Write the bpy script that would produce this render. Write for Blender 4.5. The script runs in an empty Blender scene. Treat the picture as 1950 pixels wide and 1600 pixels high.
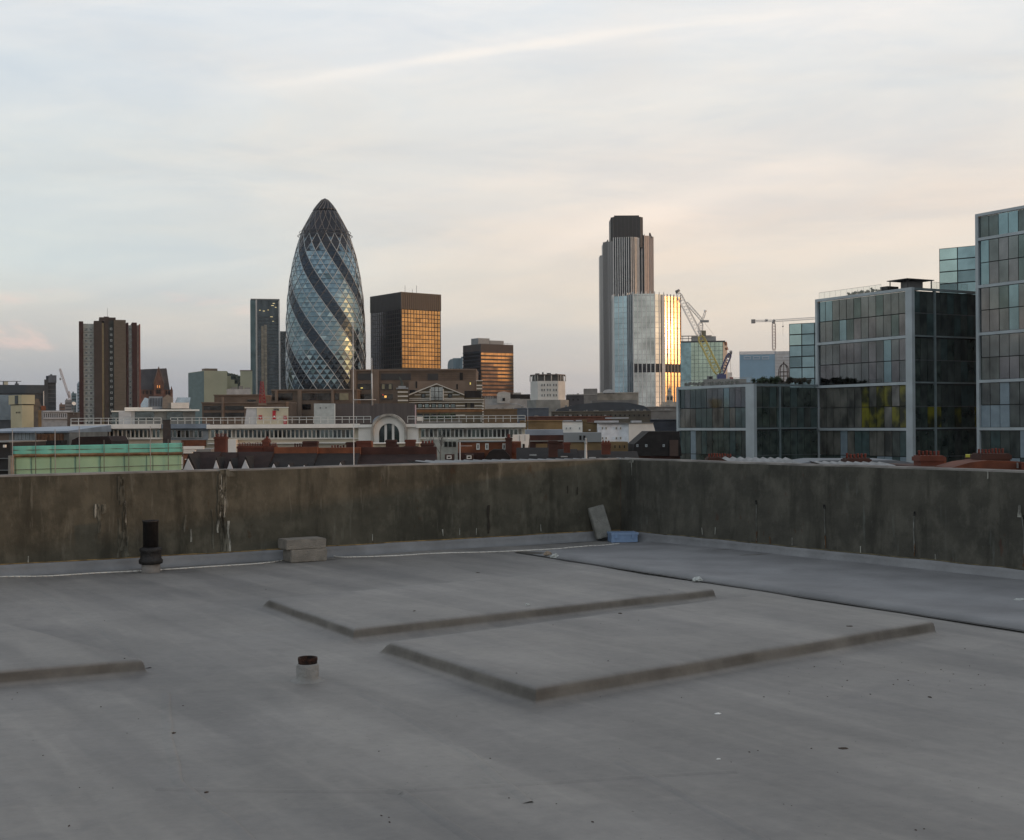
import bpy, bmesh, math, random
from mathutils import Vector, Matrix, noise
R = math.radians
random.seed(7)
S = bpy.context.scene
C = S.collection
# ------------------------------------------------------------------ camera
F, CX, CY = 2411.0, 975.0, 800.0
EYE = Vector((0, 0, 1.7)); G = -18.0
cam = bpy.data.cameras.new('camera'); co = bpy.data.objects.new('camera', cam); C.objects.link(co)
cam.sensor_fit = 'HORIZONTAL'; cam.sensor_width = 36.0; cam.lens = 36.0 * F / 1950.0
cam.clip_start = 0.1; cam.clip_end = 30000
CR = Matrix.Rotation(R(90) + math.atan(8 / F), 3, 'X') @ Matrix.Rotation(-0.0066, 3, 'Z')
co.matrix_world = Matrix.Translation(EYE) @ CR.to_4x4()
S.camera = co
# ------------------------------------------------------------------ sun + sky
SAZ, SEL = R(103), R(4.0)                      # azimuth clockwise from the view direction
sd = Vector((math.sin(SAZ) * math.cos(SEL), math.cos(SAZ) * math.cos(SEL), math.sin(SEL)))
sl = bpy.data.lights.new('sun', 'SUN'); sl.energy = 0.7; sl.angle = R(1.5); sl.color = (1.0, 0.52, 0.22)
so = bpy.data.objects.new('sun', sl); C.objects.link(so)
so.rotation_euler = (-sd).to_track_quat('-Z', 'Y').to_euler()

W = bpy.data.worlds.new('World'); S.world = W; W.use_nodes = True
nt = W.node_tree; nt.nodes.clear()
def nd(t, **k):
    n = nt.nodes.new(t)
    for a, b in k.items(): setattr(n, a, b)
    return n
def lk(a, b): nt.links.new(a, b)
def put(sock, v):
    if hasattr(v, 'is_linked') or isinstance(v, bpy.types.NodeSocket): lk(v, sock)
    else: sock.default_value = v
def M_(op, a, b=0.0, c=0.0, clamp=False):
    n = nd('ShaderNodeMath', operation=op, use_clamp=clamp)
    put(n.inputs[0], a); put(n.inputs[1], b); put(n.inputs[2], c); return n.outputs[0]
def MR(v, a, b, c=0.0, d=1.0):
    n = nd('ShaderNodeMapRange', interpolation_type='SMOOTHSTEP')
    put(n.inputs[0], v); n.inputs[1].default_value = a; n.inputs[2].default_value = b
    n.inputs[3].default_value = c; n.inputs[4].default_value = d; return n.outputs[0]
def MIX(f, a, b, mode='MIX'):
    n = nd('ShaderNodeMix', data_type='RGBA', blend_type=mode)
    put(n.inputs[0], f)
    for i, v in ((6, a), (7, b)):
        if isinstance(v, tuple): n.inputs[i].default_value = (*v, 1)
        else: lk(v, n.inputs[i])
    return n.outputs[2]
def RAMP(v, stops):
    n = nd('ShaderNodeValToRGB'); put(n.inputs[0], v); e = n.color_ramp.elements
    while len(e) > 1: e.remove(e[-1])
    e[0].position = stops[0][0]; e[0].color = (*stops[0][1], 1)
    for p, c in stops[1:]:
        x = e.new(p); x.color = (*c, 1)
    return n.outputs[0]
tc = nd('ShaderNodeTexCoord'); sx = nd('ShaderNodeSeparateXYZ'); lk(tc.outputs['Generated'], sx.inputs[0])
X, Y, Z = sx.outputs
hl = M_('SQRT', M_('ADD', M_('MULTIPLY', X, X), M_('MULTIPLY', Y, Y)))
hx = M_('DIVIDE', X, hl); hy = M_('DIVIDE', Y, hl)
def NOISE(scale, det=4, rough=.55, sz=3.0, sxx=1.0, dist=0.0, off=0.0):
    mp = nd('ShaderNodeMapping'); lk(tc.outputs['Generated'], mp.inputs[0])
    mp.inputs['Scale'].default_value = (sxx, 1.0, sz); mp.inputs['Location'].default_value = (off, off * .7, off * .3)
    n = nd('ShaderNodeTexNoise'); lk(mp.outputs[0], n.inputs[0])
    n.inputs['Scale'].default_value = scale; n.inputs['Detail'].default_value = det
    n.inputs['Roughness'].default_value = rough; n.inputs['Distortion'].default_value = dist
    return n.outputs[0]
left = RAMP(Z, [(0.0, (.24, .28, .34)), (.030, (.32, .37, .43)), (.058, (.42, .455, .50)), (.085, (.54, .545, .555)),
                (.12, (.56, .62, .66)), (.19, (.59, .63, .66)), (.33, (.68, .715, .76)), (.6, (.46, .50, .57)), (1, (.40, .44, .51))])
right = RAMP(Z, [(0.0, (.47, .45, .45)), (.05, (.60, .565, .54)), (.10, (.69, .64, .595)), (.16, (.74, .665, .62)),
                 (.24, (.71, .70, .69)), (.33, (.73, .755, .79)), (.6, (.48, .52, .58)), (1, (.40, .44, .51))])
base = MIX(MR(hx, -.40, .20), left, right)
# broad soft cloud banks, warm against blue grey
n1 = NOISE(3.2, 5, .55, 4.0, 1.0, .4)
base = MIX(M_('MULTIPLY', MR(n1, .42, .72), .55), base, MIX(1.0, base, (1.07, .99, .92), 'MULTIPLY'))
n2 = NOISE(2.2, 6, .6, 5.0, 1.0, .8, 3.1)
base = MIX(M_('MULTIPLY', MR(n2, .40, .66), .75), base, MIX(1.0, base, (.86, .90, .955), 'MULTIPLY'))
# streaky cirrus, slanted: rotate the elevation with azimuth
tx = M_('DIVIDE', X, M_('MAXIMUM', M_('ABSOLUTE', Y), .05)); tz = M_('DIVIDE', Z, M_('MAXIMUM', M_('ABSOLUTE', Y), .05))
sl1 = M_('SUBTRACT', tz, M_('MULTIPLY', tx, .16))
cv = nd('ShaderNodeCombineXYZ'); lk(M_('MULTIPLY', tx, 1.6), cv.inputs[0]); lk(M_('MULTIPLY', sl1, 13.0), cv.inputs[1]); lk(Y, cv.inputs[2])
st = nd('ShaderNodeTexNoise'); lk(cv.outputs[0], st.inputs[0]); st.inputs['Scale'].default_value = 1.7
st.inputs['Detail'].default_value = 7; st.inputs['Roughness'].default_value = .55; st.inputs['Distortion'].default_value = .35
base = MIX(M_('MULTIPLY', MR(st.outputs[0], .44, .68), .62), base, MIX(1.0, base, (1.12, 1.07, 1.03), 'MULTIPLY'))
# vapour trails: thin bands near great circles, frayed by the streak noise
warp = M_('MULTIPLY', M_('SUBTRACT', st.outputs[0], .5), .012)
def trail(x0, z0, x1, z1, sag, wdt, x_in, x_out, amt, col):
    global base
    k = (z1 - z0) / (x1 - x0)
    line = M_('ADD', M_('MULTIPLY', M_('SUBTRACT', tx, x0), k), z0)
    u = M_('DIVIDE', M_('SUBTRACT', tx, x0), x1 - x0)
    bow = M_('MULTIPLY', M_('MULTIPLY', u, M_('SUBTRACT', 1.0, u)), 4 * sag)
    dd = M_('ABSOLUTE', M_('ADD', M_('SUBTRACT', M_('SUBTRACT', tz, line), bow), warp))
    m = MR(dd, 0, wdt, 1, 0)
    ends = M_('MULTIPLY', MR(tx, x_in, x_in + .12), MR(tx, x_out - .14, x_out, 1, 0))
    f = M_('MULTIPLY', M_('MULTIPLY', m, ends), M_('MULTIPLY', M_('MULTIPLY', MR(st.outputs[0], .2, .62), MR(Y, 0, .1)), amt))
    base = MIX(f, base, col)
trail(-.139, .276, .22, .322, .003, .021, -.30, .36, .36, (.90, .84, .80))
trail(-.139, .277, .22, .323, .003, .0065, -.22, .28, .50, (.95, .87, .80))
trail(-.02, .247, .36, .295, -.002, .022, -.14, .46, .26, (.88, .82, .77))
trail(.03, .140, .24, .205, .004, .020, -.04, .34, .35, (.92, .80, .72))
# low pink cumulus to the left, grey bank beneath
n4 = NOISE(9.0, 5, .6, 3.2, 1.0, .3, 1.7)
lowb = M_('MULTIPLY', MR(Z, .045, .066), MR(Z, .082, .112, 1, 0))
base = MIX(M_('MULTIPLY', M_('MULTIPLY', M_('MULTIPLY', MR(n4, .50, .66), lowb), MR(hx, -.12, -.30)), .7), base, (.80, .60, .57))
n5 = NOISE(6.0, 5, .6, 4.5, 1.0, .3, 5.2)
base = MIX(M_('MULTIPLY', M_('MULTIPLY', MR(n5, .40, .6), MR(Z, .02, .085, 1, 0)), MR(hx, .05, -.3, .10, .5)), base, (.33, .37, .44))
# the part of the sky behind the viewer: paler blue grey; the afterglow round the low sun
base = MIX(MR(Y, .1, -.6, 0, .75), base, RAMP(Z, [(0.0, (.50, .53, .57)), (.12, (.60, .64, .68)), (.4, (.56, .61, .67)), (1, (.42, .46, .52))]))
nA = NOISE(7.0, 7, .62, 5.0, 1.0, .6, 11.3)
base = MIX(M_('MULTIPLY', MR(nA, .52, .32), .6), base, MIX(1.0, base, (.945, .96, .985), 'MULTIPLY'))
base = MIX(M_('MULTIPLY', MR(nA, .45, .68), .8), base, MIX(1.0, base, (1.06, 1.035, 1.01), 'MULTIPLY'))
base = MIX(1.0, base, (1.01, 1.003, .992), 'MULTIPLY')
dt = M_('MAXIMUM', M_('ADD', M_('MULTIPLY', hx, math.sin(SAZ)), M_('MULTIPLY', hy, math.cos(SAZ))), 0.0)
lowg = MR(Z, .02, .42, 1, 0)
g1 = M_('MULTIPLY', M_('POWER', dt, 4.0), lowg)
g2 = M_('MULTIPLY', M_('POWER', dt, 26.0), MR(Z, .0, .26, 1, 0))
gb = MR(NOISE(4.0, 5, .6, 7.0, 1.0, .5, 8.8), .36, .6, .45, 1.0)
glow = MIX(1.0, MIX(g1, (0, 0, 0), (.42, .22, .09)), MIX(M_('MULTIPLY', g2, gb), (0, 0, 0), (1.75, .88, .32)), 'ADD')
base = MIX(1.0, base, glow, 'ADD')
sky = nd('ShaderNodeTexSky', sky_type='NISHITA'); sky.sun_disc = False
sky.sun_elevation = SEL; sky.sun_rotation = SAZ; sky.air_density = 1.2; sky.dust_density = 2.0
bg1 = nd('ShaderNodeBackground'); lk(sky.outputs[0], bg1.inputs[0]); bg1.inputs[1].default_value = 0.05
bg2 = nd('ShaderNodeBackground'); lk(base, bg2.inputs[0]); bg2.inputs[1].default_value = 1.05
ad = nd('ShaderNodeAddShader'); lk(bg1.outputs[0], ad.inputs[0]); lk(bg2.outputs[0], ad.inputs[1])
wo = nd('ShaderNodeOutputWorld'); lk(ad.outputs[0], wo.inputs[0])
S.view_settings.view_transform = 'Standard'; S.view_settings.look = 'None'
S.view_settings.exposure = 0.0; S.view_settings.gamma = 1.0; S.view_settings.use_curve_mapping = False
S.cycles.max_bounces = 8; S.cycles.volume_bounces = 0

# ------------------------------------------------------------------ helpers
def ray(px, py): return CR @ Vector(((px - CX) / F, (CY - py) / F, -1))
def at(px, py, d):
    r = ray(px, py); return EYE + r * (d / r.y)
def gp(px, py, z=0.0):
    r = ray(px, py); return EYE + r * ((z - EYE.z) / r.z)
def zat(px, py, d): return at(px, py, d).z

MATS = {}
def mat(name, col, rough=.8, metal=0.0, var=.12, scale=1.0, stretch=(1, 1, 1), bump=0.0, bscale=None, col2=None, spec=.4, lo=.35, hi=.68, det=4, emit=None, alpha=1.0):
    if name in MATS: return MATS[name]
    m = bpy.data.materials.new(name); m.use_nodes = True; t = m.node_tree; b = t.nodes['Principled BSDF']
    b.inputs['Roughness'].default_value = rough; b.inputs['Metallic'].default_value = metal
    b.inputs['Specular IOR Level'].default_value = spec
    if emit:
        b.inputs['Emission Color'].default_value = (*emit[0], 1); b.inputs['Emission Strength'].default_value = emit[1]
    tcn = t.nodes.new('ShaderNodeTexCoord'); mp = t.nodes.new('ShaderNodeMapping'); mp.inputs['Scale'].default_value = stretch
    oi = t.nodes.new('ShaderNodeObjectInfo'); va = t.nodes.new('ShaderNodeVectorMath'); va.operation = 'ADD'
    t.links.new(tcn.outputs['Object'], va.inputs[0]); t.links.new(oi.outputs['Location'], va.inputs[1]); t.links.new(va.outputs[0], mp.inputs[0])
    n = t.nodes.new('ShaderNodeTexNoise'); n.inputs['Scale'].default_value = scale; n.inputs['Detail'].default_value = det
    t.links.new(mp.outputs[0], n.inputs[0])
    mr = t.nodes.new('ShaderNodeMapRange'); mr.inputs[1].default_value = lo; mr.inputs[2].default_value = hi
    t.links.new(n.outputs[0], mr.inputs[0])
    mx = t.nodes.new('ShaderNodeMix'); mx.data_type = 'RGBA'; t.links.new(mr.outputs[0], mx.inputs[0])
    c1 = tuple(c * (1 - var) for c in col); c2 = col2 if col2 else tuple(min(1, c * (1 + var)) for c in col)
    mx.inputs[6].default_value = (*c1, 1); mx.inputs[7].default_value = (*c2, 1)
    t.links.new(mx.outputs[2], b.inputs['Base Color'])
    if bump:
        n2 = t.nodes.new('ShaderNodeTexNoise'); n2.inputs['Scale'].default_value = bscale or scale * 4; n2.inputs['Detail'].default_value = 3
        t.links.new(mp.outputs[0], n2.inputs[0]); bp = t.nodes.new('ShaderNodeBump'); bp.inputs['Strength'].default_value = bump
        bp.inputs['Distance'].default_value = .05
        t.links.new(n2.outputs[0], bp.inputs['Height']); t.links.new(bp.outputs[0], b.inputs['Normal'])
    if alpha < 1: b.inputs['Alpha'].default_value = alpha
    MATS[name] = m; return m
def glass(name, col, rough=.07, var=.25, scale=.35, bump=.02, stretch=(1, 1, 1)):
    return mat(name, col, rough, 1.0, var, scale, stretch, bump, .6)

class MB:
    def __init__(s): s.v = []; s.f = []; s.m = []; s.sm = []
    def face(s, pts, m=0, smooth=False):
        i = len(s.v); s.v += [tuple(p) for p in pts]; s.f.append(tuple(range(i, i + len(pts)))); s.m.append(m); s.sm.append(smooth)
    def box(s, x0, x1, y0, y1, z0, z1, m=0):
        if x1 < x0: x0, x1 = x1, x0
        if y1 < y0: y0, y1 = y1, y0
        if z1 < z0: z0, z1 = z1, z0
        i = len(s.v)
        s.v += [(x0, y0, z0), (x1, y0, z0), (x1, y1, z0), (x0, y1, z0), (x0, y0, z1), (x1, y0, z1), (x1, y1, z1), (x0, y1, z1)]
        for q in ((0, 3, 2, 1), (4, 5, 6, 7), (0, 1, 5, 4), (1, 2, 6, 5), (2, 3, 7, 6), (3, 0, 4, 7)):
            s.f.append(tuple(i + k for k in q)); s.m.append(m); s.sm.append(False)
        return s
    def prism(s, pts, z0, z1, m=0, mtop=None):          # pts counter clockwise seen from above; z1 may be a list
        n = len(pts); i = len(s.v); zt = z1 if isinstance(z1, (list, tuple)) else [z1] * n
        s.v += [(p[0], p[1], z0) for p in pts] + [(p[0], p[1], zt[k]) for k, p in enumerate(pts)]
        s.f.append(tuple(i + k for k in reversed(range(n)))); s.m.append(m); s.sm.append(False)
        s.f.append(tuple(i + n + k for k in range(n))); s.m.append(m if mtop is None else mtop); s.sm.append(False)
        for k in range(n):
            j = (k + 1) % n; s.f.append((i + k, i + j, i + n + j, i + n + k)); s.m.append(m); s.sm.append(False)
        return s
    def prof(s, pts, y0, y1, m=0):                      # outline in x,z pushed from y0 to y1 (pts clockwise seen from -y => any)
        n = len(pts); i = len(s.v)
        s.v += [(p[0], y0, p[1]) for p in pts] + [(p[0], y1, p[1]) for p in pts]
        s.f.append(tuple(i + k for k in range(n))); s.m.append(m); s.sm.append(False)
        s.f.append(tuple(i + n + k for k in reversed(range(n)))); s.m.append(m); s.sm.append(False)
        for k in range(n):
            j = (k + 1) % n; s.f.append((i + k, i + n + k, i + n + j, i + j)); s.m.append(m); s.sm.append(False)
        return s
    def beam(s, p, q, r, m=0, n=4, r2=None):
        p = Vector(p); q = Vector(q); d = (q - p)
        if d.length < 1e-6: return s
        d.normalize(); a = d.orthogonal().normalized(); b = d.cross(a); r2 = r if r2 is None else r2
        i = len(s.v)
        for c, rr in ((p, r), (q, r2)):
            for k in range(n):
                t = 2 * math.pi * (k + .5) / n; s.v.append(tuple(c + (a * math.cos(t) + b * math.sin(t)) * rr))
        s.f.append(tuple(i + k for k in reversed(range(n)))); s.m.append(m); s.sm.append(False)
        s.f.append(tuple(i + n + k for k in range(n))); s.m.append(m); s.sm.append(False)
        for k in range(n):
            j = (k + 1) % n; s.f.append((i + k, i + j, i + n + j, i + n + k)); s.m.append(m); s.sm.append(n > 5)
        return s
    def lathe(s, prof, m=0, n=24, cx=0, cy=0, smooth=True, wob=0):
        i = len(s.v)
        for (r, z) in prof:
            for k in range(n):
                t = 2 * math.pi * k / n; rr = r * (1 + wob * math.sin(3 * t + z * 9)); s.v.append((cx + rr * math.cos(t), cy + rr * math.sin(t), z))
        for a in range(len(prof) - 1):
            for k in range(n):
                j = (k + 1) % n; s.f.append((i + a * n + k, i + a * n + j, i + (a + 1) * n + j, i + (a + 1) * n + k)); s.m.append(m); s.sm.append(smooth)
        s.f.append(tuple(i + k for k in reversed(range(n)))); s.m.append(m); s.sm.append(False)
        q = i + (len(prof) - 1) * n; s.f.append(tuple(q + k for k in range(n))); s.m.append(m); s.sm.append(False)
        return s
    def mesh(s, name, mats):
        me = bpy.data.meshes.new(name); me.from_pydata(s.v, [], s.f)
        for m in (mats if isinstance(mats, (list, tuple)) else [mats]): me.materials.append(m)
        me.polygons.foreach_set('material_index', s.m); me.polygons.foreach_set('use_smooth', s.sm); me.update(); return me
    def build(s, name, mats, parent=None, label=None, cat=None, group=None, kind=None, loc=None):
        me = s.mesh(name, mats); me.validate()
        bm = bmesh.new(); bm.from_mesh(me); bmesh.ops.recalc_face_normals(bm, faces=bm.faces); bm.to_mesh(me); bm.free()
        o = bpy.data.objects.new(name, me); C.objects.link(o)
        if parent: o.parent = parent
        if loc: o.location = loc
        tag(o, label, cat, group, kind); return o
def tag(o, label=None, cat=None, group=None, kind=None):
    if kind is None and cat: kind = 'thing'
    for k, v in (('label', label), ('category', cat), ('group', group), ('kind', kind)):
        if v: o[k] = v
def thing(name, loc, label, cat, group=None, rz=0.0, kind=None):
    o = bpy.data.objects.new(name, None); C.objects.link(o); o.empty_display_size = .2
    o.location = loc; o.rotation_euler = (0, 0, rz); tag(o, label, cat, group, kind); return o

class FR:
    """a thing that faces the viewer: measured in photo pixels at one real distance d, built in metres"""
    def __init__(s, name, px0, d, label, cat, group=None, z0=G, py=800, rot=None):
        s.d = d; s.px0 = px0; s.z0 = z0; s.o = at(px0, py, d); s.o.z = z0; s.py = py
        s.rot = math.atan2(-s.o.x, d) if rot is None else R(rot)      # None: turned square to the line of sight
        s.t = thing(name, s.o, label, cat, group, s.rot)
    def x(s, px, py=None):
        r = ray(px, py or s.py); t = r.x / r.y; return (t * s.o.y - s.o.x) / (math.cos(s.rot) - t * math.sin(s.rot))
    def z(s, py, px=None):
        px = s.px0 if px is None else px; return zat(px, py, s.d + s.x(px) * math.sin(s.rot)) - s.z0
    def box(s, mb, px0, px1, py0, py1, y0, y1, m=0):
        pm = (px0 + px1) / 2
        mb.box(s.x(px0), s.x(px1), y0, y1, 0 if py1 is None else s.z(py1, pm), s.z(py0, pm), m)
    def part(s, name, mats, boxes, label=None):
        mb = MB()
        for b in boxes: s.box(mb, *b)
        return mb.build(name, mats, s.t, label)
    def poly(s, name, mats, pts, y0, y1, label=None, m=0):
        mb = MB(); mb.prof([(s.x(a), s.z(b, a)) for a, b in pts], y0, y1, m); return mb.build(name, mats, s.t, label)
    def windows(s, pxs, pys, w, h, y, mats, frame=.08, name='window', dep=.12, pane=True):
        """one object per window, sharing one mesh; w,h in pixels"""
        ww = w / F * s.d; hh = h / F * s.d; mb = MB()
        if frame:
            f = frame
            mb.box(-ww / 2, -ww / 2 + f, -dep, .02, 0, hh, 0); mb.box(ww / 2 - f, ww / 2, -dep, .02, 0, hh, 0)
            mb.box(-ww / 2 + f, ww / 2 - f, -dep, .02, 0, f, 0); mb.box(-ww / 2 + f, ww / 2 - f, -dep, .02, hh - f, hh, 0)
            mb.box(-ww / 2 + f, ww / 2 - f, -dep * .35, .01, f, hh - f, 1)
        else: mb.box(-ww / 2, ww / 2, -dep * .5, .01, 0, hh, 1)
        me = mb.mesh(name, mats)
        for px in pxs:
            for py in pys:
                o = bpy.data.objects.new(name, me); C.objects.link(o); o.parent = s.t
                o.location = (s.x(px), y, s.z(py + h, px))

class TB:
    """a block whose nearest upright corner stands at pxC; two faces recede to pxL and pxR"""
    def __init__(s, name, pxL, pxC, pxR, d, th, top, label, cat, group=None, pym=None):
        pym = (top + 800) / 2 if pym is None else pym; s.d = d; s.pxC = pxC
        c = at(pxC, pym, d); c.z = G; s.th = R(th)
        u = Vector((math.cos(s.th), math.sin(s.th))); v = Vector((-math.sin(s.th), math.cos(s.th)))
        def ln(px, w):
            r = ray(px, pym); t = r.x / r.y; return (t * c.y - c.x) / (w.x - t * w.y)
        s.a = ln(pxR, u); s.b = ln(pxL, v); s.t = thing(name, c, label, cat, group, s.th); s.H = zat(pxC, top, d) - G
    def z(s, py): return zat(s.pxC, py, s.d) - G
    def part(s, name, mats, boxes, label=None, parent=None):
        mb = MB()
        for b in boxes: mb.box(*b)
        return mb.build(name, mats, parent or s.t, label)
    def panes(s, side, us, zs, w, h, mats, name='window', pick=None, proud=.05, parent=None, frame=0.0):
        """a window object per cell. side 'r' (y=0 face, along x) or 'l' (x=0 face, along y); us,zs: lower corners"""
        cache = {}
        for i, u in enumerate(us):
            for j, z in enumerate(zs):
                k = pick(i, j) if pick else 0
                if k is None: continue
                if k not in cache:
                    mb = MB()
                    if side == 'r': mb.box(0, w, -proud, .01, 0, h)
                    else: mb.box(-proud, .01, 0, w, 0, h)
                    cache[k] = mb.mesh(name, [mats[k]])
                o = bpy.data.objects.new(name, cache[k]); C.objects.link(o); o.parent = parent or s.t
                o.location = (u, 0, z) if side == 'r' else (0, u, z)
# ================================================================== OUR ROOF
def deck_mat():
    m = bpy.data.materials.new('roof_membrane'); m.use_nodes = True; t = m.node_tree; b = t.nodes['Principled BSDF']
    b.inputs['Roughness'].default_value = .62; b.inputs['Specular IOR Level'].default_value = .35
    L = t.links.new
    def N(ty, **k):
        n = t.nodes.new(ty)
        for a, v in k.items(): setattr(n, a, v)
        return n
    tc = N('ShaderNodeTexCoord')
    def nz(scale, st, det=5, rot=0.0, rough=.55, dist=0.0):
        mp = N('ShaderNodeMapping'); mp.inputs['Scale'].default_value = st; mp.inputs['Rotation'].default_value = (0, 0, rot)
        mp.vector_type = 'TEXTURE' if False else 'POINT'
        m0 = N('ShaderNodeMapping'); m0.inputs['Rotation'].default_value = (0, 0, rot); mp.inputs['Rotation'].default_value = (0, 0, 0)
        L(tc.outputs['Object'], m0.inputs[0]); L(m0.outputs[0], mp.inputs[0]); n = N('ShaderNodeTexNoise'); L(mp.outputs[0], n.inputs[0])
        n.inputs['Scale'].default_value = scale; n.inputs['Detail'].default_value = det; n.inputs['Roughness'].default_value = rough
        n.inputs['Distortion'].default_value = dist
        return n.outputs[0]
    def rng(v, a, b_, c=0, d=1):
        n = N('ShaderNodeMapRange'); n.interpolation_type = 'SMOOTHSTEP'; L(v, n.inputs[0])
        for i, q in enumerate((a, b_, c, d)): n.inputs[i + 1].default_value = q
        return n.outputs[0]
    def mix(f, a, c, mode='MIX'):
        n = N('ShaderNodeMix', data_type='RGBA', blend_type=mode)
        if isinstance(f, float): n.inputs[0].default_value = f
        else: L(f, n.inputs[0])
        for i, q in ((6, a), (7, c)):
            if isinstance(q, tuple): n.inputs[i].default_value = (*q, 1)
            else: L(q, n.inputs[i])
        return n.outputs[2]
    c = mix(rng(nz(.55, (1, 1, 1), 6), .35, .68), (.192, .183, .169), (.242, .230, .213))
    c = mix(rng(nz(.9, (2.4, .32, 1), 5, R(-35), .5, .5), .42, .64), c, mix(1.0, c, (.83, .835, .845), 'MULTIPLY'))       # brushed bands
    c = mix(rng(nz(.42, (1, 1, 1), 3, 0, .4, 1.2), .52, .56), c, mix(1.0, c, (.93, .935, .945), 'MULTIPLY'))              # patches with an edge
    c = mix(rng(nz(3.2, (3.0, .30, 1), 6, R(-30), .6, .3), .50, .72), c, mix(1.0, c, (1.10, 1.095, 1.08), 'MULTIPLY'))
    # roller-wide coats, each a little different
    wv = N('ShaderNodeTexWave', wave_type='BANDS', bands_direction='X', wave_profile='SIN'); mpw = N('ShaderNodeMapping')
    mpw.inputs['Rotation'].default_value = (0, 0, R(-35)); L(tc.outputs['Object'], mpw.inputs[0]); L(mpw.outputs[0], wv.inputs[0])
    wv.inputs['Scale'].default_value = .38; wv.inputs['Distortion'].default_value = 1.6; wv.inputs['Detail'].default_value = 3; wv.inputs['Detail Scale'].default_value = .8
    c = mix(rng(wv.outputs[1], .42, .58), c, mix(1.0, c, (.925, .925, .93), 'MULTIPLY'))
    c = mix(rng(nz(2.2, (1.6, .6, 1), 6, R(-35), .65), .63, .78), c, (.165, .16, .15))                                    # smears
    c = mix(rng(nz(38, (1, 1, 1), 2), .70, .78), c, (.10, .095, .09))                                                      # specks
    c = mix(rng(nz(6, (1, 1, 1), 7, 0, .7), .46, .62), c, mix(1.0, c, (.93, .93, .935), 'MULTIPLY'))
    c = mix(rng(nz(14, (1, 1, 1), 5), .3, .75), c, mix(1.0, c, (1.09, 1.085, 1.07), 'MULTIPLY'))
    at_ = N('ShaderNodeAttribute'); at_.attribute_name = 'grime_shade'
    c = mix(at_.outputs['Fac'], c, mix(rng(nz(3.5, (1, 1, 1), 5), .35, .7), (.075, .068, .058), (.135, .124, .107)))  # slab lips: grime tone that also paints in their shade
    L(c, b.inputs['Base Color'])
    h = N('ShaderNodeMath', operation='ADD'); L(nz(1.3, (1, 1, 1), 4), h.inputs[0]); g = N('ShaderNodeMath', operation='MULTIPLY')
    L(nz(22, (1, 1, 1), 4), g.inputs[0]); g.inputs[1].default_value = .12; L(g.outputs[0], h.inputs[1])
    bp = N('ShaderNodeBump'); bp.inputs['Strength'].default_value = .55; bp.inputs['Distance'].default_value = .04
    L(h.outputs[0], bp.inputs['Height']); L(bp.outputs[0], b.inputs['Normal'])
    return m
DECK = deck_mat()
def wall_mat(name, a, c_, streak, rust):
    m = bpy.data.materials.new(name); m.use_nodes = True; t = m.node_tree; b = t.nodes['Principled BSDF']; b.inputs['Roughness'].default_value = .9
    b.inputs['Specular IOR Level'].default_value = .2
    L = t.links.new; tc = t.nodes.new('ShaderNodeTexCoord')
    def nz(scale, st, det=5, off=0, dist=0):
        mp = t.nodes.new('ShaderNodeMapping'); mp.inputs['Scale'].default_value = st; mp.inputs['Location'].default_value = (off, off, 0); L(tc.outputs['Object'], mp.inputs[0])
        n = t.nodes.new('ShaderNodeTexNoise'); L(mp.outputs[0], n.inputs[0]); n.inputs['Scale'].default_value = scale; n.inputs['Detail'].default_value = det; n.inputs['Roughness'].default_value = .62
        n.inputs['Distortion'].default_value = dist; return n.outputs[0]
    def rng(v, p, q, r0=0., r1=1.):
        n = t.nodes.new('ShaderNodeMapRange'); n.interpolation_type = 'SMOOTHSTEP'; L(v, n.inputs[0]); n.inputs[1].default_value = p; n.inputs[2].default_value = q
        n.inputs[3].default_value = r0; n.inputs[4].default_value = r1; return n.outputs[0]
    def mul(p, q):
        n = t.nodes.new('ShaderNodeMath'); n.operation = 'MULTIPLY'
        for i, v in enumerate((p, q)):
            if isinstance(v, float): n.inputs[i].default_value = v
            else: L(v, n.inputs[i])
        return n.outputs[0]
    def mix(f, p, q):
        n = t.nodes.new('ShaderNodeMix'); n.data_type = 'RGBA'; L(f, n.inputs[0])
        for i, v in ((6, p), (7, q)):
            if isinstance(v, tuple): n.inputs[i].default_value = (*v, 1)
            else: L(v, n.inputs[i])
        return n.outputs[2]
    c = mix(rng(nz(1.1, (1, 1, 1.6)), .32, .68), a, c_)
    c = mix(mul(rng(nz(4.2, (1, 1, .7), 6, 3), .46, .66), .6), c, tuple(v * 1.38 for v in c_))
    c = mix(mul(rng(nz(1.6, (2.5, 2.5, .35)), .48, .68), .6), c, tuple(v * .55 for v in a))          # dark run-off
    c = mix(mul(rng(nz(5.0, (2.2, 2.2, .30), 5, 4), .57, .72), mul(rng(nz(.8, (1, 1, 1), 2, 9), .4, .6), .55)), c, streak)   # pale run-off
    c = mix(mul(rng(nz(26, (1, 1, .5), 4, 2), .62, .76), .28), c, streak)
    c = mix(mul(rng(nz(7, (1, 1, .5), 4, 7), .64, .72), .5), c, rust)
    # board-marked bays
    sx = t.nodes.new('ShaderNodeSeparateXYZ'); L(tc.outputs['Object'], sx.inputs[0])
    L(c, b.inputs['Base Color']); bp = t.nodes.new('ShaderNodeBump'); bp.inputs['Strength'].default_value = .6; bp.inputs['Distance'].default_value = .02
    L(nz(14, (1, 1, .7), 6), bp.inputs['Height']); L(bp.outputs[0], b.inputs['Normal']); return m
WALL_L = wall_mat('stained_concrete_brown', (.054, .052, .040), (.095, .089, .068), (.17, .165, .135), (.06, .035, .02))
WALL_R = wall_mat('stained_concrete_grey', (.052, .051, .043), (.087, .084, .069), (.13, .145, .13), (.07, .03, .02))
LICHEN = mat('lime_run', (.24, .24, .21), .95, 0, .5, 18, (1, 1, .5), .3, 40, lo=.4, hi=.62)
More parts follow.
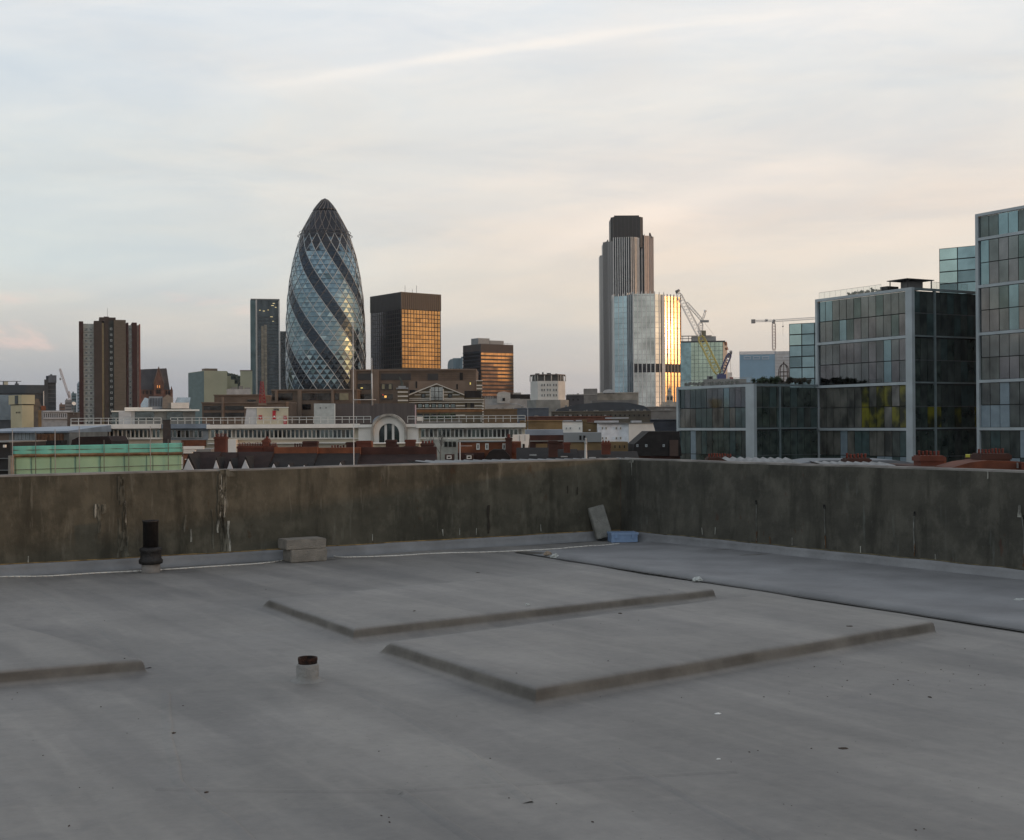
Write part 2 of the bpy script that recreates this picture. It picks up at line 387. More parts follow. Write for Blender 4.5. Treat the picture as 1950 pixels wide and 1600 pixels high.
OCHRE = mat('ochre_sealant', (.20, .135, .055), .9, 0, .5, 9)
UPST = mat('upstand_membrane', (.185, .190, .195), .6, 0, .16, 2.5, bump=.4)
COPE = mat('coping_concrete', (.17, .16, .145), .9, 0, .35, 3.0, bump=.4)
K = Vector((gp(1182, 1026).x, gp(1182, 1026).y, 0))           # corner foot
L0 = gp(0, 1098); R0 = gp(1950, 1108)
uL = (L0 - K).normalized(); uR = (R0 - K).normalized()         # along the walls, away from the corner
nL = Vector((-uL.y, uL.x, 0)); nL = nL if nL.dot(-K) > 0 else -nL
nR = Vector((-uR.y, uR.x, 0)); nR = nR if nR.dot(-K) > 0 else -nR
roof = thing('flat_roof', (0, 0, 0), 'grey membrane flat roof with low raised slabs inside the parapets', 'roof', kind='structure')
LL, RL = 26.0, 30.0
pL = K + uL * LL; pR = K + uR * RL
# the deck: a gently uneven sheet
bm = bmesh.new(); nxx, nyy = 90, 80
cn = [K, pL, pL + uR * RL, pR]
gridv = []
for j in range(nyy + 1):
    row = []
    for i in range(nxx + 1):
        p = K + uL * (LL * i / nxx) + uR * (RL * j / nyy)
        z = .012 * noise.noise(p * .45) + .006 * noise.noise(p * 1.3)
        row.append(bm.verts.new((p.x, p.y, z - .0)))
    gridv.append(row)
for j in range(nyy):
    for i in range(nxx):
        f = bm.faces.new((gridv[j][i], gridv[j + 1][i], gridv[j + 1][i + 1], gridv[j][i + 1])); f.smooth = True
bmesh.ops.recalc_face_normals(bm, faces=bm.faces)
me = bpy.data.meshes.new('roof_deck'); bm.to_mesh(me); bm.free(); me.materials.append(DECK)
o = bpy.data.objects.new('roof_deck', me); C.objects.link(o); o.parent = roof
if me.polygons[0].normal.z < 0: me.flip_normals()
MB().prism([(p.x, p.y) for p in (K, pR, pL + uR * RL, pL)][::-1], G, -.06).build('roof_body', mat('body_brick', (.16, .09, .06), .9), roof)

EDGE = mat('grimy_shaded_edge', (.125, .116, .102), .85, 0, .3, 4, bump=.5)  # lip tone, grime with the shade put into the colour
def slab(edge_px, zt, backdir, depth, ramp, label):
    """raised pad: front edge and both ends drop with a rolled edge, the far edge feathers into the roof"""
    A, B_, D = [gp(x, y, zt) for x, y in edge_px]
    U = D - B_; V = (A - B_) * depth; lu = U.length; lv = V.length; U.normalize(); V.normalize()
    ed = [(-.15, -.016), (-.05, .004), (-.018, .012), (-.006, .030), (-.001, zt - .042), (.004, zt - .022), (.013, zt - .009), (.027, zt - .003), (.05, zt - .001), (.08, zt)]
    us = [e[0] for e in ed] + [.08 + (lu - .16) * k / 60 for k in range(1, 60)] + [lu - e[0] for e in reversed(ed)]
    vs = [e[0] for e in ed] + [.08 + (lv + ramp - .08) * k / 40 for k in range(1, 41)]
    def prof(d):
        if d >= .08: return zt
        if d <= ed[0][0]: return ed[0][1]
        for (x0, z0), (x1, z1) in zip(ed, ed[1:]):
            if x0 <= d <= x1: return z0 + (z1 - z0) * (d - x0) / (x1 - x0)
        return zt
    bm = bmesh.new(); g = []
    for v in vs:
        row = []
        for u in us:
            f = 1.0 if v < lv else max(0.0, 1 - (v - lv) / ramp); f = f * f * (3 - 2 * f)
            z = min(prof(u), prof(lu - u), prof(v))
            z = z * f + (-.016 if v >= lv + ramp - 1e-6 else .0) if z > .005 else z
            if z > .005 and f < 1: z = max(z, .004 if f > .02 else -.01)
            p = B_ + U * u + V * v
            nz = Vector((noise.noise(p * 2.3), noise.noise(p * 2.1 + Vector((0, 9, 0))), 0)) * .014
            row.append(bm.verts.new((p.x + nz.x, p.y + nz.y, z + (.004 * noise.noise(p * 1.2) if z > .03 else 0))))
        g.append(row)
    for r0, r1 in zip(g, g[1:]):
        for k in range(len(r0) - 1):
            f = bm.faces.new((r0[k], r0[k + 1], r1[k + 1], r1[k])); f.smooth = True; f.normal_update()
    bmesh.ops.recalc_face_normals(bm, faces=bm.faces)
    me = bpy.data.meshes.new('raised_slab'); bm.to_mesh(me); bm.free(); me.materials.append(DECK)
    ga_ = me.attributes.new('grime_shade', 'FLOAT', 'POINT'); me.update()
    for i, v in enumerate(me.vertices): ga_.data[i].value = max(0, min(1, (.78 - abs(v.normal.z)) / .38)) * (.85 + .3 * noise.noise(v.co * 3))  # steeper faces get more of the painted shade and grime
    if sum(p.normal.z for p in me.polygons) < 0: me.flip_normals()
    o = bpy.data.objects.new('raised_slab', me); C.objects.link(o); o.parent = roof; o['label'] = label
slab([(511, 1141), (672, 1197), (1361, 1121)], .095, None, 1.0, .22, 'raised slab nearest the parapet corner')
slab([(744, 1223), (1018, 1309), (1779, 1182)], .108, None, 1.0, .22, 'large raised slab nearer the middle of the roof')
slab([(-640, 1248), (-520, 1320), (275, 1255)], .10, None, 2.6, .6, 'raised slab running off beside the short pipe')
# strip beyond the gutter: raised with a rolled edge facing the gutter
gA = gp(985, 1053); gB = gp(1950, 1203); gdir = (gB - gA).normalized(); gEnd = gA + gdir * 24
def strip():
    bm = bmesh.new(); n = 90
    rows = []
    Ktop = K
    for k in range(n + 1):
        s_ = k / n; p = gA + gdir * (24 * s_)
        # matching point at the foot of the right wall
        q = K + uR * ((p - K).dot(uR)) + nR * .0
        rise = min(1, s_ * 24 / 1.2)
        w = noise.noise(p * 1.7) * .016
        d = (q - p).normalized()
        pr = [(0 + w, -.02), (.012 + w, .018 * rise + .004), (.05 + w, .042 * rise + .006), (.10 + w, .050 * rise + .006), (.5, .038 * rise + .006)]
        vs = [bm.verts.new(p + d * a + Vector((0, 0, z))) for a, z in pr]
        L_ = (q - p).length
        for fr in (.4, .7, 1.0):
            c_ = p + d * (L_ * fr); vs.append(bm.verts.new((c_.x, c_.y, .02 * rise + .008 + .01 * noise.noise(c_ * .8))))
        rows.append(vs)
    for a, b in zip(rows, rows[1:]):
        for i in range(len(a) - 1):
            f = bm.faces.new((a[i], b[i], b[i + 1], a[i + 1])); f.smooth = True
    bmesh.ops.recalc_face_normals(bm, faces=bm.faces); me = bpy.data.meshes.new('edge_strip'); bm.to_mesh(me); bm.free()
    me.materials.append(mat('strip_membrane', (.195, .196, .198), .68, 0, .18, 1.2, bump=.5, det=6))
    o = bpy.data.objects.new('edge_strip', me); C.objects.link(o); o.parent = roof
strip()
# gutter: black ribbon right at the rolled edge, groove shadow put into its colour
GUT = mat('gutter_shadow', (.020, .020, .019), .35, 0, .4, 6)
bm = bmesh.new(); vs = []
for k in range(121):
    p = gA + gdir * (24 * k / 120); wd = .05 + .02 * noise.noise(p * 2) + .0 ; nn = Vector((gdir.y, -gdir.x, 0)); nn = nn if nn.dot(-p) > 0 else -nn
    vs.append((bm.verts.new(p - nn * .02 + Vector((0, 0, .009))), bm.verts.new(p + nn * wd + Vector((0, 0, .010)))))
for a, b in zip(vs, vs[1:]): bm.faces.new((a[0], b[0], b[1], a[1]))
bmesh.ops.recalc_face_normals(bm, faces=bm.faces)
me = bpy.data.meshes.new('gutter_shadow_ribbon'); bm.to_mesh(me); bm.free(); me.materials.append(GUT); o = bpy.data.objects.new('gutter_shadow_ribbon', me); C.objects.link(o); o.parent = roof
bpy.context.view_layer.update(); DG = bpy.context.evaluated_depsgraph_get()
def dropz(p):
    hit = S.ray_cast(DG, Vector((p[0], p[1], 1.0)), Vector((0, 0, -1)))
    return hit[1].z if hit[0] else 0.0
def blob(name, c, rx, ry, z, m, parent, rot=0, jag=.25, label=None, seed=0):
    bm = bmesh.new(); rings = []; nr = 5
    for q in range(1, nr + 1):
        row = []
        for k in range(22):
            t = 2 * math.pi * k / 22; rr = (q / nr) * (1 + jag * noise.noise(Vector((math.cos(t) * 1.7 + seed, math.sin(t) * 1.7, seed))))
            a = rx * rr * math.cos(t); b = ry * rr * math.sin(t); x = c[0] + a * math.cos(rot) - b * math.sin(rot); y = c[1] + a * math.sin(rot) + b * math.cos(rot)
            row.append(bm.verts.new((x, y, dropz((x, y)) + (.0025 if q < nr else .001))))
        rings.append(row)
    bm.faces.new(rings[0])
    for a, b in zip(rings, rings[1:]):
        for k in range(22): bm.faces.new((a[k], a[(k + 1) % 22], b[(k + 1) % 22], b[k]))
    me = bpy.data.meshes.new(name); bm.to_mesh(me); bm.free(); me.materials.append(m); o = bpy.data.objects.new(name, me); C.objects.link(o); o.parent = parent
    return o
WET = mat('damp_silt', (.085, .078, .068), .55, 0, .3, 8)
ga = math.atan2(gdir.y, gdir.x)
for (px, py, rx, ry, sd_) in ((1010, 1054, .34, .10, 1), ):
    p = gp(px, py); blob('silt_patch', p, rx, ry, .016, WET, roof, ga, .4, None, sd_)
for (px, py, rx, ry, sd_) in ((240, 1092, .22, .10, 2), (330, 1091, .30, .06, 3), (60, 1097, .5, .06, 4), (640, 1065, .13, .03, 5), (1235, 1026, .22, .05, 6), (1440, 1060, .25, .05, 7), (1375, 1051, .16, .035, 8)):
    p = gp(px, py); blob('stain', p, rx, ry, .016 if px < 1200 else .034, mat('stain_grey', (.135, .130, .122), .6, 0, .25, 7), roof, .4, .5, None, sd_)
# low welted laps in the membrane
deckz = dropz
def seam(pxs, w=.035, h=.006):
    P = [gp(x, y) for x, y in pxs]; Q = []
    for a, b in zip(P, P[1:]):
        for k in range(14): q = a.lerp(b, k / 14); Q.append(q + Vector((noise.noise(q * 3) * .012, noise.noise(q * 2.2 + Vector((5, 0, 0))) * .012, 0)))
    Q.append(P[-1]); bm = bmesh.new(); rows = []
    for k, q in enumerate(Q):
        d = (Q[min(k + 1, len(Q) - 1)] - Q[max(k - 1, 0)]).normalized(); n = Vector((-d.y, d.x, 0)); z = deckz(Vector((q.x, q.y, 0)))
        rows.append([bm.verts.new((q.x + n.x * a, q.y + n.y * a, z + hh)) for a, hh in ((-w * 1.6, -.004), (-w * .9, .0022), (-w * .1, h), (w * .25, h), (w * .55, -.004))])
    for a, b in zip(rows, rows[1:]):
        for i in range(4):
            f = bm.faces.new((a[i], b[i], b[i + 1], a[i + 1])); f.smooth = True
    bmesh.ops.recalc_face_normals(bm, faces=bm.faces); me = bpy.data.meshes.new('membrane_lap'); bm.to_mesh(me); bm.free(); me.materials.append(DECK)
    if sum(p.normal.z for p in me.polygons) < 0: me.flip_normals()
    o = bpy.data.objects.new('membrane_lap', me); C.objects.link(o); o.parent = roof
seam([(60, 1108), (105, 1140), (200, 1205), (285, 1272)])
seam([(742, 1508), (770, 1512), (905, 1600), (960, 1640)], h=.012)
seam([(320, 1322), (324, 1400), (345, 1490), (440, 1560), (520, 1640)], h=.007)
seam([(690, 1322), (800, 1378), (905, 1440), (1010, 1530)], h=.007)
seam([(1180, 1450), (1330, 1530), (1500, 1620)], h=.007)
seam([(300, 1500), (742, 1508), (1400, 1470)], h=.005)
# ---- parapets
def parapet(name, u, nn, length, z0, z1, mt, label, shift=0.0):
    t = thing(name, K, label, 'wall')
    bm = bmesh.new(); n = 120; back = -nn * .24
    rows = []
    for k in range(n + 1):
        p = u * (length * k / n); s_ = k / n; zt = z0 + (z1 - z0) * min(1.4, s_ * length / 7.6)
        zt += .006 * noise.noise((K + p) * 1.1)
        prof = [(nn * 0, .0), (nn * .0, .4), (nn * .0, .8), (nn * .0, zt - .02), (nn * -.015, zt), (nn * -.12, zt + .003), (nn * -.235, zt), (nn * -.25, zt - .02), (nn * -.25, -.5)]
        rows.append([bm.verts.new(p + a + Vector((0, 0, z)) + nn * (.006 * noise.noise((K + p) * 1.5 + Vector((0, 0, z))) if 0 < z < 1 else 0)) for a, z in prof])
    for a, b in zip(rows, rows[1:]):
        for i in range(len(a) - 1):
            f = bm.faces.new((a[i], b[i], b[i + 1], a[i + 1])); f.material_index = 1 if i in (3, 4, 5, 6) else 0
    bm.faces.new(rows[0][::-1]); bm.faces.new(rows[-1])
    bmesh.ops.recalc_face_normals(bm, faces=bm.faces); me = bpy.data.meshes.new('wall_face'); bm.to_mesh(me); bm.free()
    me.materials.append(mt); me.materials.append(COPE); o = bpy.data.objects.new('wall_face', me); C.objects.link(o); o.parent = t
    # skirting upstand with a fillet, and the ochre sealant line
    bm = bmesh.new(); rows = []
    for k in range(n + 1):
        p = u * (length * k / n); w = .012 * noise.noise((K + p) * 2.2)
        rows.append([bm.verts.new(p + nn * a + Vector((0, 0, z))) for a, z in ((.0, .130 + w), (.022, .125 + w), (.028, .09), (.04, .04), (.075, .012), (.12, .0))])
    for a, b in zip(rows, rows[1:]):
        for i in range(5):
            f = bm.faces.new((a[i], b[i], b[i + 1], a[i + 1])); f.smooth = True
    bmesh.ops.recalc_face_normals(bm, faces=bm.faces); me = bpy.data.meshes.new('skirting'); bm.to_mesh(me); bm.free()
    me.materials.append(UPST); o = bpy.data.objects.new('skirting', me); C.objects.link(o); o.parent = t
    mb = MB()
    for k in range(n):
        p = u * (length * k / n); q = u * (length * (k + 1) / n)
        wa = .012 * noise.noise((K + p) * 2.2); wb = .012 * noise.noise((K + q) * 2.2)
        mb.beam(p + nn * .010 + Vector((0, 0, .132 + wa)), q + nn * .010 + Vector((0, 0, .132 + wb)), .008 + .004 * noise.noise(p * 5), 0, 5)
    mb.build('sealant_line', OCHRE if mt is WALL_L else mat('dull_sealant', (.10, .085, .05), .9, 0, .5, 9), t)
    return t
wl = parapet('parapet_wall', uL, nL, LL, 1.186, 1.157, WALL_L, 'long brown stained concrete parapet wall with pale lime runs')
wr = parapet('parapet_wall', uR, nR, RL, 1.186, 1.17, WALL_R, 'grey green concrete parapet wall with drilled holes and rust marks')
# lime runs and holes: thin crusts on the wall face
def crust(wall, u, nn, px, py0, py1, wd, m=LICHEN, seed=0, name='lime_run'):
    # where the view ray meets the wall plane
    def hit(px, py):
        r = ray(px, py); t_ = (K - EYE).dot(nn) / r.dot(nn); return EYE + r * t_
    a = hit(px, py0); b = hit(px, py1); s0 = (a - K).dot(u); zt, zb = a.z, b.z
    mb = MB(); n = max(4, int((zt - zb) / .03)); Lf = []; Rg = []
    for k in range(n + 1):
        z = zt + (zb - zt) * k / n; wv_ = wd * (.45 + .9 * abs(noise.noise(Vector((seed, z * 5, 0)))) + .25 * noise.noise(Vector((seed, z * 17, 3))))
        c_ = s0 + wd * 1.2 * noise.noise(Vector((seed + 5, z * 3.5, 1)))
        Lf.append((c_ - wv_ / 2, z)); Rg.append((c_ + wv_ / 2, z))
    off = nn * .009
    for k in range(n):
        p = [u * q[0] + Vector((0, 0, q[1])) + off for q in (Lf[k], Rg[k], Rg[k + 1], Lf[k + 1])]
        mb.face(p)
    mb.build(name, m, wall)
def runs(wall, u, nn, px, py0, py1, spread, n, seed):
    rn = random.Random(seed)
    for k in range(n):
        x = px + rn.uniform(-spread, spread); a = py0 + (py1 - py0) * rn.random() ** 1.5 * .8; b = min(py1, a + (py1 - py0) * rn.uniform(.12, .5))
        crust(wall, u, nn, x, a, b, rn.uniform(.018, .055), LICHEN if rn.random() < .22 else SPOT, seed * 7 + k)
SPOT = wall_mat('patchy_lime', (.060, .055, .041), (.14, .14, .115), (.26, .26, .22), (.05, .04, .03))
crust(wl, uL, nL, 236, 908, 1062, .05, SPOT, 1); runs(wl, uL, nL, 233, 906, 1062, 8, 13, 2)
crust(wl, uL, nL, 428, 895, 1050, .05, SPOT, 3); runs(wl, uL, nL, 427, 900, 1052, 11, 17, 4); runs(wl, uL, nL, 188, 960, 1018, 9, 6, 5); runs(wl, uL, nL, 340, 960, 1040, 40, 2, 6)
crust(wl, uL, nL, 190, 965, 1015, .06, SPOT, 6); crust(wl, uL, nL, 405, 970, 1045, .025, SPOT, 7)
crust(wl, uL, nL, 428, 894, 908, .20, SPOT, 21)
for px, py in ((54, 1066), (709, 1024), (842, 1015), (875, 1013), (907, 1013), (1029, 1006)):
    crust(wl, uL, nL, px, py - 7, py + 6, .02, LICHEN, px)
crust(wl, uL, nL, 930, 962, 1016, .06, mat('damp_black', (.03, .025, .018), .8, 0, .3, 12), 8, 'damp_stain')
crust(wl, uL, nL, 1080, 925, 940, .03, mat('damp_black', (.03, .025, .018)), 9, 'damp_stain'); crust(wl, uL, nL, 1100, 927, 942, .03, mat('damp_black', (.03, .025, .018)), 10, 'damp_stain')
crust(wr, uR, nR, 1203, 876, 905, .022, LICHEN, 11); crust(wr, uR, nR, 1203, 875, 881, .16, LICHEN, 12)
RUST = mat('rust_mark', (.10, .05, .022), .9, 0, .4, 20); HOLE = mat('hole_black', (.006, .006, .006), .9)
for px, py, rb in ((1441, 957, 1022), (1571, 965, 1030), (1741, 978, 1045), (1949, 985, 1065)):
    crust(wr, uR, nR, px, py, rb + 8, .018, mat('pale_track', (.15, .155, .14), .9, 0, .4, 14), px, 'drip_track')
    crust(wr, uR, nR, px, py - 4, py + 4, .035, HOLE, px + 1, 'drill_hole'); crust(wr, uR, nR, px + 1, rb - 10, rb + 14, .024, RUST, px + 2, 'rust_mark')
crust(wr, uR, nR, 1466, 1022, 1036, .03, RUST, 55, 'rust_mark')
for px, py in ((1363, 1011), (1337, 1012), (1509, 1031), (1640, 1047), (1781, 1062), (1882, 905)):
    crust(wr, uR, nR, px, py - 7, py + 7, .026, LICHEN, px * 2)
crust(wr, uR, nR, 1943, 962, 985, .05, LICHEN, 77)
# ---- things on the roof
CONC = mat('block_concrete', (.235, .215, .185), .9, 0, .18, 9, bump=.5, bscale=60)
def conc_block(name, c, u, w, d, h, label, group=None, tilt=None, m=CONC):
    bm = bmesh.new(); bmesh.ops.create_cube(bm, size=1)
    for v in bm.verts: v.co = Vector((v.co.x * w, v.co.y * d, (v.co.z + .5) * h))
    bmesh.ops.bevel(bm, geom=list(bm.edges), offset=.008, segments=2, affect='EDGES')
    bmesh.ops.subdivide_edges(bm, edges=[e for e in bm.edges if e.calc_length() > .08], cuts=4, use_grid_fill=True)
    for v in bm.verts: v.co += Vector((noise.noise(v.co * 9), noise.noise(v.co * 8 + Vector((3, 0, 0))), noise.noise(v.co * 9 + Vector((0, 5, 0))))) * .004
    me = bpy.data.meshes.new(name); bm.to_mesh(me); bm.free(); me.materials.append(m)
    o = bpy.data.objects.new(name, me); C.objects.link(o); o.location = c; o.rotation_euler = (tilt or 0, 0, math.atan2(u.y, u.x)); tag(o, label, 'block', group); return o
uf = -uL                                                        # front faces run with the left wall
pb = gp(582, 1071); wpx = (pb.y / F)
ang = uf
def backn(p, d): return p - nL * d
conc_block('concrete_block', backn(gp(588, 1070), .13) + Vector((0, 0, .002)), ang, 74 * wpx * .98, .30, .155, 'lower concrete block of the pair stacked by the brown wall', 'stacked concrete blocks')
conc_block('concrete_block', backn(gp(583, 1070), .14) + Vector((0, 0, .159)), ang, 80 * wpx, .32, .125, 'upper concrete block of the pair stacked by the brown wall', 'stacked concrete blocks')
pk = gp(1152, 1031)
o = conc_block('leaning_block', pk, Vector((1, 0, 0)), .245, .075, .475, 'grey concrete block leaning against the parapet near the corner', m=mat('block_grey', (.20, .20, .18), .9, 0, .15, 9, bump=.5, bscale=60))
zx = Vector((-.27, .22, .94)).normalized(); yx = Vector((-.30, .95, -.20)); yx = (yx - zx * yx.dot(zx)).normalized(); xx = yx.cross(zx)
o.matrix_world = Matrix.Translation(pk + Vector((0, .06, .045))) @ Matrix((xx, yx, zx)).transposed().to_4x4()
BLUE = mat('blue_plastic', (.20, .30, .47), .5, 0, .1, 6)
bx = thing('plastic_box', gp(1187, 1033) + Vector((0, .12, .002)), 'pale blue plastic box on the roof at the parapet corner', 'box', rz=R(8))
MB().box(-.19, .19, -.13, .13, 0, .105).build('tray', BLUE, bx); MB().box(-.20, .20, -.14, .14, .1055, .135).build('lid', mat('blue_lid', (.23, .33, .50), .5), bx)
for x in (-.12, .12): MB().box(x - .02, x + .02, -.152, -.1415, .06, .125).build('clip', BLUE, bx)
# black soil pipe with collar
sp = gp(284, 1092); k_ = sp.y / F
spt = thing('soil_pipe', sp + Vector((0, .07, 0)), 'black cast iron soil pipe with a thick collar by the parapet', 'pipe')
IRON = mat('black_iron', (.016, .014, .013), .55, 0, .4, 20, bump=.3)
rr = 14.5 * k_
MB().lathe([(rr * 1.28, -.01), (rr * 1.24, .02), (rr * 1.2, .03), (rr * 1.2, .125)], 0, 28, wob=.01).build('sleeve', mat('sleeve_grey', (.20, .185, .17), .8, 0, .2, 10), spt)
MB().lathe([(rr * 1.25, .10), (rr * 1.52, .11), (rr * 1.55, .15), (rr * 1.36, .17), (rr * 1.33, .235), (rr * 1.45, .25), (rr * 1.45, .285), (rr * 1.05, .30)], 0, 28).build('collar', IRON, spt)
hh_ = (1092 - 992) * k_
mb = MB(); mb.lathe([(rr, .29), (rr, hh_ - .02), (rr * 1.07, hh_ - .02), (rr * 1.07, hh_), (rr * .85, hh_), (rr * .84, hh_ - .15), (0.001, hh_ - .15)], 0, 28); mb.build('shaft', IRON, spt)
# short stub with rusty rim
sp = gp(583, 1300); k_ = sp.y / F; rr = 21.5 * k_; hh_ = 33 * k_
st_ = thing('pipe_stub', sp + Vector((0, rr * .8, 0)), 'short grey pipe stub with an open rusty rim in the middle of the roof', 'pipe')
MB().lathe([(rr * 1.9, -.005), (rr * 1.35, .006), (rr * 1.08, .018), (rr, .04), (rr, hh_ - .01), (rr * .93, hh_), (rr * .80, hh_ + .002)], 0, 32, wob=.008).build('sleeve', mat('stub_sleeve', (.215, .212, .20), .75, 0, .12, 8, bump=.4), st_)
MB().lathe([(rr * .80, hh_ - .02), (rr * .84, hh_ + .012), (rr * .88, hh_ + .030), (rr * .86, hh_ + .042), (rr * .72, hh_ + .040), (rr * .66, hh_ - .03), (.001, hh_ - .06)], 0, 32, wob=.025).build('rim', mat('rust', (.022, .012, .009), .9, 0, .5, 30, bump=.8, col2=(.075, .028, .014)), st_)
# white cable along the foot of the wall
def cable(pxs, name, label):
    mb = MB(); P = [gp(x, y + 2.5) for x, y in pxs]
    Q = []
    for i in range(len(P) - 1):
        for k in range(8):
            t_ = k / 8; p0 = P[max(0, i - 1)]; p1 = P[i]; p2 = P[i + 1]; p3 = P[min(len(P) - 1, i + 2)]
            Q.append(.5 * ((2 * p1) + (-p0 + p2) * t_ + (2 * p0 - 5 * p1 + 4 * p2 - p3) * t_ ** 2 + (-p0 + 3 * p1 - 3 * p2 + p3) * t_ ** 3))
    Q.append(P[-1]); Q = [Vector((q.x, q.y, dropz(q) + .009)) for q in Q]
    for a, b in zip(Q, Q[1:]): mb.beam(a, b, .0085, 0, 6)
    mb.build(name, mat('white_cable', (.62, .60, .55), .5, 0, .15, 4), None, label, 'cable')
cable([(-420, 1108), (-160, 1104), (0, 1098), (90, 1096), (180, 1091), (280, 1086), (400, 1078), (500, 1071), (560, 1062), (606, 1055), (622, 1053), (640, 1059), (670, 1060), (760, 1057), (850, 1053), (950, 1050), (1050, 1045), (1130, 1039), (1180, 1034)], 'white_cable', 'thin white cable lying along the foot of the brown parapet')
# litter
RAG = mat('pale_rag', (.42, .44, .42), .8, 0, .25, 30)
def lump(name, px, py, w, h, m, label, cat, z=.01, seed=0, rot=0, group=None):
    bm = bmesh.new(); bmesh.ops.create_icosphere(bm, subdivisions=3, radius=1)
    for v in bm.verts:
        q = v.co * (1 + .45 * noise.noise(v.co * 2.1 + Vector((seed, seed, 0)))); v.co = Vector((q.x * w, q.y * w * .6, max(0, q.z) * h))
    me = bpy.data.meshes.new(name); bm.to_mesh(me); bm.free(); me.materials.append(m); o = bpy.data.objects.new(name, me); C.objects.link(o)
    p_ = gp(px, py, .1 if z > .05 else 0); o.location = (p_.x, p_.y, dropz(p_)); o.rotation_euler = (0, 0, rot); tag(o, label, cat, group); return o
lump('crumpled_wrapper', 1057, 1064, .055, .05, RAG, 'white crumpled wrapper where the gutter begins', 'litter', seed=1)
lump('stone', 1043, 1061, .05, .05, mat('tan_stone', (.25, .2, .15), .9), 'tan stone beside the white wrapper in the gutter', 'stone', seed=2)
lump('plastic_scrap', 1329, 1108, .06, .04, RAG, 'pale plastic scrap caught in the gutter behind the raised slab', 'litter', seed=3, rot=.5)
lump('paint_chip', 1367, 1360, .02, .006, mat('white_chip', (.75, .75, .72), .6), 'larger white chip lying on the open roof', 'litter', seed=4)
lump('paint_chip', 1368, 1447, .011, .006, mat('white_chip', (.7, .7, .7)), 'tiny white chip nearest the viewer on the open roof', 'litter', seed=5)
lump('plastic_scrap', 1943, 1147, .06, .012, RAG, 'thin pale scrap beyond the gutter near the grey wall', 'litter', seed=6, z=.03)
lump('pebble', 1005, 1174, .018, .02, RAG, 'small pale pebble between the two raised slabs', 'stone', seed=7)
DK = mat('dead_leaf', (.05, .035, .025), .9, 0, .3, 20)
for i, (px, py, w, lb) in enumerate(((1606, 1427, .030, 'dark curled leaf on the open roof, largest of those on it'), (330, 1397, .022, 'dark leaf scrap on the bare roof near the long seam'), (1181, 1170, .030, 'bent twig on the large raised slab'),
        (1618, 1195, .03, 'short twig near the end of the large raised slab'), (393, 1508, .014, 'small dark leaf fleck low on the roof'), (1770, 1328, .02, 'dark leaf fleck among specks on the open roof'), (910, 1090, .03, 'flat dark leaf on the roof behind the raised slabs'), (789, 1163, .018, 'dark leaf on the raised slab nearest the corner'))):
    lump('dead_leaf', px, py, w * .8, .006, DK, lb, 'leaf', z=.012 if (py > 1200 and px != 1618) or px == 910 else .092, seed=i + 20, rot=i, group='dead leaves on the roof')
mb = MB()
for i in range(120):
    u_ = random.random() ** .7
    px = random.uniform(900, 1940); py = random.uniform(1090, 1590)
    if random.random() < .35: px = random.uniform(20, 900)
    if random.random() < .3: px = random.uniform(1500, 1900); py = random.uniform(1260, 1330)
    p = gp(px, py); p.z = dropz(p); r_ = random.uniform(.0012, .004)
    zz = r_ * .5
    a = random.uniform(0, 3.1); mb.beam(p + Vector((-math.cos(a) * r_ * 1.3, -math.sin(a) * r_ * 1.3, zz)), p + Vector((math.cos(a) * r_ * 1.3, math.sin(a) * r_ * 1.3, zz)), r_ * .7, 0, 5)
mb.build('grit', DK, None, 'scattered dark grit and leaf crumbs on the roof', 'grit', kind='stuff')
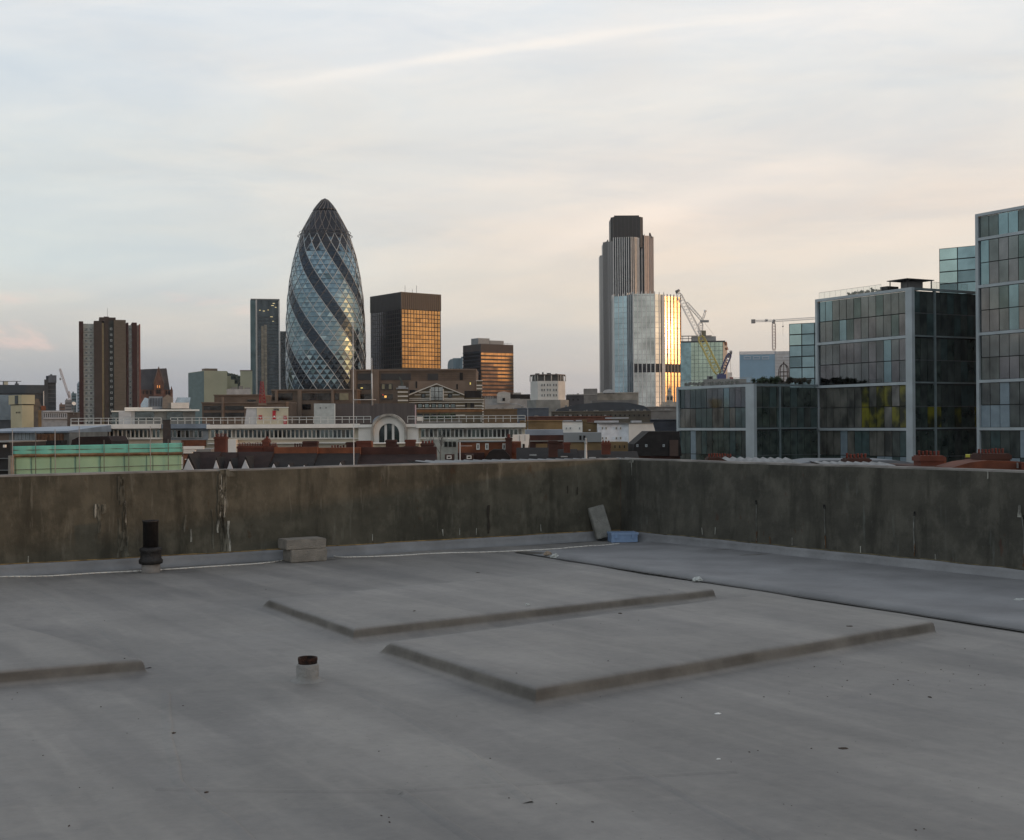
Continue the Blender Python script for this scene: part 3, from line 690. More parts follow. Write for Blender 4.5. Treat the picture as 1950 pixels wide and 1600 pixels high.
# ================================================================== THE CITY: landmark towers
# ---- tall glass tower with spiralling dark bands
def spiral_tower():
    d = 900.0; sc = F / d
    cx = at(620, 600, d).x
    t = thing('glass_tower', (cx, d, G), 'tall bullet shaped glass tower with dark spiral bands and a pointed dark crown', 'skyscraper')
    prof = [(376, .3), (378, 4.5), (382, 8.5), (390, 15), (404, 24.2), (420, 33), (437, 42.5), (460, 50), (484, 57.5), (522, 65.5), (565, 71.3), (619, 74.6), (673, 75.6), (737, 74.5), (790, 69), (853, 62)]
    def rad(z):
        py = 809 - (z + G - EYE.z) * sc
        for (a, ra), (b, rb) in zip(prof, prof[1:]):
            if a <= py <= b: return (ra + (rb - ra) * (py - a) / (b - a)) / sc
        return (prof[0][1] if py < prof[0][0] else prof[-1][1]) / sc
    ztop = (809 - 376) / sc + EYE.z - G; hr = 3.32; n = int(ztop / hr)
    zs = [ztop - .2 - hr * k for k in range(n)]
    def P(j, k, out=0.0):
        a = R(10 * j + 5 * k); r = rad(zs[k]) + out; return (r * math.sin(a), -r * math.cos(a), zs[k])
    k0 = int(round((zs[0] - ((809 - 672.6) / sc + EYE.z - G)) / hr))
    # dark strips: columns j with (j-j0)%6 in (0,1); at row k0 the strip runs from -8 to +12 degrees
    j0 = round((-8 - 5 * k0) / 10)
    kc = int(round((zs[0] - ((809 - 449) / sc + EYE.z - G)) / hr))      # crown line
    light, dark = MB(), MB(); crown = MB()
    for k in range(n - 1):
        for j in range(36):
            jj = (j - j0) % 6; T1 = [P(j, k), P(j + 1, k), P(j, k + 1)]      # apex down
            jt = (j + 1 - j0) % 6; T2 = [P(j + 1, k), P(j + 1, k + 1), P(j, k + 1)]
            # apex-down belongs to strip j; apex-up shares it
            if k < kc: crown.face(T1, 0); crown.face(T2, 0); continue
            if k < kc + 5:                                              # zigzag teeth below the crown
                a_ = (j - k // 1 * 0)
                tooth = (2 * j + k) % 4; rem = kc + 5 - k
            for T, nm in ((T1, 0), (T2, 1)):
                cxm = sum(10 * 0 + p[0] for p in T)
                ang = (10 * j + 5 * k + (5 if nm == 0 else 7.5)) % 20
                inT = k < kc + 5 and abs(ang - 10) < (kc + 5 - k) * 2.1
                if inT: crown.face(T, 0)
                elif jj in (0, 1): dark.face(T, nm)
                else: light.face(T, (nm if random.random() > .06 else 2) if random.random() > .03 else 3)
    tip = MB(); tip.lathe([(.9, ztop - 8.6), (1, ztop - 8.6)], 0, 3); tip = MB(); tip.lathe([(r_ / sc, (809 - y_) / sc + EYE.z - G) for y_, r_ in ((401, 23.0), (395, 18.9), (390, 15.2), (385, 11.2), (381.5, 8), (378.8, 5), (377, 2.4), (376.2, .3))], 0, 36); tl = MB()
    for q in range(18):
        a = R(20 * q); pr = [((r_ / sc + .12) * math.sin(a + s_ * .10), -(r_ / sc + .12) * math.cos(a + s_ * .10), (809 - y_) / sc + EYE.z - G) for s_, (y_, r_) in enumerate(((401, 23.0), (395, 18.9), (390, 15.2), (385, 11.2), (381.5, 8), (378.8, 5)))]
        for p0, p1 in zip(pr, pr[1:]): tl.beam(p0, p1, .2)
    tl.build('crown_lattice', mat('diagrid_dull', (.16, .15, .14), .5), t); tip.build('crown_tip', glass('tower_crown', (.045, .047, .052), .18, .2, .05), t, 'rounded dark tip')
    GL = [glass('tower_glass_teal', (.105, .158, .188), .09, .35, .05), glass('tower_glass_pale', (.165, .225, .255), .13, .30, .06),
          glass('tower_glass_mid', (.24, .31, .33), .1), glass('tower_glass_deep', (.08, .12, .13), .1)]
    light.build('pale_glazing', GL, t, 'pale blue green triangular glazing')
    dark.build('dark_glazing', [glass('tower_glass_dark', (.026, .036, .048), .10, .2, .05), glass('tower_glass_dark_b', (.034, .045, .058), .12, .2, .05)], t, 'dark spiral glazing bands')
    crown.build('crown_glazing', glass('tower_crown', (.045, .047, .052), .18, .2, .05), t, 'near black pointed crown glazing')
    WH = mat('diagrid_white', (.42, .46, .47), .5, 0, .08); LD = mat('diagrid_dull', (.16, .15, .14), .5)
    mb = MB()
    for k in range(n - 1):
        if k < 3: continue
        rr_ = .24 if k >= kc else .2
        for j in range(36):
            e = .15
            if (j - j0) % 2 == 0: mb.beam(P(j, k, e), P(j, k + 1, e), rr_, 0 if k >= kc and (j - j0) % 6 in (0, 2, 4) else 1, 4)
            if (j + k + j0) % 2 == 0: mb.beam(P(j, k, e), P(j - 1, k + 1, e), rr_ * .8, 0 if k >= kc and (j - j0) % 6 not in (1, 2) else 1, 4)
    mb.build('diagonal_lattice', [WH, LD], t)
    mb = MB()
    for k in range(kc + 1, n - 1):
        for j in range(36): mb.beam(P(j, k, .08), P(j + 1, k, .08), .13, 0, 4)
    mb.build('floor_rings', mat('floor_ring', (.06, .065, .07), .5), t)
    mb = MB()
    for zo, ro in ((0, 2.0), (2.6, 1.6)):
        zr = zs[kc] + zo - .5; rr_ = rad(zr) + ro
        for j in range(48):
            a, b = R(7.5 * j), R(7.5 * (j + 1)); mb.beam((rr_ * math.sin(a), -rr_ * math.cos(a), zr), (rr_ * math.sin(b), -rr_ * math.cos(b), zr), .22, 0, 4)
            if zo == 0 and j % 2 == 0: mb.beam((rr_ * math.sin(a), -rr_ * math.cos(a), zr), ((rr_ - 2) * math.sin(a), -(rr_ - 2) * math.cos(a), zr + 1.4), .16, 0, 4)
    mb.build('maintenance_rail', mat('rail_dark', (.07, .07, .07), .5), t)
spiral_tower()
# ---- ribbed steel tower of three lobes
def ribs(mb, pts, z0, z1, sp, w, dep, m=0, extra=0.0):
    for a, b in zip(pts, pts[1:]):
        a = Vector(a); b = Vector(b); L = (b - a).length; n = max(1, round(L / sp)); e = (b - a) / L; nn = Vector((e.y, -e.x))
        for k in range(n + 1 if (b - Vector(pts[-1])).length < 1e-6 else n):
            c = a + e * (L * k / n)
            q = [c - e * w / 2 - nn * .1, c - e * w / 2 + nn * dep, c + e * w / 2 + nn * dep, c + e * w / 2 - nn * .1]
            mb.prism([(v.x, v.y) for v in q], z0, z1 + extra, m)
def px2x(px, d, py): return at(px, py, d).x
def ribbed_tower():
    d = 1100.0
    t = thing('ribbed_tower', (px2x(1197, d, 600), d, G), 'very tall steel ribbed office tower with a black core rising above its three wings', 'skyscraper')
    ox = t.location.x; X_ = lambda px, py=600: px2x(px, d, py) - ox; Z_ = lambda py: zat(1197, py, d) - G
    STEEL = mat('rib_steel', (.60, .58, .55), .45, .5, .1, .3); GLS = glass('ribbed_glass', (.030, .031, .034), .25, .3, .3)
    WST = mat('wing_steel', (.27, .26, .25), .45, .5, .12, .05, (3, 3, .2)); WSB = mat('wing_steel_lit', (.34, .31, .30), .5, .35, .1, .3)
    # centre wing: flat front, rounded right shoulder
    cw = [(X_(1169), -2), (X_(1201), -6), (X_(1208), -5), (X_(1213), -2.5), (X_(1217), 1.5), (X_(1218.5), 6), (X_(1218.5), 26), (X_(1169), 26)]
    MB().prism(cw, 0, Z_(455)).build('centre_wing', GLS, t)
    mb = MB(); ribs(mb, cw[:6], 0, Z_(455), 1.95, .62, .75, 0, .8)
    for zz in range(int(Z_(455) / 3.9)): pass
    mb.build('fins', STEEL, t)
    lw = [(X_(1151), 7), (X_(1158), 1), (X_(1168.9), -1.8), (X_(1168.9), 27), (X_(1151), 27)]
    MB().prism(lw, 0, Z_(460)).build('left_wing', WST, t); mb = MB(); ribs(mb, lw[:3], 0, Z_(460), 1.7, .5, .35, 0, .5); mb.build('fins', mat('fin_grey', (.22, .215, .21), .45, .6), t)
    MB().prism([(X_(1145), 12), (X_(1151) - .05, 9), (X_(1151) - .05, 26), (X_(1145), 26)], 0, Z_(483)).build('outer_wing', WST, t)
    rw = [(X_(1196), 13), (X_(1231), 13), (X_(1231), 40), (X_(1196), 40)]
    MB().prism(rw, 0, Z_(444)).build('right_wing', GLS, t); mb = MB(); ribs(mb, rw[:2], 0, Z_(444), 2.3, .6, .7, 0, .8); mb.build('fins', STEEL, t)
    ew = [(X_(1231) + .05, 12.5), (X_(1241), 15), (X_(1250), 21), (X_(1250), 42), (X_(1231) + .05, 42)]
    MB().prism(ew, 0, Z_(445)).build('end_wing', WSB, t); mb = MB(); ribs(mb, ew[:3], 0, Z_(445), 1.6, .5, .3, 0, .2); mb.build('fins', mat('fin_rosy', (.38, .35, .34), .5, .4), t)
    # dark plant-floor band, wrapped between the fins
    for pya, pyb in ((533, 540),): MB().prism([(p[0], p[1] - .12) for p in cw[:6]] + [(cw[5][0], 8), (cw[0][0], 8)], Z_(pyb), Z_(pya)).build('plant_band', mat('plant_black', (.02, .02, .022), .6), t)
    cor = [(X_(1166), 6), (X_(1170), 3), (X_(1221), 3), (X_(1226), 6), (X_(1226), 30), (X_(1166), 30)]
    CORE = mat('core_black', (.030, .029, .027), .5, 0, .2, .1, (4, 4, .3))
    MB().prism(cor, Z_(470), Z_(412)).build('core', CORE, t); mb = MB(); ribs(mb, cor[:4], Z_(470), Z_(412), 3.2, .5, .3); mb.build('core_ribs', mat('core_rib', (.05, .047, .042), .5), t)
    MB().prism([(X_(1172), 8), (X_(1220), 8), (X_(1214), 26), (X_(1176), 26)], Z_(412), Z_(407.5)).build('core_cap', CORE, t)
    for px, py, s_ in ((1160, 452, 1), (1244, 439, -1)):
        mb = MB(); mb.prof([(X_(px - 3), Z_(py + 9)), (X_(px + 3.5), Z_(py + 9)), (X_(px + 2 * s_), Z_(py - 1)), (X_(px + .5 * s_), Z_(py - 1))], 17, 20); mb.build('roof_cradle', mat('cradle_dark', (.10, .095, .09), .6), t)
ribbed_tower()
# ---- faceted mirror glass block in front of it
def faceted():
    d = 950.0
    t = thing('mirror_block', (px2x(1235, d, 650), d, G), 'faceted mirror glass office block with white fins and one facet glowing gold', 'office block')
    ox = t.location.x; X_ = lambda px: px2x(px, d, 650) - ox; Z_ = lambda py: zat(1235, py, d) - G
    pts = [(X_(1170), 14), (X_(1171), 6), (X_(1196), 0), (X_(1205), -6), (X_(1245), -6.5), (X_(1263), -3.5), (X_(1298), 6.5)]
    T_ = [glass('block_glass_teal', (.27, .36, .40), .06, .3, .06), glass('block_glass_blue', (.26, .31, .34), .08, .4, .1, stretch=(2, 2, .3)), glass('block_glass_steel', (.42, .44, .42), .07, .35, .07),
          glass('block_glass_pale', (.62, .63, .60), .06, .25, .05), glass('block_glass_gold', (.26, .215, .165), .09, .12, .1)]  # gold entry: sunset reflection partly put into the glass tint
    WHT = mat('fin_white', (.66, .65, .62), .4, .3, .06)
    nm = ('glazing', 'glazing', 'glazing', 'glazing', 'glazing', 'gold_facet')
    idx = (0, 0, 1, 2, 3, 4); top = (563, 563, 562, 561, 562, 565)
    bz = [(Z_(a), Z_(b)) for a, b in ((693.5, 710),)]
    body = pts + [(X_(1298), 40), (X_(1170), 40)]
    MB().prism(body, 0, Z_(566)).build('core', mat('block_core', (.10, .10, .10), .7), t)
    DKB = mat('plant_black', (.02, .02, .022), .6)
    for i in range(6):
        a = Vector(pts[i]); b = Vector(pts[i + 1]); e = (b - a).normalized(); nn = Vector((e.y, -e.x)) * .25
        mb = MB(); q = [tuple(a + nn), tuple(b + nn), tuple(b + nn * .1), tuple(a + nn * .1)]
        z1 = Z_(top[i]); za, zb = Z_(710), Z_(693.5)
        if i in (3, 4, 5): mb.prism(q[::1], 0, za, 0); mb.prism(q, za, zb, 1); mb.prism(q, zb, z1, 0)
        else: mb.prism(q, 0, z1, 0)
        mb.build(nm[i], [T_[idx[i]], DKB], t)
        mb = MB(); q2 = []
        for z in range(3, int(z1), 4): mb.beam(Vector((*(a + nn), z)), Vector((*(b + nn), z)), .11, 0, 4)
        mb.build('floor_lines', mat('joint_dark', (.10, .11, .11), .5), t)  # horizontal floor lines across this facet
        f = MB(); sp = {0: 3, 1: 4.6, 2: 2.4, 3: 3.3, 4: 3.4, 5: 3.6}[i]; ribs(f, [pts[i], pts[i + 1]], 0, z1, sp, .62 if i == 3 else .42, .8 if i != 1 else .35, 0, 1.6)
        f.build('fins', mat('fin_sunset_tint', (.40, .33, .26), .5) if i == 5 else WHT if i != 2 else mat('fin_steel', (.34, .37, .39), .4, .4), t)  # gold facet: sunset warmth put into the white fins' colour
    f = MB(); e = Vector(pts[5]); f.prism([(e.x - 1.6, e.y - 1.9), (e.x + .9, e.y - 1.2), (e.x + .9, e.y + .2), (e.x - 1.6, e.y - .5)], 0, Z_(563)); f.build('corner_pier', mat('pier_white', (.66, .62, .56), .6, 0), t)
    MB().box(X_(1287), X_(1290), 4, 6, Z_(607), Z_(600)).build('window_cradle', mat('cradle_dark', (.1, .09, .09)), t)
faceted()
# ---- square tower, dark cap, bronze glazing
def bronze():
    b = TB('bronze_tower', 707, 765, 839, 960, 38, 556, 'square tower of bronze glass under a deep black top band', 'skyscraper'); a_, b_, H = b.a, b.b, b.H
    zc = b.z(588); zb = b.z(700)
    MB().box(0, a_, 0, b_, 0, zc - .02).build('shaft', mat('bronze_core', (.03, .028, .025), .6), b.t)
    mb = MB(); mb.box(-.5, a_ + .5, -.5, b_ + .5, zc, H); mb.build('cap_band', mat('cap_black', (.020, .019, .020), .45, 0, .15, .1, (2, 2, .2)), b.t)
    mb = MB(); ribs(mb, [(-.5, b_), (-.5, -.5), (a_, -.5)], zc, H - .6, 1.9, .25, .3); mb.build('cap_fins', mat('cap_fin', (.045, .042, .042), .5), b.t)
    n = 13; rows = 14; rh = (zc - zb) / rows; w = a_ / n
    BR = [glass('bronze_glass_' + str(i), c, .10, .12, .2, .04) for i, c in enumerate([(.108, .090, .062), (.096, .080, .055), (.120, .099, .067), (.085, .070, .050)])]
    rnd = random.Random(3)
    b.panes('r', [0.25 + (a_ - .5) / 6 * i for i in range(6)], [zb + rh * j for j in range(rows)], (a_ - .5) / 6 - .16, rh - .55, BR, pick=lambda i, j: rnd.choice((0, 0, 1, 2, 3)), proud=.2)
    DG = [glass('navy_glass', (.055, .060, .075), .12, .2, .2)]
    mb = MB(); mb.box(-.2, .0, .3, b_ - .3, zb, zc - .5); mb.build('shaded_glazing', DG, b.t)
    mb = MB(); ribs(mb, [(-.2, b_), (-.2, 0)], zb, zc, b_ / 14, .2, .25); ribs(mb, [(0, -.2), (a_, -.2)], zb, zc, w, .3, .2)
    mb.build('mullions', mat('mullion_and_floor_line_black', (.022, .020, .018), .5), b.t)
    mb = MB()
    for j in range(rows + 1): mb.box(-.3, .0, .3, b_, zb + rh * j - .2, zb + rh * j + .12)
    mb.build('floor_lines', mat('mullion_and_floor_line_black', (.02, .02, .02)), b.t)
    mb = MB()
    for x, y, h in ((6, 4, 5.5), (a_ - 16, 9, 7), (12, 3, 3)): mb.beam((x, y, H), (x, y, H + h), .16)
    mb.build('roof_mast', mat('mast_dark', (.07, .07, .07)), b.t)
bronze()
def striped():
    b = TB('banded_tower', 882, 916, 978, 900, 33, 655, 'squat brown office tower with horizontal window bands glowing gold', 'office block'); a_, b_, H = b.a, b.b, b.H
    MB().box(0, a_, 0, b_, 0, H).build('shaft', mat('banded_core', (.050, .038, .034), .6, 0, .15, .2), b.t)
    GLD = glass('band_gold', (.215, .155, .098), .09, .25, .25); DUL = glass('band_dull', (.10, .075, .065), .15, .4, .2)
    rows = 12; zt = b.z(670); rh = (zt - b.z(755)) / rows
    for j in range(rows):
        z = zt - rh * (j + 1) + .45
        cut = 0 if j < 3 else a_ * (.0, .0, .0, .33, .42, .40, .42, .45, 1, 1, 1, 1)[j]  # past each row's cut the sunset reflection is put into a gold tint
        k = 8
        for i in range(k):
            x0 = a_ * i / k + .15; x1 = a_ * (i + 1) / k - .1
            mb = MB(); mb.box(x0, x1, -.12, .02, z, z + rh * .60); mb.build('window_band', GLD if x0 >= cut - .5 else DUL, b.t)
    mb = MB(); mb.box(-.12, .02, .4, b_ - .4, 0, H - 5); mb.build('shaded_glazing', glass('navy_glass_b', (.030, .037, .050), .15), b.t)
    mb = MB()
    for j in range(rows + 1): mb.box(-.25, .02, .4, b_, zt - rh * j - .4, zt - rh * j + .3)
    mb.build('floor_lines', mat('navy_line', (.02, .024, .032)), b.t)
    mb = MB(); mb.box(a_ * .0 + 1, a_ * .38, 5, b_ * .6, H, b.z(643)); mb.box(a_ * .42, a_ * .84, 6, b_ * .7, H, b.z(646.5)); mb.build('plant_room', mat('plant_grey', (.26, .27, .27), .7), b.t)
    mb = MB()
    for k in range(9): mb.beam((a_ * .1 * k + 2, 2, H), (a_ * .1 * k + 2, 2, H + 1.3), .12)
    mb.box(.5, a_ - .5, 1.2, 1.5, H + .9, H + 1.1); mb.build('roof_rail', mat('rail_pale', (.3, .3, .29)), b.t)
striped()
# ---- slim tower beside the spiral tower
def slim():
    d = 980.0
    f = FR('slim_tower', 477, d, 'slim dark glass tower with two pale vertical piers close beside the spiral tower', 'skyscraper', py=680)
    f.part('shaft', glass('slim_glass', (.050, .062, .070), .12, .4, .15, stretch=(2, 2, .5)), [(477.5, 532, 571, None, 0, 28)])
    f.part('side_facet', glass('slim_facet', (.06, .09, .10), .12, .3, .1), [(477, 487, 572.5, None, -.8, 6)])
    f.part('pale_pier', mat('pier_pale', (.40, .42, .42), .5), [(487.2, 490, 571, None, -1.3, 3)]); f.part('pale_pier', mat('pier_pale', (.4, .42, .42)), [(530.5, 533, 573, None, -1.0, 3)])
    f.part('parapet', mat('slim_cap', (.17, .18, .18), .5), [(478, 533, 569.3, 571.2, -.4, 28.4)])
    f.part('mullions', mat('slim_mullion', (.075, .10, .115), .4, .5), [(x, x + .75, 573, None, -.35, .1) for x in [491.5 + 2.6 * i for i in range(15)]])
    f.part('floor_lines', mat('slim_line', (.055, .07, .078), .4, .4), [(490, 530.5, y, y + 1.1, -.5, .1) for y in [604 + 6.4 * i for i in range(26)]])
    f.part('stair_glazing', mat('slim_stair', (.20, .20, .165), .6, 0, .3, .3, (1, 1, 2)), [(497.5, 502.5, 621, None, -.6, .1), (503.5, 508.5, 619, None, -.6, .1)])
    LIT = mat('lit_ceiling', (.8, .7, .4), .5, emit=((1, .80, .38), .55))
    for px, py, w in ((494, 590.5, 3), (501, 592, 4), (510, 590, 2.5), (517, 581.5, 5), (524, 585, 3), (515, 603, 5), (519, 611.5, 3), (520, 577.5, 4)):
        f.part('lit_window', LIT, [(px, px + w, py, py + 1.1, -.45, 0)])
    g = FR('tower_wing', 533, 990, 'low dark glass wing squeezed between slim tower and spiral tower', 'office block', py=700)
    g.part('shaft', glass('wing_glass', (.045, .052, .058), .12, .4, .3), [(533.6, 552, 631, None, 0, 20)])
    g.part('floor_lines', mat('slim_line', (.05, .06, .07)), [(533.6, 548, y, y + 1, -.2, .1) for y in [636 + 6 * i for i in range(21)]])
slim()
# ---- brick and concrete residential tower
def flats():
    d = 600.0
    f = FR('flats_tower', 150, d, 'brick and concrete block of flats, tallest building at the near end of the skyline', 'tower block', py=700)
    BRK = mat('flats_brick', (.042, .018, .016), .85, 0, .15, .5); DKB = mat('flats_dark', (.050, .040, .034), .85, 0, .15, .3); GRN = mat('flats_brown', (.105, .090, .070), .85, 0, .12, .4, (1, 1, 5))
    LT = mat('flats_concrete', (.48, .47, .42), .85, 0, .15, .6); LR = mat('flats_brick_sunlit', (.20, .075, .055), .8)  # LR: brick with the sunlit end's warmth put into the colour
    f.part('core', DKB, [(152, 266, 618, None, 3.2, 22)])
    f.part('brick_pier', BRK, [(150.5, 159, 612, None, 0, 22)], 'brick end pier'); f.part('brick_pier', DKB, [(179, 194.5, 611.5, None, -1, 20)]); f.part('brick_pier', BRK, [(241, 245, 614.5, None, 0, 20)])
    f.part('brick_pier', BRK, [(251.5, 261, 614.5, None, -.5, 20)]); f.part('end_pier', LR, [(265.2, 267.6, 617.5, None, -.2, 20)])
    f.part('bay', LT, [(159, 179, 616, None, 2.0, 12)]); f.part('bay', LT, [(245, 251.5, 619, None, 1.6, 12)]); f.part('bay', mat('flats_concrete_sunlit', (.52, .40, .33), .8), [(261, 265.2, 619, None, 1.2, 12)])  # last bay: sunlight put into a rosier concrete
    f.part('tan_strip', mat('flats_tan', (.42, .33, .19), .8), [(194.6, 198.5, 615, None, .6, 10)])
    f.part('brown_panel', GRN, [(217, 240, 609.5, None, -.6, 18)]); f.part('brown_pier', DKB, [(199, 207, 611, None, 0, 14)])
    f.part('recess', mat('recess_grey', (.055, .055, .048), .8), [(207, 217, 611, None, 1, 14)])
    f.part('lift_house', DKB, [(189.5, 221, 604, 611.4, 1.5, 16), (198.5, 208, 602, 604, 3, 12)])
    f.part('mast', DKB, [(205.6, 206.1, 584, 604, 8, 8.3)])
    WG = glass('flats_glass', (.10, .11, .11), .15); FR_ = mat('flats_frame', (.52, .51, .47), .7)
    rows = [624 + 11.05 * k for k in range(17)]
    f.windows([164.5, 173.5], rows, 6.2, 6.2, 2.0, [FR_, WG], .18); f.windows([248.2], rows, 4.2, 5.5, 1.6, [FR_, WG], .12); f.windows([212], rows, 4.5, 4.5, 1.0, [FR_, WG], .15)
    f.windows([263.1], [626 + 22.1 * k for k in range(8)], 2.8, 6, 1.2, [FR_, mat('flats_sunlit_pane', (.5, .35, .28), .6)], 0)  # sunlight on these panes put into a warm flat colour
    f.part('string_courses', mat('flats_line', (.22, .22, .20), .8), [(159, 179, y + 8.2, y + 9.2, 1.85, 2.1) for y in rows])
flats()
# ---- green glass block behind the crane
def greenblock():
    d = 860.0
    f = FR('green_glass_block', 1298, d, 'pale green glass office block behind the yellow crane jib', 'office block', py=690)
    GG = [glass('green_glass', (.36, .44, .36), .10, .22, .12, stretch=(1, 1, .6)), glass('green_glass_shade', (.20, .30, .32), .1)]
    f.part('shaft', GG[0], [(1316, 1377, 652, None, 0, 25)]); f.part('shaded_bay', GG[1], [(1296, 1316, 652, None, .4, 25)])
    mb = MB(); xa = f.x(1377) + .05; xb = f.x(1386); mb.prism([(xa, .2), (xb, 9), (xb, 25), (xa, 25)], 0, f.z(653)); mb.build('side_face', mat('green_side', (.45, .38, .30), .5), f.t)
    f.part('eaves', mat('green_eave', (.05, .055, .055), .6), [(1296, 1381, 649.5, 652, -1, 26)])
    f.part('plant_room', mat('plant_pale', (.28, .28, .27), .7), [(1317, 1364, 640, 649.4, 4, 20)])
    f.part('roof_frame', mat('frame_dark', (.05, .05, .05)), [(1296, 1356, 638.6, 640, 3, 4), (1296, 1318, 644, 645, 3, 4), (1300, 1301, 640, 649.4, 3, 4), (1311, 1312, 640, 649.4, 3, 4)])
    f.part('mullions', mat('green_line', (.13, .17, .15), .5), [(x, x + .8, 652, None, -.3, .1) for x in (1322, 1330, 1338, 1346, 1353, 1361, 1369, 1376)])
    f.part('floor_lines', mat('green_line2', (.24, .30, .25), .5), [(1316, 1377, y, y + .8, -.15, .1) for y in range(660, 745, 8)])
greenblock()
# ---- wrapped block far behind
def wrapped():
    f = FR('wrapped_block', 1408, 1250, 'pale blue building site block wrapped in sheeting with three empty outlined panels', 'building site', py=720)
    f.part('sheeting', mat('wrap_blue', (.24, .37, .47), .8, 0, .08, .1), [(1408.5, 1476, 675, None, 0, 30)]); f.part('pale_sheeting', mat('wrap_pale', (.50, .49, .48), .8, 0, .1, .2), [(1476, 1506, 669, None, -.3, 30)])
    f.part('netting', mat('wrap_net', (.48, .48, .50), .8, alpha=.55), [(1408, 1478, 669, 675, -.4, -.2)])
    WHT = mat('wrap_white', (.62, .63, .66), .7)
    for x in (1417, 1434.5, 1452, 1492):
        xs = x; f.part('outlined_panel', WHT, [(x, x + 12.5, 679, 679.8, -.6, 0), (x, x + 12.5, 683.4, 684.2, -.6, 0), (x, x + .8, 679.8, 683.4, -.6, 0), (x + 11.7, x + 12.5, 679.8, 683.4, -.6, 0)])
    f.part('deck_lines', mat('wrap_line', (.38, .35, .34), .8), [(1476, 1506, y, y + .7, -.5, -.2) for y in range(674, 740, 6)])
wrapped()
# ================================================================== modern office row at the near side
FRM = mat('office_frame', (.37, .42, .44), .45, .15, .10, .4); DFR = mat('office_dark_frame', (.055, .065, .068), .5)
PAN = [glass('pane_grey', (.125, .140, .146), .05, .25, .25, .03), glass('pane_mauve', (.135, .140, .150), .05, .25, .3, .03), glass('pane_green', (.092, .120, .122), .05, .2, .3, .03),
       glass('pane_teal', (.16, .235, .265), .10, .15, .3, .02), mat('pane_dark', (.050, .064, .062), .12, .25, .4, .5, (1, 1, .6), spec=.8, col2=(.095, .115, .108)), mat('pane_yellow', (.030, .036, .020), .2, 0, .3, .42, (1, 1, .8), col2=(.150, .145, .018), lo=.42, hi=.6),
       mat('pane_blind', (.20, .26, .30), .35, .2, .1), mat('pane_deepteal', (.060, .095, .095), .12, .25, .3, .5, spec=.8), mat('pane_ink', (.034, .054, .050), .12, .2, .5, .6, spec=.8, col2=(.072, .098, .086)),
       mat('pane_room', (.070, .076, .070), .12, .2, .4, .45, (1, 1, .6), spec=.9, col2=(.165, .165, .145))]
office_rnd = random.Random(11)
def office(name, pxL, pxC, pxR, d, th, top, rails, ncol, groups, label, retcol, dark_from, cornerw=1.0, trans=None, retpick=None, pick=None, pym=None):
    """rails: photo heights (at the near corner) of the pale horizontal rails, top first; groups: rows of panes between rails"""
    b = TB(name, pxL, pxC, pxR, d, th, top, label, 'office building', 'glass office buildings in one row', pym=pym)
    A, B_, H = b.a, b.b, b.H
    zr = [b.z(y) for y in rails] + [0]
    MB().box(.25, A, .25, B_ - .02, 0, H - .5).build('shell', mat('office_shell', (.02, .024, .025), .7), b.t)
    mb = MB()
    rw = .42
    for z in zr[:-1]: mb.box(-.35, .24, cornerw, B_ - .5, z - rw, z)
    mb.box(-.35, .24, B_ - .5, B_, 0, H)
    mb.box(-.35, .24, -.35, cornerw - .004, 0, H)
    mb.build('frame', FRM, b.t)
    mb = MB(); mb.box(.245, A, -.20, .2, H - .35, H - .003); 
    for z in zr[1:-1]: mb.box(.245, A, -.12, .2, z - .22, z)
    mb.box(retcol, retcol + .22, -.3, .2, 0, H - .36)
    mb.build('return_frame', mat('office_return', (.15, .19, .20), .5), b.t)
    # panes of the long face, each its own part
    w = (B_ - .5 - cornerw) / ncol
    gi = 0; cells = []
    for g, (za, zb) in enumerate(zip(zr, zr[1:])):
        rows = groups[g] if g < len(groups) else 2
        if rows == 0: continue
        z1 = za - rw
        if zb == 0: zb = max(0, z1 - 7.9)
        rh = (z1 - zb) / rows
        for r_ in range(rows): cells.append((g, r_, z1 - rh * (r_ + 1), rh))
    for (g, r_, z, rh) in cells:
        cache = {}
        for i in range(ncol):
            col = ncol - 1 - i                                       # counted from the far end, as seen
            k = pick(g, r_, col)
            if k is None: continue
            if k not in cache:
                m2 = MB(); m2.box(-.02, .24, .05, w - .05, .06, rh - .06); cache[k] = m2.mesh('window', [PAN[k]])
            o = bpy.data.objects.new('window', cache[k]); C.objects.link(o); o.parent = b.t
            o.location = (office_rnd.uniform(-.01, .01), cornerw + w * i, z); o.rotation_euler = (0, 0, office_rnd.uniform(-.006, .006))
    # return face
    n = max(3, int((A - .3) / 1.45)); w2 = (A - .3) / n
    for (g, r_, z, rh) in cells:
        for i in range(n):
            k = retpick(g, r_, i, n); m2 = MB(); m2.box(0, w2 - .10, -.03, .2, .06, rh - .06); o = m2.build('return_window', PAN[k], b.t); o.location = (.3 + w2 * i, 0, z)
    mb = MB()
    for (g, r_, z, rh) in cells: mb.box(.3, A, -.05, .15, z - .08, z + .05)
    mb.build('return_transoms', DFR, b.t)
    return b
def pk2(g, r_, c):
    rn = office_rnd.random()
    if g == 0: 
        if (r_, c) in ((0, 0), (0, 1), (1, 3)): return 3
        return 0 if rn < .6 else (2 if rn < .8 else 1)
    if g == 1: return 3 if c == 9 else (1 if rn < .45 else 0)
    if g == 2:
        if r_ == 0: return 5 if 6 <= c <= 11 and rn < .7 else 9
        return 5 if c >= 6 and rn < .85 else 9
    if r_ == 0: return 6 if c == 3 else (7 if c >= 4 and rn < .4 else 9 if rn < .8 else 4)
    return 6 if c in (3, 8, 9, 11) else (7 if rn < .4 else 8)
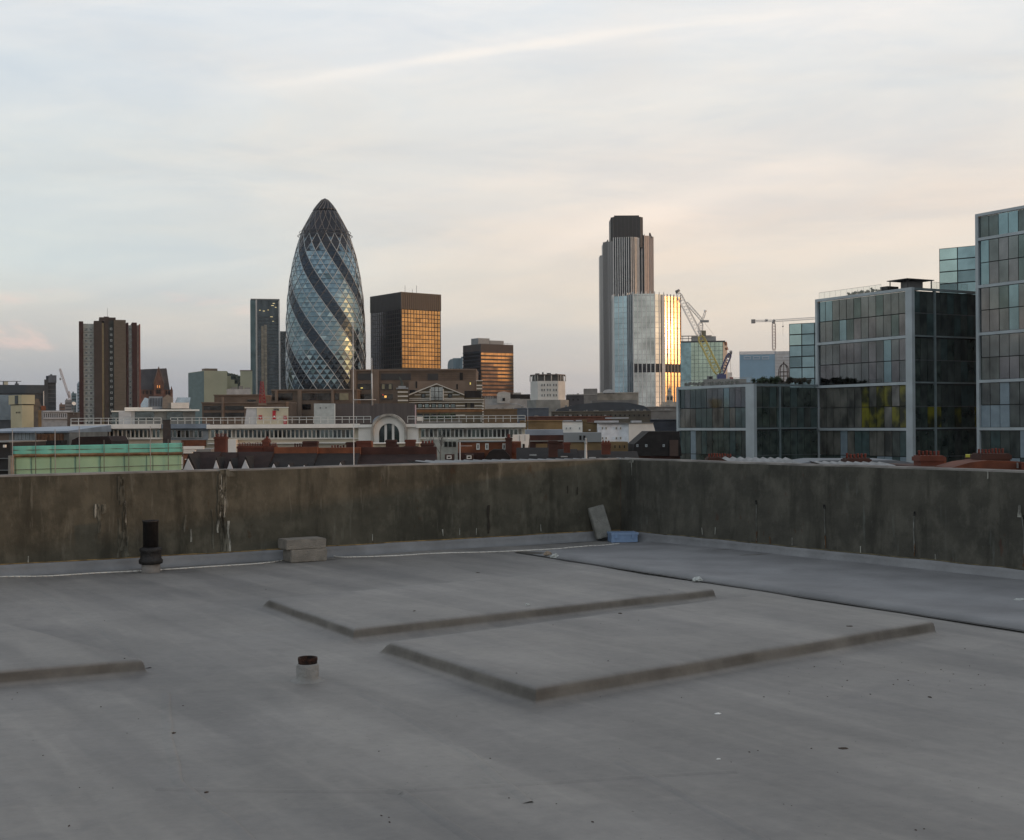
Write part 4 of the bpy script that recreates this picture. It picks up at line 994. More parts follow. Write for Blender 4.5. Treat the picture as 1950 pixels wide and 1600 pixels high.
def rp2(g, r_, i, n):
    rn = office_rnd.random()
    if g == 2 and r_ == 1: return 5 if rn < .55 else 8
    if g == 3: return 8 if rn < .7 else 4
    if g == 0: return 7 if rn < .55 else 4
    return 4 if rn < .55 else (7 if rn < .75 else 8)
o2 = office('office_block', 1556, 1737, 1868, 190, 29, 547.5, [547.5, 638, 727, 815], 12, [2, 2, 2, 2], 'pale framed glass office block with a pergola on its roof and yellow inner walls', 4.6, 0, .95, pick=pk2, retpick=rp2, pym=700)
def pk1(g, r_, c):
    rn = office_rnd.random()
    if g == 0: return (3 if c == 8 else (0 if rn < .4 else (2 if rn < .7 else 1))) if r_ == 0 else (9 if rn < .6 else 7)
    return 6 if c == 2 else (8 if rn < .5 else (4 if rn < .8 else 7))
def rp1(g, r_, i, n):
    rn = office_rnd.random(); return 8 if g > 0 or rn < .4 else (7 if rn < .7 else 4)
o1 = office('office_block', 1291, 1436, 1557, 200, 31, 731, [731, 815], 12, [2, 2], 'lowest pale framed glass office block with hedges along its roof', 5.2, 0, 1.6, pick=pk1, retpick=rp1, pym=780)
def pk3(g, r_, c):
    rn = office_rnd.random()
    if g == 0: return 7 if rn < .8 else 3
    if g < 3: return 3 if (c, g) in ((3, 2), (0, 1)) else (1 if rn < .45 else (0 if rn < .8 else 2))
    if g == 3: return 0 if r_ == 0 else (4 if c in (0, 1, 4) else 1)
    if g == 4: return (6 if c == 2 else 4) if r_ == 0 else (6 if c in (0, 1, 2) else 4)
    return 7 if rn < .4 else (6 if rn < .6 else 4)
o3 = office('office_block', 1862, 2732, 2900, 134.5, 29, 249, [249, 313, 438, 563, 688, 813], 34, [1, 2, 2, 2, 2, 2], 'tallest pale framed glass office block cut off by the edge of the view', 6, 0, 1.2, pick=pk3, retpick=rp2, pym=700)
# plain glass stair towers behind the row
def gtower(pxl, pxr, py0, d, ncol, rh_px, label, th=0, y1=14, lits=()):
    f = FR('glass_stair_tower', pxl, d, label, 'office building', 'glass stair towers behind the office row', py=680)
    xr = f.x(pxr); H = f.z(py0)
    sk = .38                                                    # the face turns away like its neighbours
    mb = MB(); mb.prism([(0, 0), (xr, -xr * sk), (xr + 3, y1), (2, y1)], 0, H); mb.build('shell', mat('office_shell', (.02, .024, .025)), f.t)
    n = int(H / (rh_px / F * d)); rh = rh_px / F * d; w = xr / ncol
    TL = [glass('stair_glass', (.20, .285, .31), .06, .2, .3), glass('stair_glass_pale', (.33, .44, .43), .08, .15, .2), glass('stair_glass_dim', (.14, .20, .22), .07, .2, .3)]
    for j in range(min(n, 14)):
        for i in range(ncol):
            x0 = w * i + .08; x1 = w * (i + 1) - .08
            z1 = H - rh * j - .1; z0 = z1 - rh + .2
            m2 = MB(); m2.prism([(x0, -x0 * sk - .12), (x1, -x1 * sk - .12), (x1, -x1 * sk + .02), (x0, -x0 * sk + .02)], z0, z1)
            m2.build('window', TL[1 if (j, i) in lits else (0 if (i + j) % 3 else 2)], f.t)
    return f
gtower(1790, 1930, 474, 232, 4, 22.5, 'taller greenish glass stair tower rising behind the block with the pergola', lits=((0, 0), (1, 0), (2, 0)))
gtower(1503, 1575, 617, 235, 3, 21, 'lower greenish glass stair tower at the far end of the block with the pergola', lits=((0, 0), (1, 0)))
# roof garden of the lowest block: soil tray with hedges
LEAFA = mat('hedge_leaf', (.050, .075, .036), .8, 0, .4, 3); LEAFB = mat('hedge_leaf_dark', (.020, .032, .018), .8, 0, .4, 3); TWIG = mat('twig', (.05, .04, .03), .9)
def bush(name, c, w, dpt, h, label, cat='hedge', group=None, seed=0, nleaf=420, rz=0.0, mt=None, parent=None):
    rn = random.Random(seed); t = thing(name, c, label, cat, group, rz)
    mb = MB(); cl = [(rn.uniform(-.5, .5) * w, rn.uniform(-.5, .5) * dpt, rn.uniform(.25, .8) * h, rn.uniform(.5, 1.0)) for _ in range(max(5, int(w * 3.2)))]
    for _ in range(nleaf):
        q = rn.choice(cl); s_ = h * .42 * q[3]; p = Vector((q[0] + rn.gauss(0, s_ * .5), q[1] + rn.gauss(0, s_ * .4), max(.02, q[2] + rn.gauss(0, s_ * .38))))
        a = Vector((rn.uniform(-1, 1), rn.uniform(-1, 1), rn.uniform(-1, 1))).normalized(); b_ = a.orthogonal().normalized(); l = max(.07, h * rn.uniform(.09, .17))
        mb.face([p - a * l, p - b_ * l * .5, p + a * l, p + b_ * l * .5], rn.choice((0, 0, 1)))
    mb.build('foliage', [mt or LEAFA, LEAFB], t)
    m2 = MB()
    for q in cl[:12]: m2.beam((q[0], q[1], 0), (q[0] * 1.02, q[1], q[2]), .03, 0, 4)
    m2.build('stems', TWIG, t)
def on_roof(tb, u, v): return Matrix.Translation(tb.t.location) @ Matrix.Rotation(tb.th, 4, 'Z') @ Vector((u, v, tb.H))
for i, (u, v, w, h, lb) in enumerate(((1.2, 15, 7, .75, 'long low hedge along the roof edge of the lowest office block'), (1.2, 8.2, 5.4, .7, 'short low hedge on the lowest office block near its corner'), (5, 3.0, 6, 1.3, 'bushy planting above the corner column of the lowest office block'), (11, 2.2, 6.5, 1.2, 'brownish shrub row over the dark return of the lowest office block'))):
    bush('hedge', on_roof(o1, u, v), w, 1.0, h, lb, 'hedge', 'hedges on the office roofs', i, 2200, o1.th + (R(90) if i < 2 else 0), mat('hedge_brown', (.055, .045, .028), .9, 0, .4, 3) if i == 3 else None)
bush('hedge', on_roof(o2, 1.1, 11.0), 9.5, .9, .8, 'dark trimmed hedge behind the glass rail of the block with the pergola', 'hedge', 'hedges on the office roofs', 9, 2200, o2.th + R(90))
# glass balustrade of the middle block
def balustrade(tb, u0, v0, u1, v1, h, name, label, n):
    a = Vector((u0, v0)); b_ = Vector((u1, v1)); t = thing(name, on_roof(tb, u0, v0), label, 'balustrade', 'roof balustrades', tb.th)
    dv = b_ - a; mb = MB(); gl = MB()
    for k in range(n + 1): p = dv * k / n; mb.beam((p.x, p.y, 0), (p.x, p.y, h), .018)
    mb.beam((0, 0, h), (dv.x, dv.y, h), .022); mb.build('posts_and_rail', mat('rail_steel', (.22, .22, .22), .4, .5), t)
    gl.face([(0, 0, .06), (dv.x, dv.y, .06), (dv.x, dv.y, h - .04), (0, 0, h - .04)])
    gm = bpy.data.materials.get('clear_glass')
    if not gm:
        gm = bpy.data.materials.new('clear_glass'); gm.use_nodes = True; nn_ = gm.node_tree; nn_.nodes.clear()
        tr = nn_.nodes.new('ShaderNodeBsdfTransparent'); gs = nn_.nodes.new('ShaderNodeBsdfGlossy'); gs.inputs['Roughness'].default_value = .05; mx = nn_.nodes.new('ShaderNodeMixShader'); mx.inputs[0].default_value = .14
        tr.inputs[0].default_value = (.90, .93, .92, 1); ou = nn_.nodes.new('ShaderNodeOutputMaterial'); nn_.links.new(tr.outputs[0], mx.inputs[1]); nn_.links.new(gs.outputs[0], mx.inputs[2]); nn_.links.new(mx.outputs[0], ou.inputs[0])
    gl.build('glass_panel', gm, t)
balustrade(o2, .25, o2.b - .3, .25, 6.4, 1.1, 'balustrade', 'clear glass roof rail on the long side of the block with the pergola', 11)
balustrade(o2, 4.4, .4, 12.5, .4, 1.1, 'balustrade', 'clear glass roof rail beside the stair tower over the dark return', 6)
balustrade(o1, .25, o1.b - .3, .25, .8, 1.1, 'balustrade', 'thin glass roof rail in front of the hedges on the lowest block', 14)
pg = thing('pergola', on_roof(o2, .6, 4.9), 'dark flat topped roof pergola over a grey plant box', 'pergola', rz=o2.th)
for x in (0, 5.0):
    for y in (-3.6, 0): MB().box(x - .06, x + .06, y - .06, y + .06, 0, 1.4).build('post', mat('pergola_dark', (.035, .035, .035), .6), pg)
MB().box(-.4, 5.3, -3.9, .3, 1.4, 1.52).build('top', mat('pergola_dark', (.03, .03, .03)), pg)
MB().box(1.0, 3.8, -3.0, -1.2, 0, 1.2).build('plant_box', mat('plant_box', (.14, .14, .14), .6), pg); MB().box(-.1, 2.2, .4, 2.0, 0, .75).build('planter', mat('planter_dark', (.04, .04, .04), .7), pg)
# ================================================================== rooftops of the middle distance
BRICK = mat('brick_red', (.105, .032, .020), .85, 0, .25, .8, bump=.3); BRICKD = mat('brick_dark', (.050, .020, .015), .85, 0, .3, .8); BRICKO = mat('brick_orange', (.16, .055, .025), .85, 0, .3, .9)
POT = mat('terracotta', (.14, .028, .018), .7, 0, .3, 2); POTD = mat('terracotta_dark', (.07, .018, .013), .7, 0, .3, 2)
SLATE = mat('slate', (.017, .0145, .0135), .9, 0, .25, 1.2, bump=.3); TILE = mat('roof_tile_dark', (.023, .0115, .0095), .92, 0, .3, 1.2, bump=.3)
WHT = mat('white_render', (.78, .74, .67), .7, 0, .10, .3); CREAM = mat('cream_render', (.52, .46, .34), .8, 0, .12, .3); LEAD = mat('lead_roof', (.22, .26, .31), .5, .2, .2, .3)
WFR = mat('window_white', (.62, .62, .58), .6); DGL = glass('window_dark', (.075, .088, .088), .08, .5, .6); CURT = mat('curtain', (.16, .15, .13), .8, 0, .5, 1)
BROWN = mat('brown_stone', (.125, .088, .062), .8, 0, .22, .25, (1, 1, 1.5)); BROWNL = mat('brown_stone_pale', (.17, .125, .092), .8, 0, .18, .2); BGL = glass('brown_window', (.05, .046, .042), .1, .4, .4)
GREYC = mat('grey_concrete', (.20, .20, .19), .85, 0, .2, .3); GREYD = mat('grey_dark_metal', (.060, .065, .070), .6, .2, .3, .3); TANB = mat('tan_brick', (.17, .115, .055), .85, 0, .2, .5)
def chim(f, x0, x1, yt, yb, y0=0, dep=1.0, npot=4, ph=5, m=None, pm=None, cap=True):
    mb = MB(); a, b_ = f.x(x0), f.x(x1); zt = f.z(yt, x0); mb.box(a, b_, y0, y0 + dep, f.z(yb, x0), zt)
    if cap: mb.box(a - .06, b_ + .06, y0 - .06, y0 + dep + .06, zt - .22, zt - .05)
    c = mb.build('chimney', m or BRICK, f.t)
    w = (b_ - a) / max(1, npot); h = ph / F * f.d
    rn = random.Random(int(x0 * 7))
    for k in range(npot):
        r_ = min(.16, w * .36); hh = h * rn.uniform(.82, 1.1); xx = a + w * (k + .5)
        MB().lathe([(r_, zt), (r_ * .82, zt + .1), (r_ * .78, zt + hh - .06), (r_ * .95, zt + hh - .05), (r_ * .95, zt + hh), (r_ * .7, zt + hh)], 0, 10, xx, y0 + dep / 2).build('chimney_pot', pm or POT, c)
# ---- long white building
def white_block():
    f = FR('white_building', 138, 250, 'long low white building with a window ribbon, an arched bay and a roof rail', 'building', rot=0)
    f.part('body', [mat('spandrel_cream', (.58, .52, .41), .8, 0, .1, .2)], [(139, 684, 812, None, .5, 14), (797, 1000, 810, None, .5, 14), (684, 797, 812, None, .9, 14)])
    f.part('cornice', WHT, [(138, 309, 808, 816.5, -1.3, 2), (396, 682.9, 808, 815.5, -1.3, 2), (793, 1001, 806.5, 814.5, -1.3, 2)])
    f.part('grey_cornice', LEAD, [(309.2, 395.8, 807.5, 816, -1.0, 2)])
    f.part('sill_ledge', WHT, [(139, 309, 834.5, 837, -.2, .6), (396, 684, 835, 836.6, -.2, .6), (797, 1000, 833.8, 835.6, -.2, .6), (396, 684, 843, 845, -.5, .6), (797, 1000, 841.5, 843.5, -.4, .6)])
    f.part('blank_bay', WHT, [(682.9, 797, 809, 845, -.5, .95), (798, 800, 835, 842, 0, .5)]); f.part('bay_cornice', WHT, [(682.9, 712, 808.5, 814, -1.1, -.45), (774, 793, 807.5, 813.5, -1.1, -.45)])
    f.part('grey_bay', mat('grey_blue_panel', (.22, .26, .29), .6), [(309.2, 395.8, 816, 838, .3, .6)])
    f.part('lower_white', WHT, [(415, 452, 837, 862, -1.4, .4)]); f.part('red_brick_base', BRICKO, [(346, 392, 838.5, 850, -.4, .4)])
    mb = MB()
    rn = random.Random(2)
    pit = 8.05
    for (x0, x1, yw, h) in ((143, 306, 818, 16), (312, 392, 819, 15), (400, 680, 818, 16.5), (801, 996, 816.5, 17)):
        n = int((x1 - x0) / pit); sets = [[], [], []]
        for i in range(n): sets[rn.choice((0, 0, 0, 0, 2, 2, 1))].append(x0 + pit * (i + .5))
        for q, m in zip(sets, (DGL, CURT, glass('window_mid', (.16, .19, .18), .1))):
            f.windows(q, [yw], pit * .97, h, .5 if x0 != 312 else .3, [WFR if x0 != 312 else mat('window_grey', (.30, .33, .34), .6), m], .10, dep=.22)
    # arch: solid ring and glazing
    cx, cy, R0_, R1_, r1 = 742, 822, 34, 29, 19.5
    def arc(r, cy_, yb, n=22, sx_=1.0): return [(cx - r * sx_, yb)] + [(cx - r * sx_ * math.cos(math.pi * k / n), cy_ - r * math.sin(math.pi * k / n)) for k in range(n + 1)] + [(cx + r * sx_, yb)]
    def ring(name, ro, ri, y0, y1, m, cyo=822, cyi=822):
        o_ = arc(ro, cyo, 846); i_ = arc(ri, cyi, 846); mb = MB()
        for k in range(len(o_) - 1):
            q = [o_[k], o_[k + 1], i_[k + 1], i_[k]]; mb.prof([(f.x(a), f.z(b, a)) for a, b in q], y0, y1)
        mb.build(name, m, f.t)
    ring('arch_moulding', 34, 29.5, -2.2, -.4, mat('arch_stone', (.34, .32, .28), .8, 0, .3, .8)); ring('arch_face', 29.4, 19.4, -1.4, -.4, WHT, 822, 826)
    f.poly('arch_glazing', DGL, arc(19.6, 826, 846), -.75, -.6)
    f.part('arch_mullion', WHT, [(733, 737.5, 808, 846, -1.0, -.7)]); f.part('arch_mullion', WHT, [(747, 751.5, 808, 846, -1.0, -.7)])
    mb = MB(); pr = [(703 + 17 * (1 - math.cos(math.pi * k / 14)), 806 - 15 * math.sin(math.pi * k / 14)) for k in range(15)]
    mb.prof([(f.x(a), f.z(b, a)) for a, b in pr], 6, 7.5); mb.build('vault', LEAD, f.t)
    # white roof rail
    mb = MB()
    for a, b_ in ((138, 309), (327, 707), (777, 1000)):
        n = int((b_ - a) / 13.5)
        for k in range(n + 1):
            x = f.x(a + (b_ - a) * k / n); mb.box(x - .05, x + .05, -.9, -.8, f.z(809, 138), f.z(809, 138) + 1.25)
        zt = f.z(809, 138)
        for zz in (1.2, .65): mb.box(f.x(a), f.x(b_), -.9, -.8, zt + zz, zt + zz + .10)
    mb.build('roof_rail', WFR, f.t)
white_block()
def simple(name, label, cat, d, boxes, mats, group=None, rot=None, px0=None):
    """boxes: (part, material index, px0, px1, py0, py1, y0, y1)"""
    f = FR(name, px0 or min(b[2] for b in boxes), d, label, cat, group, rot=rot)
    for b in boxes: f.part(b[0], mats[b[1]], [b[2:]])
    return f
simple('brown_flue', 'dark brown square flue rising in front of the grey part of the white building', 'flue', 243, [('shaft', 0, 310, 325, 800.5, 845, 0, 2), ('cap', 1, 309.4, 325.6, 799.5, 800.4, -.1, 2.1)], [mat('flue_brown', (.06, .042, .036), .8, 0, .2, 1), GREYD])
f = simple('penthouse', 'flat roofed penthouse with a wide white slab over dark glass on the white building', 'rooftop building', 262,
       [('walls', 0, 226, 372, 783, 812, 0, 9), ('roof_slab', 1, 238, 379, 780, 783, -1.5, 10), ('roof_slab', 1, 238, 290, 776, 779.9, -1, 9), ('side_slab', 1, 212, 237.8, 782.5, 784.5, -1, 9), ('stair_block', 2, 226, 250, 783.5, 808, -1.2, 0), ('dark_glazing', 3, 257, 293, 785, 800, -.15, .05), ('dark_glazing', 3, 318, 348, 785, 800, -.15, .05), ('pale_panel', 2, 250.2, 256.5, 783.5, 808, -.6, 0), ('dark_recess', 3, 213, 226, 785, 812, 1.5, 8)],
       [GREYC, WHT, mat('pale_panel', (.42, .43, .44), .7), glass('pent_glass', (.10, .12, .12), .1, .4, .5)])
f = FR('stair_house', 465, 255, 'white rooftop stair house with three red panels on its cream side', 'rooftop building')
f.poly('side_wall', mat('pale_panel', (.42, .43, .44)), [(465, 810), (470, 777), (489, 777), (489, 810)], 0, 6); f.part('front_wall', CREAM, [(489.1, 549, 776.5, 810, -.1, 6)]); f.part('roof_slab', WHT, [(466, 550, 775.5, 777, -.3, 6.2)])
RED = mat('red_panel', (.42, .018, .03), .6)
for q in ((492.5, 499, 791, 799), (519, 525, 782, 799), (540, 546, 792, 808)): f.part('red_panel', RED, [(*q, -.25, -.1)])
f.part('panel_mark', WHT, [(495, 497, 794, 797, -.35, -.25), (521, 523.5, 792, 795, -.35, -.25), (540, 546, 799.5, 801.5, -.35, -.25)]); f.part('lamp_arm', GREYD, [(521, 531, 779, 780.5, -.8, -.1), (528, 531, 779.5, 782.5, -1.1, -.8)])
simple('water_tank_house', 'pale grey boxy tank house on the white building with two tiny vents', 'rooftop building', 256, [('walls', 0, 598, 637, 768.5, 812, 0, 6), ('pale_edge', 1, 637.05, 638.5, 769, 812, -.1, 6), ('vent', 2, 609, 611, 776, 778, -.1, 0), ('vent', 2, 620, 622, 776, 778, -.1, 0)], [mat('tank_grey', (.40, .41, .39), .7), WHT, GREYD])
simple('mauve_plant_house', 'long windowless dark mauve plant house behind the arched bay of the white building', 'rooftop building', 262, [('walls', 0, 638.6, 790, 768.5, 812, 0, 12), ('pink_edge', 1, 790.05, 792.5, 771, 812, -.2, 10)], [mat('mauve_clad', (.085, .070, .066), .8, 0, .15, .3, (6, 1, .5)), mat('pink_edge', (.50, .34, .34), .7)])
# ---- far side, lead-roofed hall
f = FR('lead_roof_hall', 0, 225, 'grey blue lead roofed hall joined to the near end of the white building', 'building', rot=0)
mb = MB(); z0_, z1_ = f.z(821, 60), f.z(803, 60); A_ = [(f.x(-60), -2), (f.x(137), -2), (f.x(137), 22), (f.x(-60), 22)]
mb.prism(A_, z0_ - .3, [z0_, z0_, z0_ + 1.0, z0_ + .6]); mb.build('roof', LEAD, f.t)
f.part('walls', mat('hall_wall', (.15, .15, .14), .8, 0, .2, .5), [(22, 136.5, 823.5, None, -1.2, 20)]); f.part('brown_wing', BROWNL, [(-60, 21.8, 823.5, None, -1.2, 20)])
f.windows([36 + 7.1 * k for k in range(8)], [824.5], 5.5, 13, -1.2, [mat('window_grey', (.30, .33, .34)), mat('pale_blind', (.25, .28, .29), .7)], .15)
f.part('timber_stack', mat('timber_brown', (.11, .05, .022), .85, 0, .5, .9, (4, 1, 1)), [(82, 126, 826, 839, -3.2, -1.3)]); f.part('dark_canopy', SLATE, [(78, 132, 838.5, 845, -4.0, -1.3)])
# dark pitched roof in front of the near end of the white building
f = FR('low_dark_roof', 134, 180, 'low dark tiled roof just behind the green scaffold sheeting', 'roof', rot=0)
f.poly('tiles', TILE, [(134, 850), (137, 838), (150, 832), (206, 831), (212, 840), (212, 850)], 0, 8); f.part('wall', BRICKD, [(134, 212, 850, None, .1, 7.9)])
# ---- near end of the skyline
f = simple('grey_office', 'long dark grey office with a maintenance track and crane along its roof', 'office block', 500,
   [('body', 0, -60, 84.5, 734, None, 0, 30), ('upper_band', 1, -60, 84.5, 733, 749, -.4, 0), ('glass_wall', 2, -60, 60, 752, 800, -.3, 0), ('pale_corner', 3, 82.5, 84, 745, 775, -.5, 0)], [GREYD, mat('roof_band_grey', (.055, .065, .072), .6, 0, .15, .1), glass('office_blue', (.14, .18, .21), .12, .4, .12), WHT])
f.part('track', mat('track_grey', (.10, .11, .12), .6), [(-40, 41, 725.3, 726.3, 2, 3), (6, 8, 726.3, 733, 2, 3), (31, 34, 726.3, 730, 2, 3), (29, 36.5, 730, 733, 1.5, 3.5)]); f.part('crane_cab', CREAM, [(8.2, 16, 726.5, 733, 2, 4)])
f = simple('service_tower', 'dark latticed service tower with stacked boxes at the end of the grey office', 'service tower', 495,
   [('shaft', 0, 88, 107, 716, None, 0, 9), ('side_shaft', 1, 84.6, 92, 723, 800, -1.2, 0), ('head_box', 2, 92.5, 108, 715, 729, -1.2, 0), ('roof_box', 0, 96, 100, 712.5, 716, 2, 5)], [mat('tower_navy', (.045, .055, .065), .6, .2, .3, .4), GREYD, mat('tower_blue', (.085, .10, .12), .6, 0, .2, .5)])
f.part('floor_joint', mat('lattice_grey', (.12, .13, .14), .6), [(88, 107, y, y + .9, -.3, 0) for y in range(733, 790, 8)])
b = TB('cream_stair_tower', 20.5, 41.5, 64, 250, 42, 752, 'square cream stair tower with a wider top box and a dark joint', 'stair tower', pym=780)
CRW = mat('tower_cream', (.50, .43, .27), .8, 0, .08, .3)
b.part('shaft', CRW, [(0, b.a, 0, b.b, 0, b.z(771.5))]); b.part('joint', SLATE, [(-.05, b.a + .05, -.05, b.b + .05, b.z(771.5) + .003, b.z(769.8))]); b.part('head', CRW, [(-.15, b.a + .15, -.25, b.b + .7, b.z(769.8) + .003, b.H)])
b.part('slot_window', SLATE, [(-.08, .02, .8 + k * .9, 1.1 + k * .9, b.z(787), b.z(784)) for k in range(3)]); b.part('dark_recess', mat('recess_grey2', (.08, .09, .09)), [(-.3, -.152, b.b * .25, b.b * .5, b.z(769), b.H - .1)])
f = simple('small_office', 'small pale grey office with one row of dark slot windows', 'office block', 350, [('body', 0, 74, 139, 782, None, 0, 14), ('tan_end', 1, 73, 79, 781, None, -.3, 12), ('sill', 2, 82, 133, 796.5, 798, -.5, 0), ('lintel', 2, 82, 133, 783, 785, -.4, 0)], [mat('office_pale', (.26, .28, .30), .7), TANB, mat('pale_trim', (.40, .42, .44), .7)])
f.windows([84.5 + 4.05 * k for k in range(12)], [786.5], 3.2, 9.5, 0, [mat('pale_trim', (.4, .42, .44)), SLATE], .12)
f = FR('ruddy_house', 64, 420, 'rounded brown and orange gabled house between cream tower and service tower', 'house')
f.poly('body', mat('brown_haze', (.13, .105, .08), .85, 0, .3, .5), [(63, 815), (63, 763), (68, 759), (74, 760), (78, 772), (84, 780), (88, 776), (89, 815)], 0, 10); f.part('orange_gable', BRICKO, [(78, 87, 773, 784, -.5, 0)])
for (px, ppx, yt, d_, c_, lb) in ((113, 124, 770, 800, (.16, .12, .10), 'low brown roofed building in the gap left of the flats'), (124, 137, 762, 900, (.19, .20, .21), 'stepped grey building in the gap left of the flats'), (136, 146, 749, 1000, (.13, .18, .19), 'small teal office in the gap left of the flats'), (147, 152, 730, 1050, (.24, .30, .34), 'pale blue slab showing beside the edge of the flats')):
    f = FR('distant_building', px, d_, lb, 'building', 'distant buildings left of the flats')
    f.part('body', mat('far_%d' % px, c_, .8, 0, .2, .1), [(px, ppx, yt, None, 0, 20)]); f.part('roof_box', mat('far_%d' % px, c_), [(px + 2, px + 5, yt - 3, yt, 3, 8)])
    f.part('window_rows', GREYD, [(px + 1, ppx - 1, y, y + 1.6, -.3, 0) for y in range(int(yt) + 5, 800, 6)])
f = FR('satellite_dish', 137, 300, 'white round satellite dish on a short post left of the flats', 'satellite dish', z0=zat(140, 790, 300) - 0.0)
mb = MB(); mb.lathe([(.05, 0), (.5, .06), (.85, .2), (.95, .38), (.9, .40), (.5, .16), (.03, .1)], 0, 18); dsh = mb.build('bowl', WHT, f.t); dsh.scale = (.5, .5, .5); dsh.location = (f.x(140.5), 0, 2.6); dsh.rotation_euler = (R(65), 0, R(15))
f.part('post', GREYC, [(139.8, 141.2, 771, 790, .1, .4)])
f = simple('support_block', 'dark block carrying the white satellite dish left of the flats', 'building', 305, [('body', 0, 128, 152, 786, None, 0, 12), ('roof_edge', 1, 127, 152.5, 785, 786, -.3, 12)], [mat('support_brown', (.10, .085, .075), .8, 0, .3, .5), GREYC])
# cathedral-like gothic roof
f = FR('gothic_hall', 268, 700, 'brick gothic hall with a steep slate roof and a lit gable', 'church')
SLR = mat('gothic_slate', (.085, .082, .088), .7, 0, .25, .25); BRG = mat('gothic_brick', (.13, .072, .055), .85, 0, .35, .4)
f.poly('roof', SLR, [(262, 742), (268, 703), (318, 701), (324, 742)], 3, 18); f.part('walls', BRG, [(262, 327, 742, None, 1, 18)])
f.poly('gable', BRG, [(293, 755), (293.5, 728), (302.5, 700), (312, 728), (313, 755)], -1.5, 3); f.poly('gable_edge', mat('gable_stone', (.16, .12, .10), .8), [(292, 730), (302.3, 698.5), (303.2, 698.5), (313.5, 730), (312, 730), (302.8, 702), (293.5, 730)], -1.9, -1.5)
f.poly('pinnacle', BRG, [(325, 760), (325, 744), (327, 735), (329.5, 744), (329.5, 760)], 0, 3)
for x in (299.5, 303.5): f.part('lancet', mat('lit_lancet', (.8, .35, .1), .5, emit=((1, .42, .10), .5)), [(x, x + 1.4, 734, 739, -1.65, -1.5)])
for x in (272, 279, 286, 316, 321): f.part('window', SLATE, [(x, x + 2.6, 744, 751, .8, 1)])
f.part('lower_window', SLATE, [(298, 306, 742, 750, -1.65, -1.5)])
f = FR('glass_roof_office', 268, 520, 'modern pale grey office with slanted glass roofs and a slotted wall', 'office block')
PG = glass('pale_roof_glass', (.36, .44, .50), .12, .2, .2); PGR = mat('pale_office_wall', (.27, .29, .31), .7, 0, .2, .3)
f.part('body', PGR, [(268, 364, 778, None, 1, 16), (284, 310, 755, 780, 1, 14)]); f.poly('glass_roof', PG, [(268, 770), (276, 757), (283, 759), (283, 775), (268, 778)], 0, 4); f.poly('glass_roof', PG, [(332, 772), (338, 757), (363, 757), (361, 772)], -.5, 6)
f.poly('gable', mat('tan_gable', (.24, .20, .16), .8), [(309, 778), (310, 758), (320, 751), (330, 758), (330, 778)], 0, 6); f.part('wall_slots', GREYD, [(286 + 3 * k, 287.2 + 3 * k, 758, 774, .8, 1) for k in range(8)]); f.part('white_block', WHT, [(326, 360, 767, 778, -.8, 0)])
# two cream slabs further back
b = TB('cream_slab', 359, 388.5, 433, 900, 30, 706, 'cream office slab with a dull green shaded side', 'office block', pym=740)
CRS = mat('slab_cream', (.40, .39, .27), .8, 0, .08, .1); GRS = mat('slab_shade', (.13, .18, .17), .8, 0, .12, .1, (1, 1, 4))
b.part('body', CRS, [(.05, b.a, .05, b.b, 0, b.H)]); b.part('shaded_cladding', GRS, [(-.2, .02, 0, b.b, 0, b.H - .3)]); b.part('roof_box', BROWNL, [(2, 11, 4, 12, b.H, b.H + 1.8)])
f = simple('stepped_cream_block', 'stepped cream block tucked beside the cream office slab', 'office block', 915, [('body', 0, 433, 440, 716, None, 0, 12), ('body', 0, 440.1, 447, 723, None, 0, 12), ('body', 0, 447.1, 453, 731, None, 0, 12)], [CRS])
f = simple('cream_slab', 'narrow cream slab partly hidden by the slim dark glass tower', 'office block', 905, [('body', 0, 458, 481, 706.5, None, 0, 15), ('roof_line', 1, 457.5, 481, 705, 706.5, -.4, 15)], [CRS, BROWNL])
def wood(name, px0, px1, yt, yb, d, label, seed=0, n=1600):
    o_ = at((px0 + px1) / 2, 800, d); o_.z = zat((px0 + px1) / 2, yb, d); mb = MB(); rn = random.Random(seed); w = (px1 - px0) / F * d; h = (yb - yt) / F * d
    for _ in range(n):
        x = rn.uniform(-.5, .5) * w; top = h * (.72 + .28 * noise.noise(Vector((x * .05 + seed, 0, 0))) + .1 * noise.noise(Vector((x * .3, seed, 0)))); z = top * (1 - rn.random() ** 2); p = Vector((x, rn.uniform(-9, 9), z))
        a = Vector((rn.uniform(-1, 1), rn.uniform(-1, 1), rn.uniform(-1, 1))).normalized(); b_ = a.orthogonal().normalized(); l = rn.uniform(.8, 1.9)
        mb.face([p - a * l, p - b_ * l, p + a * l, p + b_ * l], 0)
    mb.build(name, mat('far_leaf', (.055, .085, .070), .8, 0, .3, .1), None, label, 'trees', kind='stuff', loc=o_)
wood('distant_trees', 430, 462, 704, 745, 1150, 'hazy mass of green trees behind the cream slabs', 4)
f = simple('plant_deck', 'pale rooftop plant with pipes in front of the cream slabs', 'rooftop plant', 640, [('deck', 0, 432, 478, 741, None, 0, 14), ('box', 1, 440, 452, 737.5, 741, 1, 4), ('box', 1, 455, 463, 735, 741, 1, 5), ('duct', 1, 466, 477, 738, 741, 1, 4)], [mat('plant_pale2', (.34, .35, .35), .7, 0, .2, .3), GREYC])
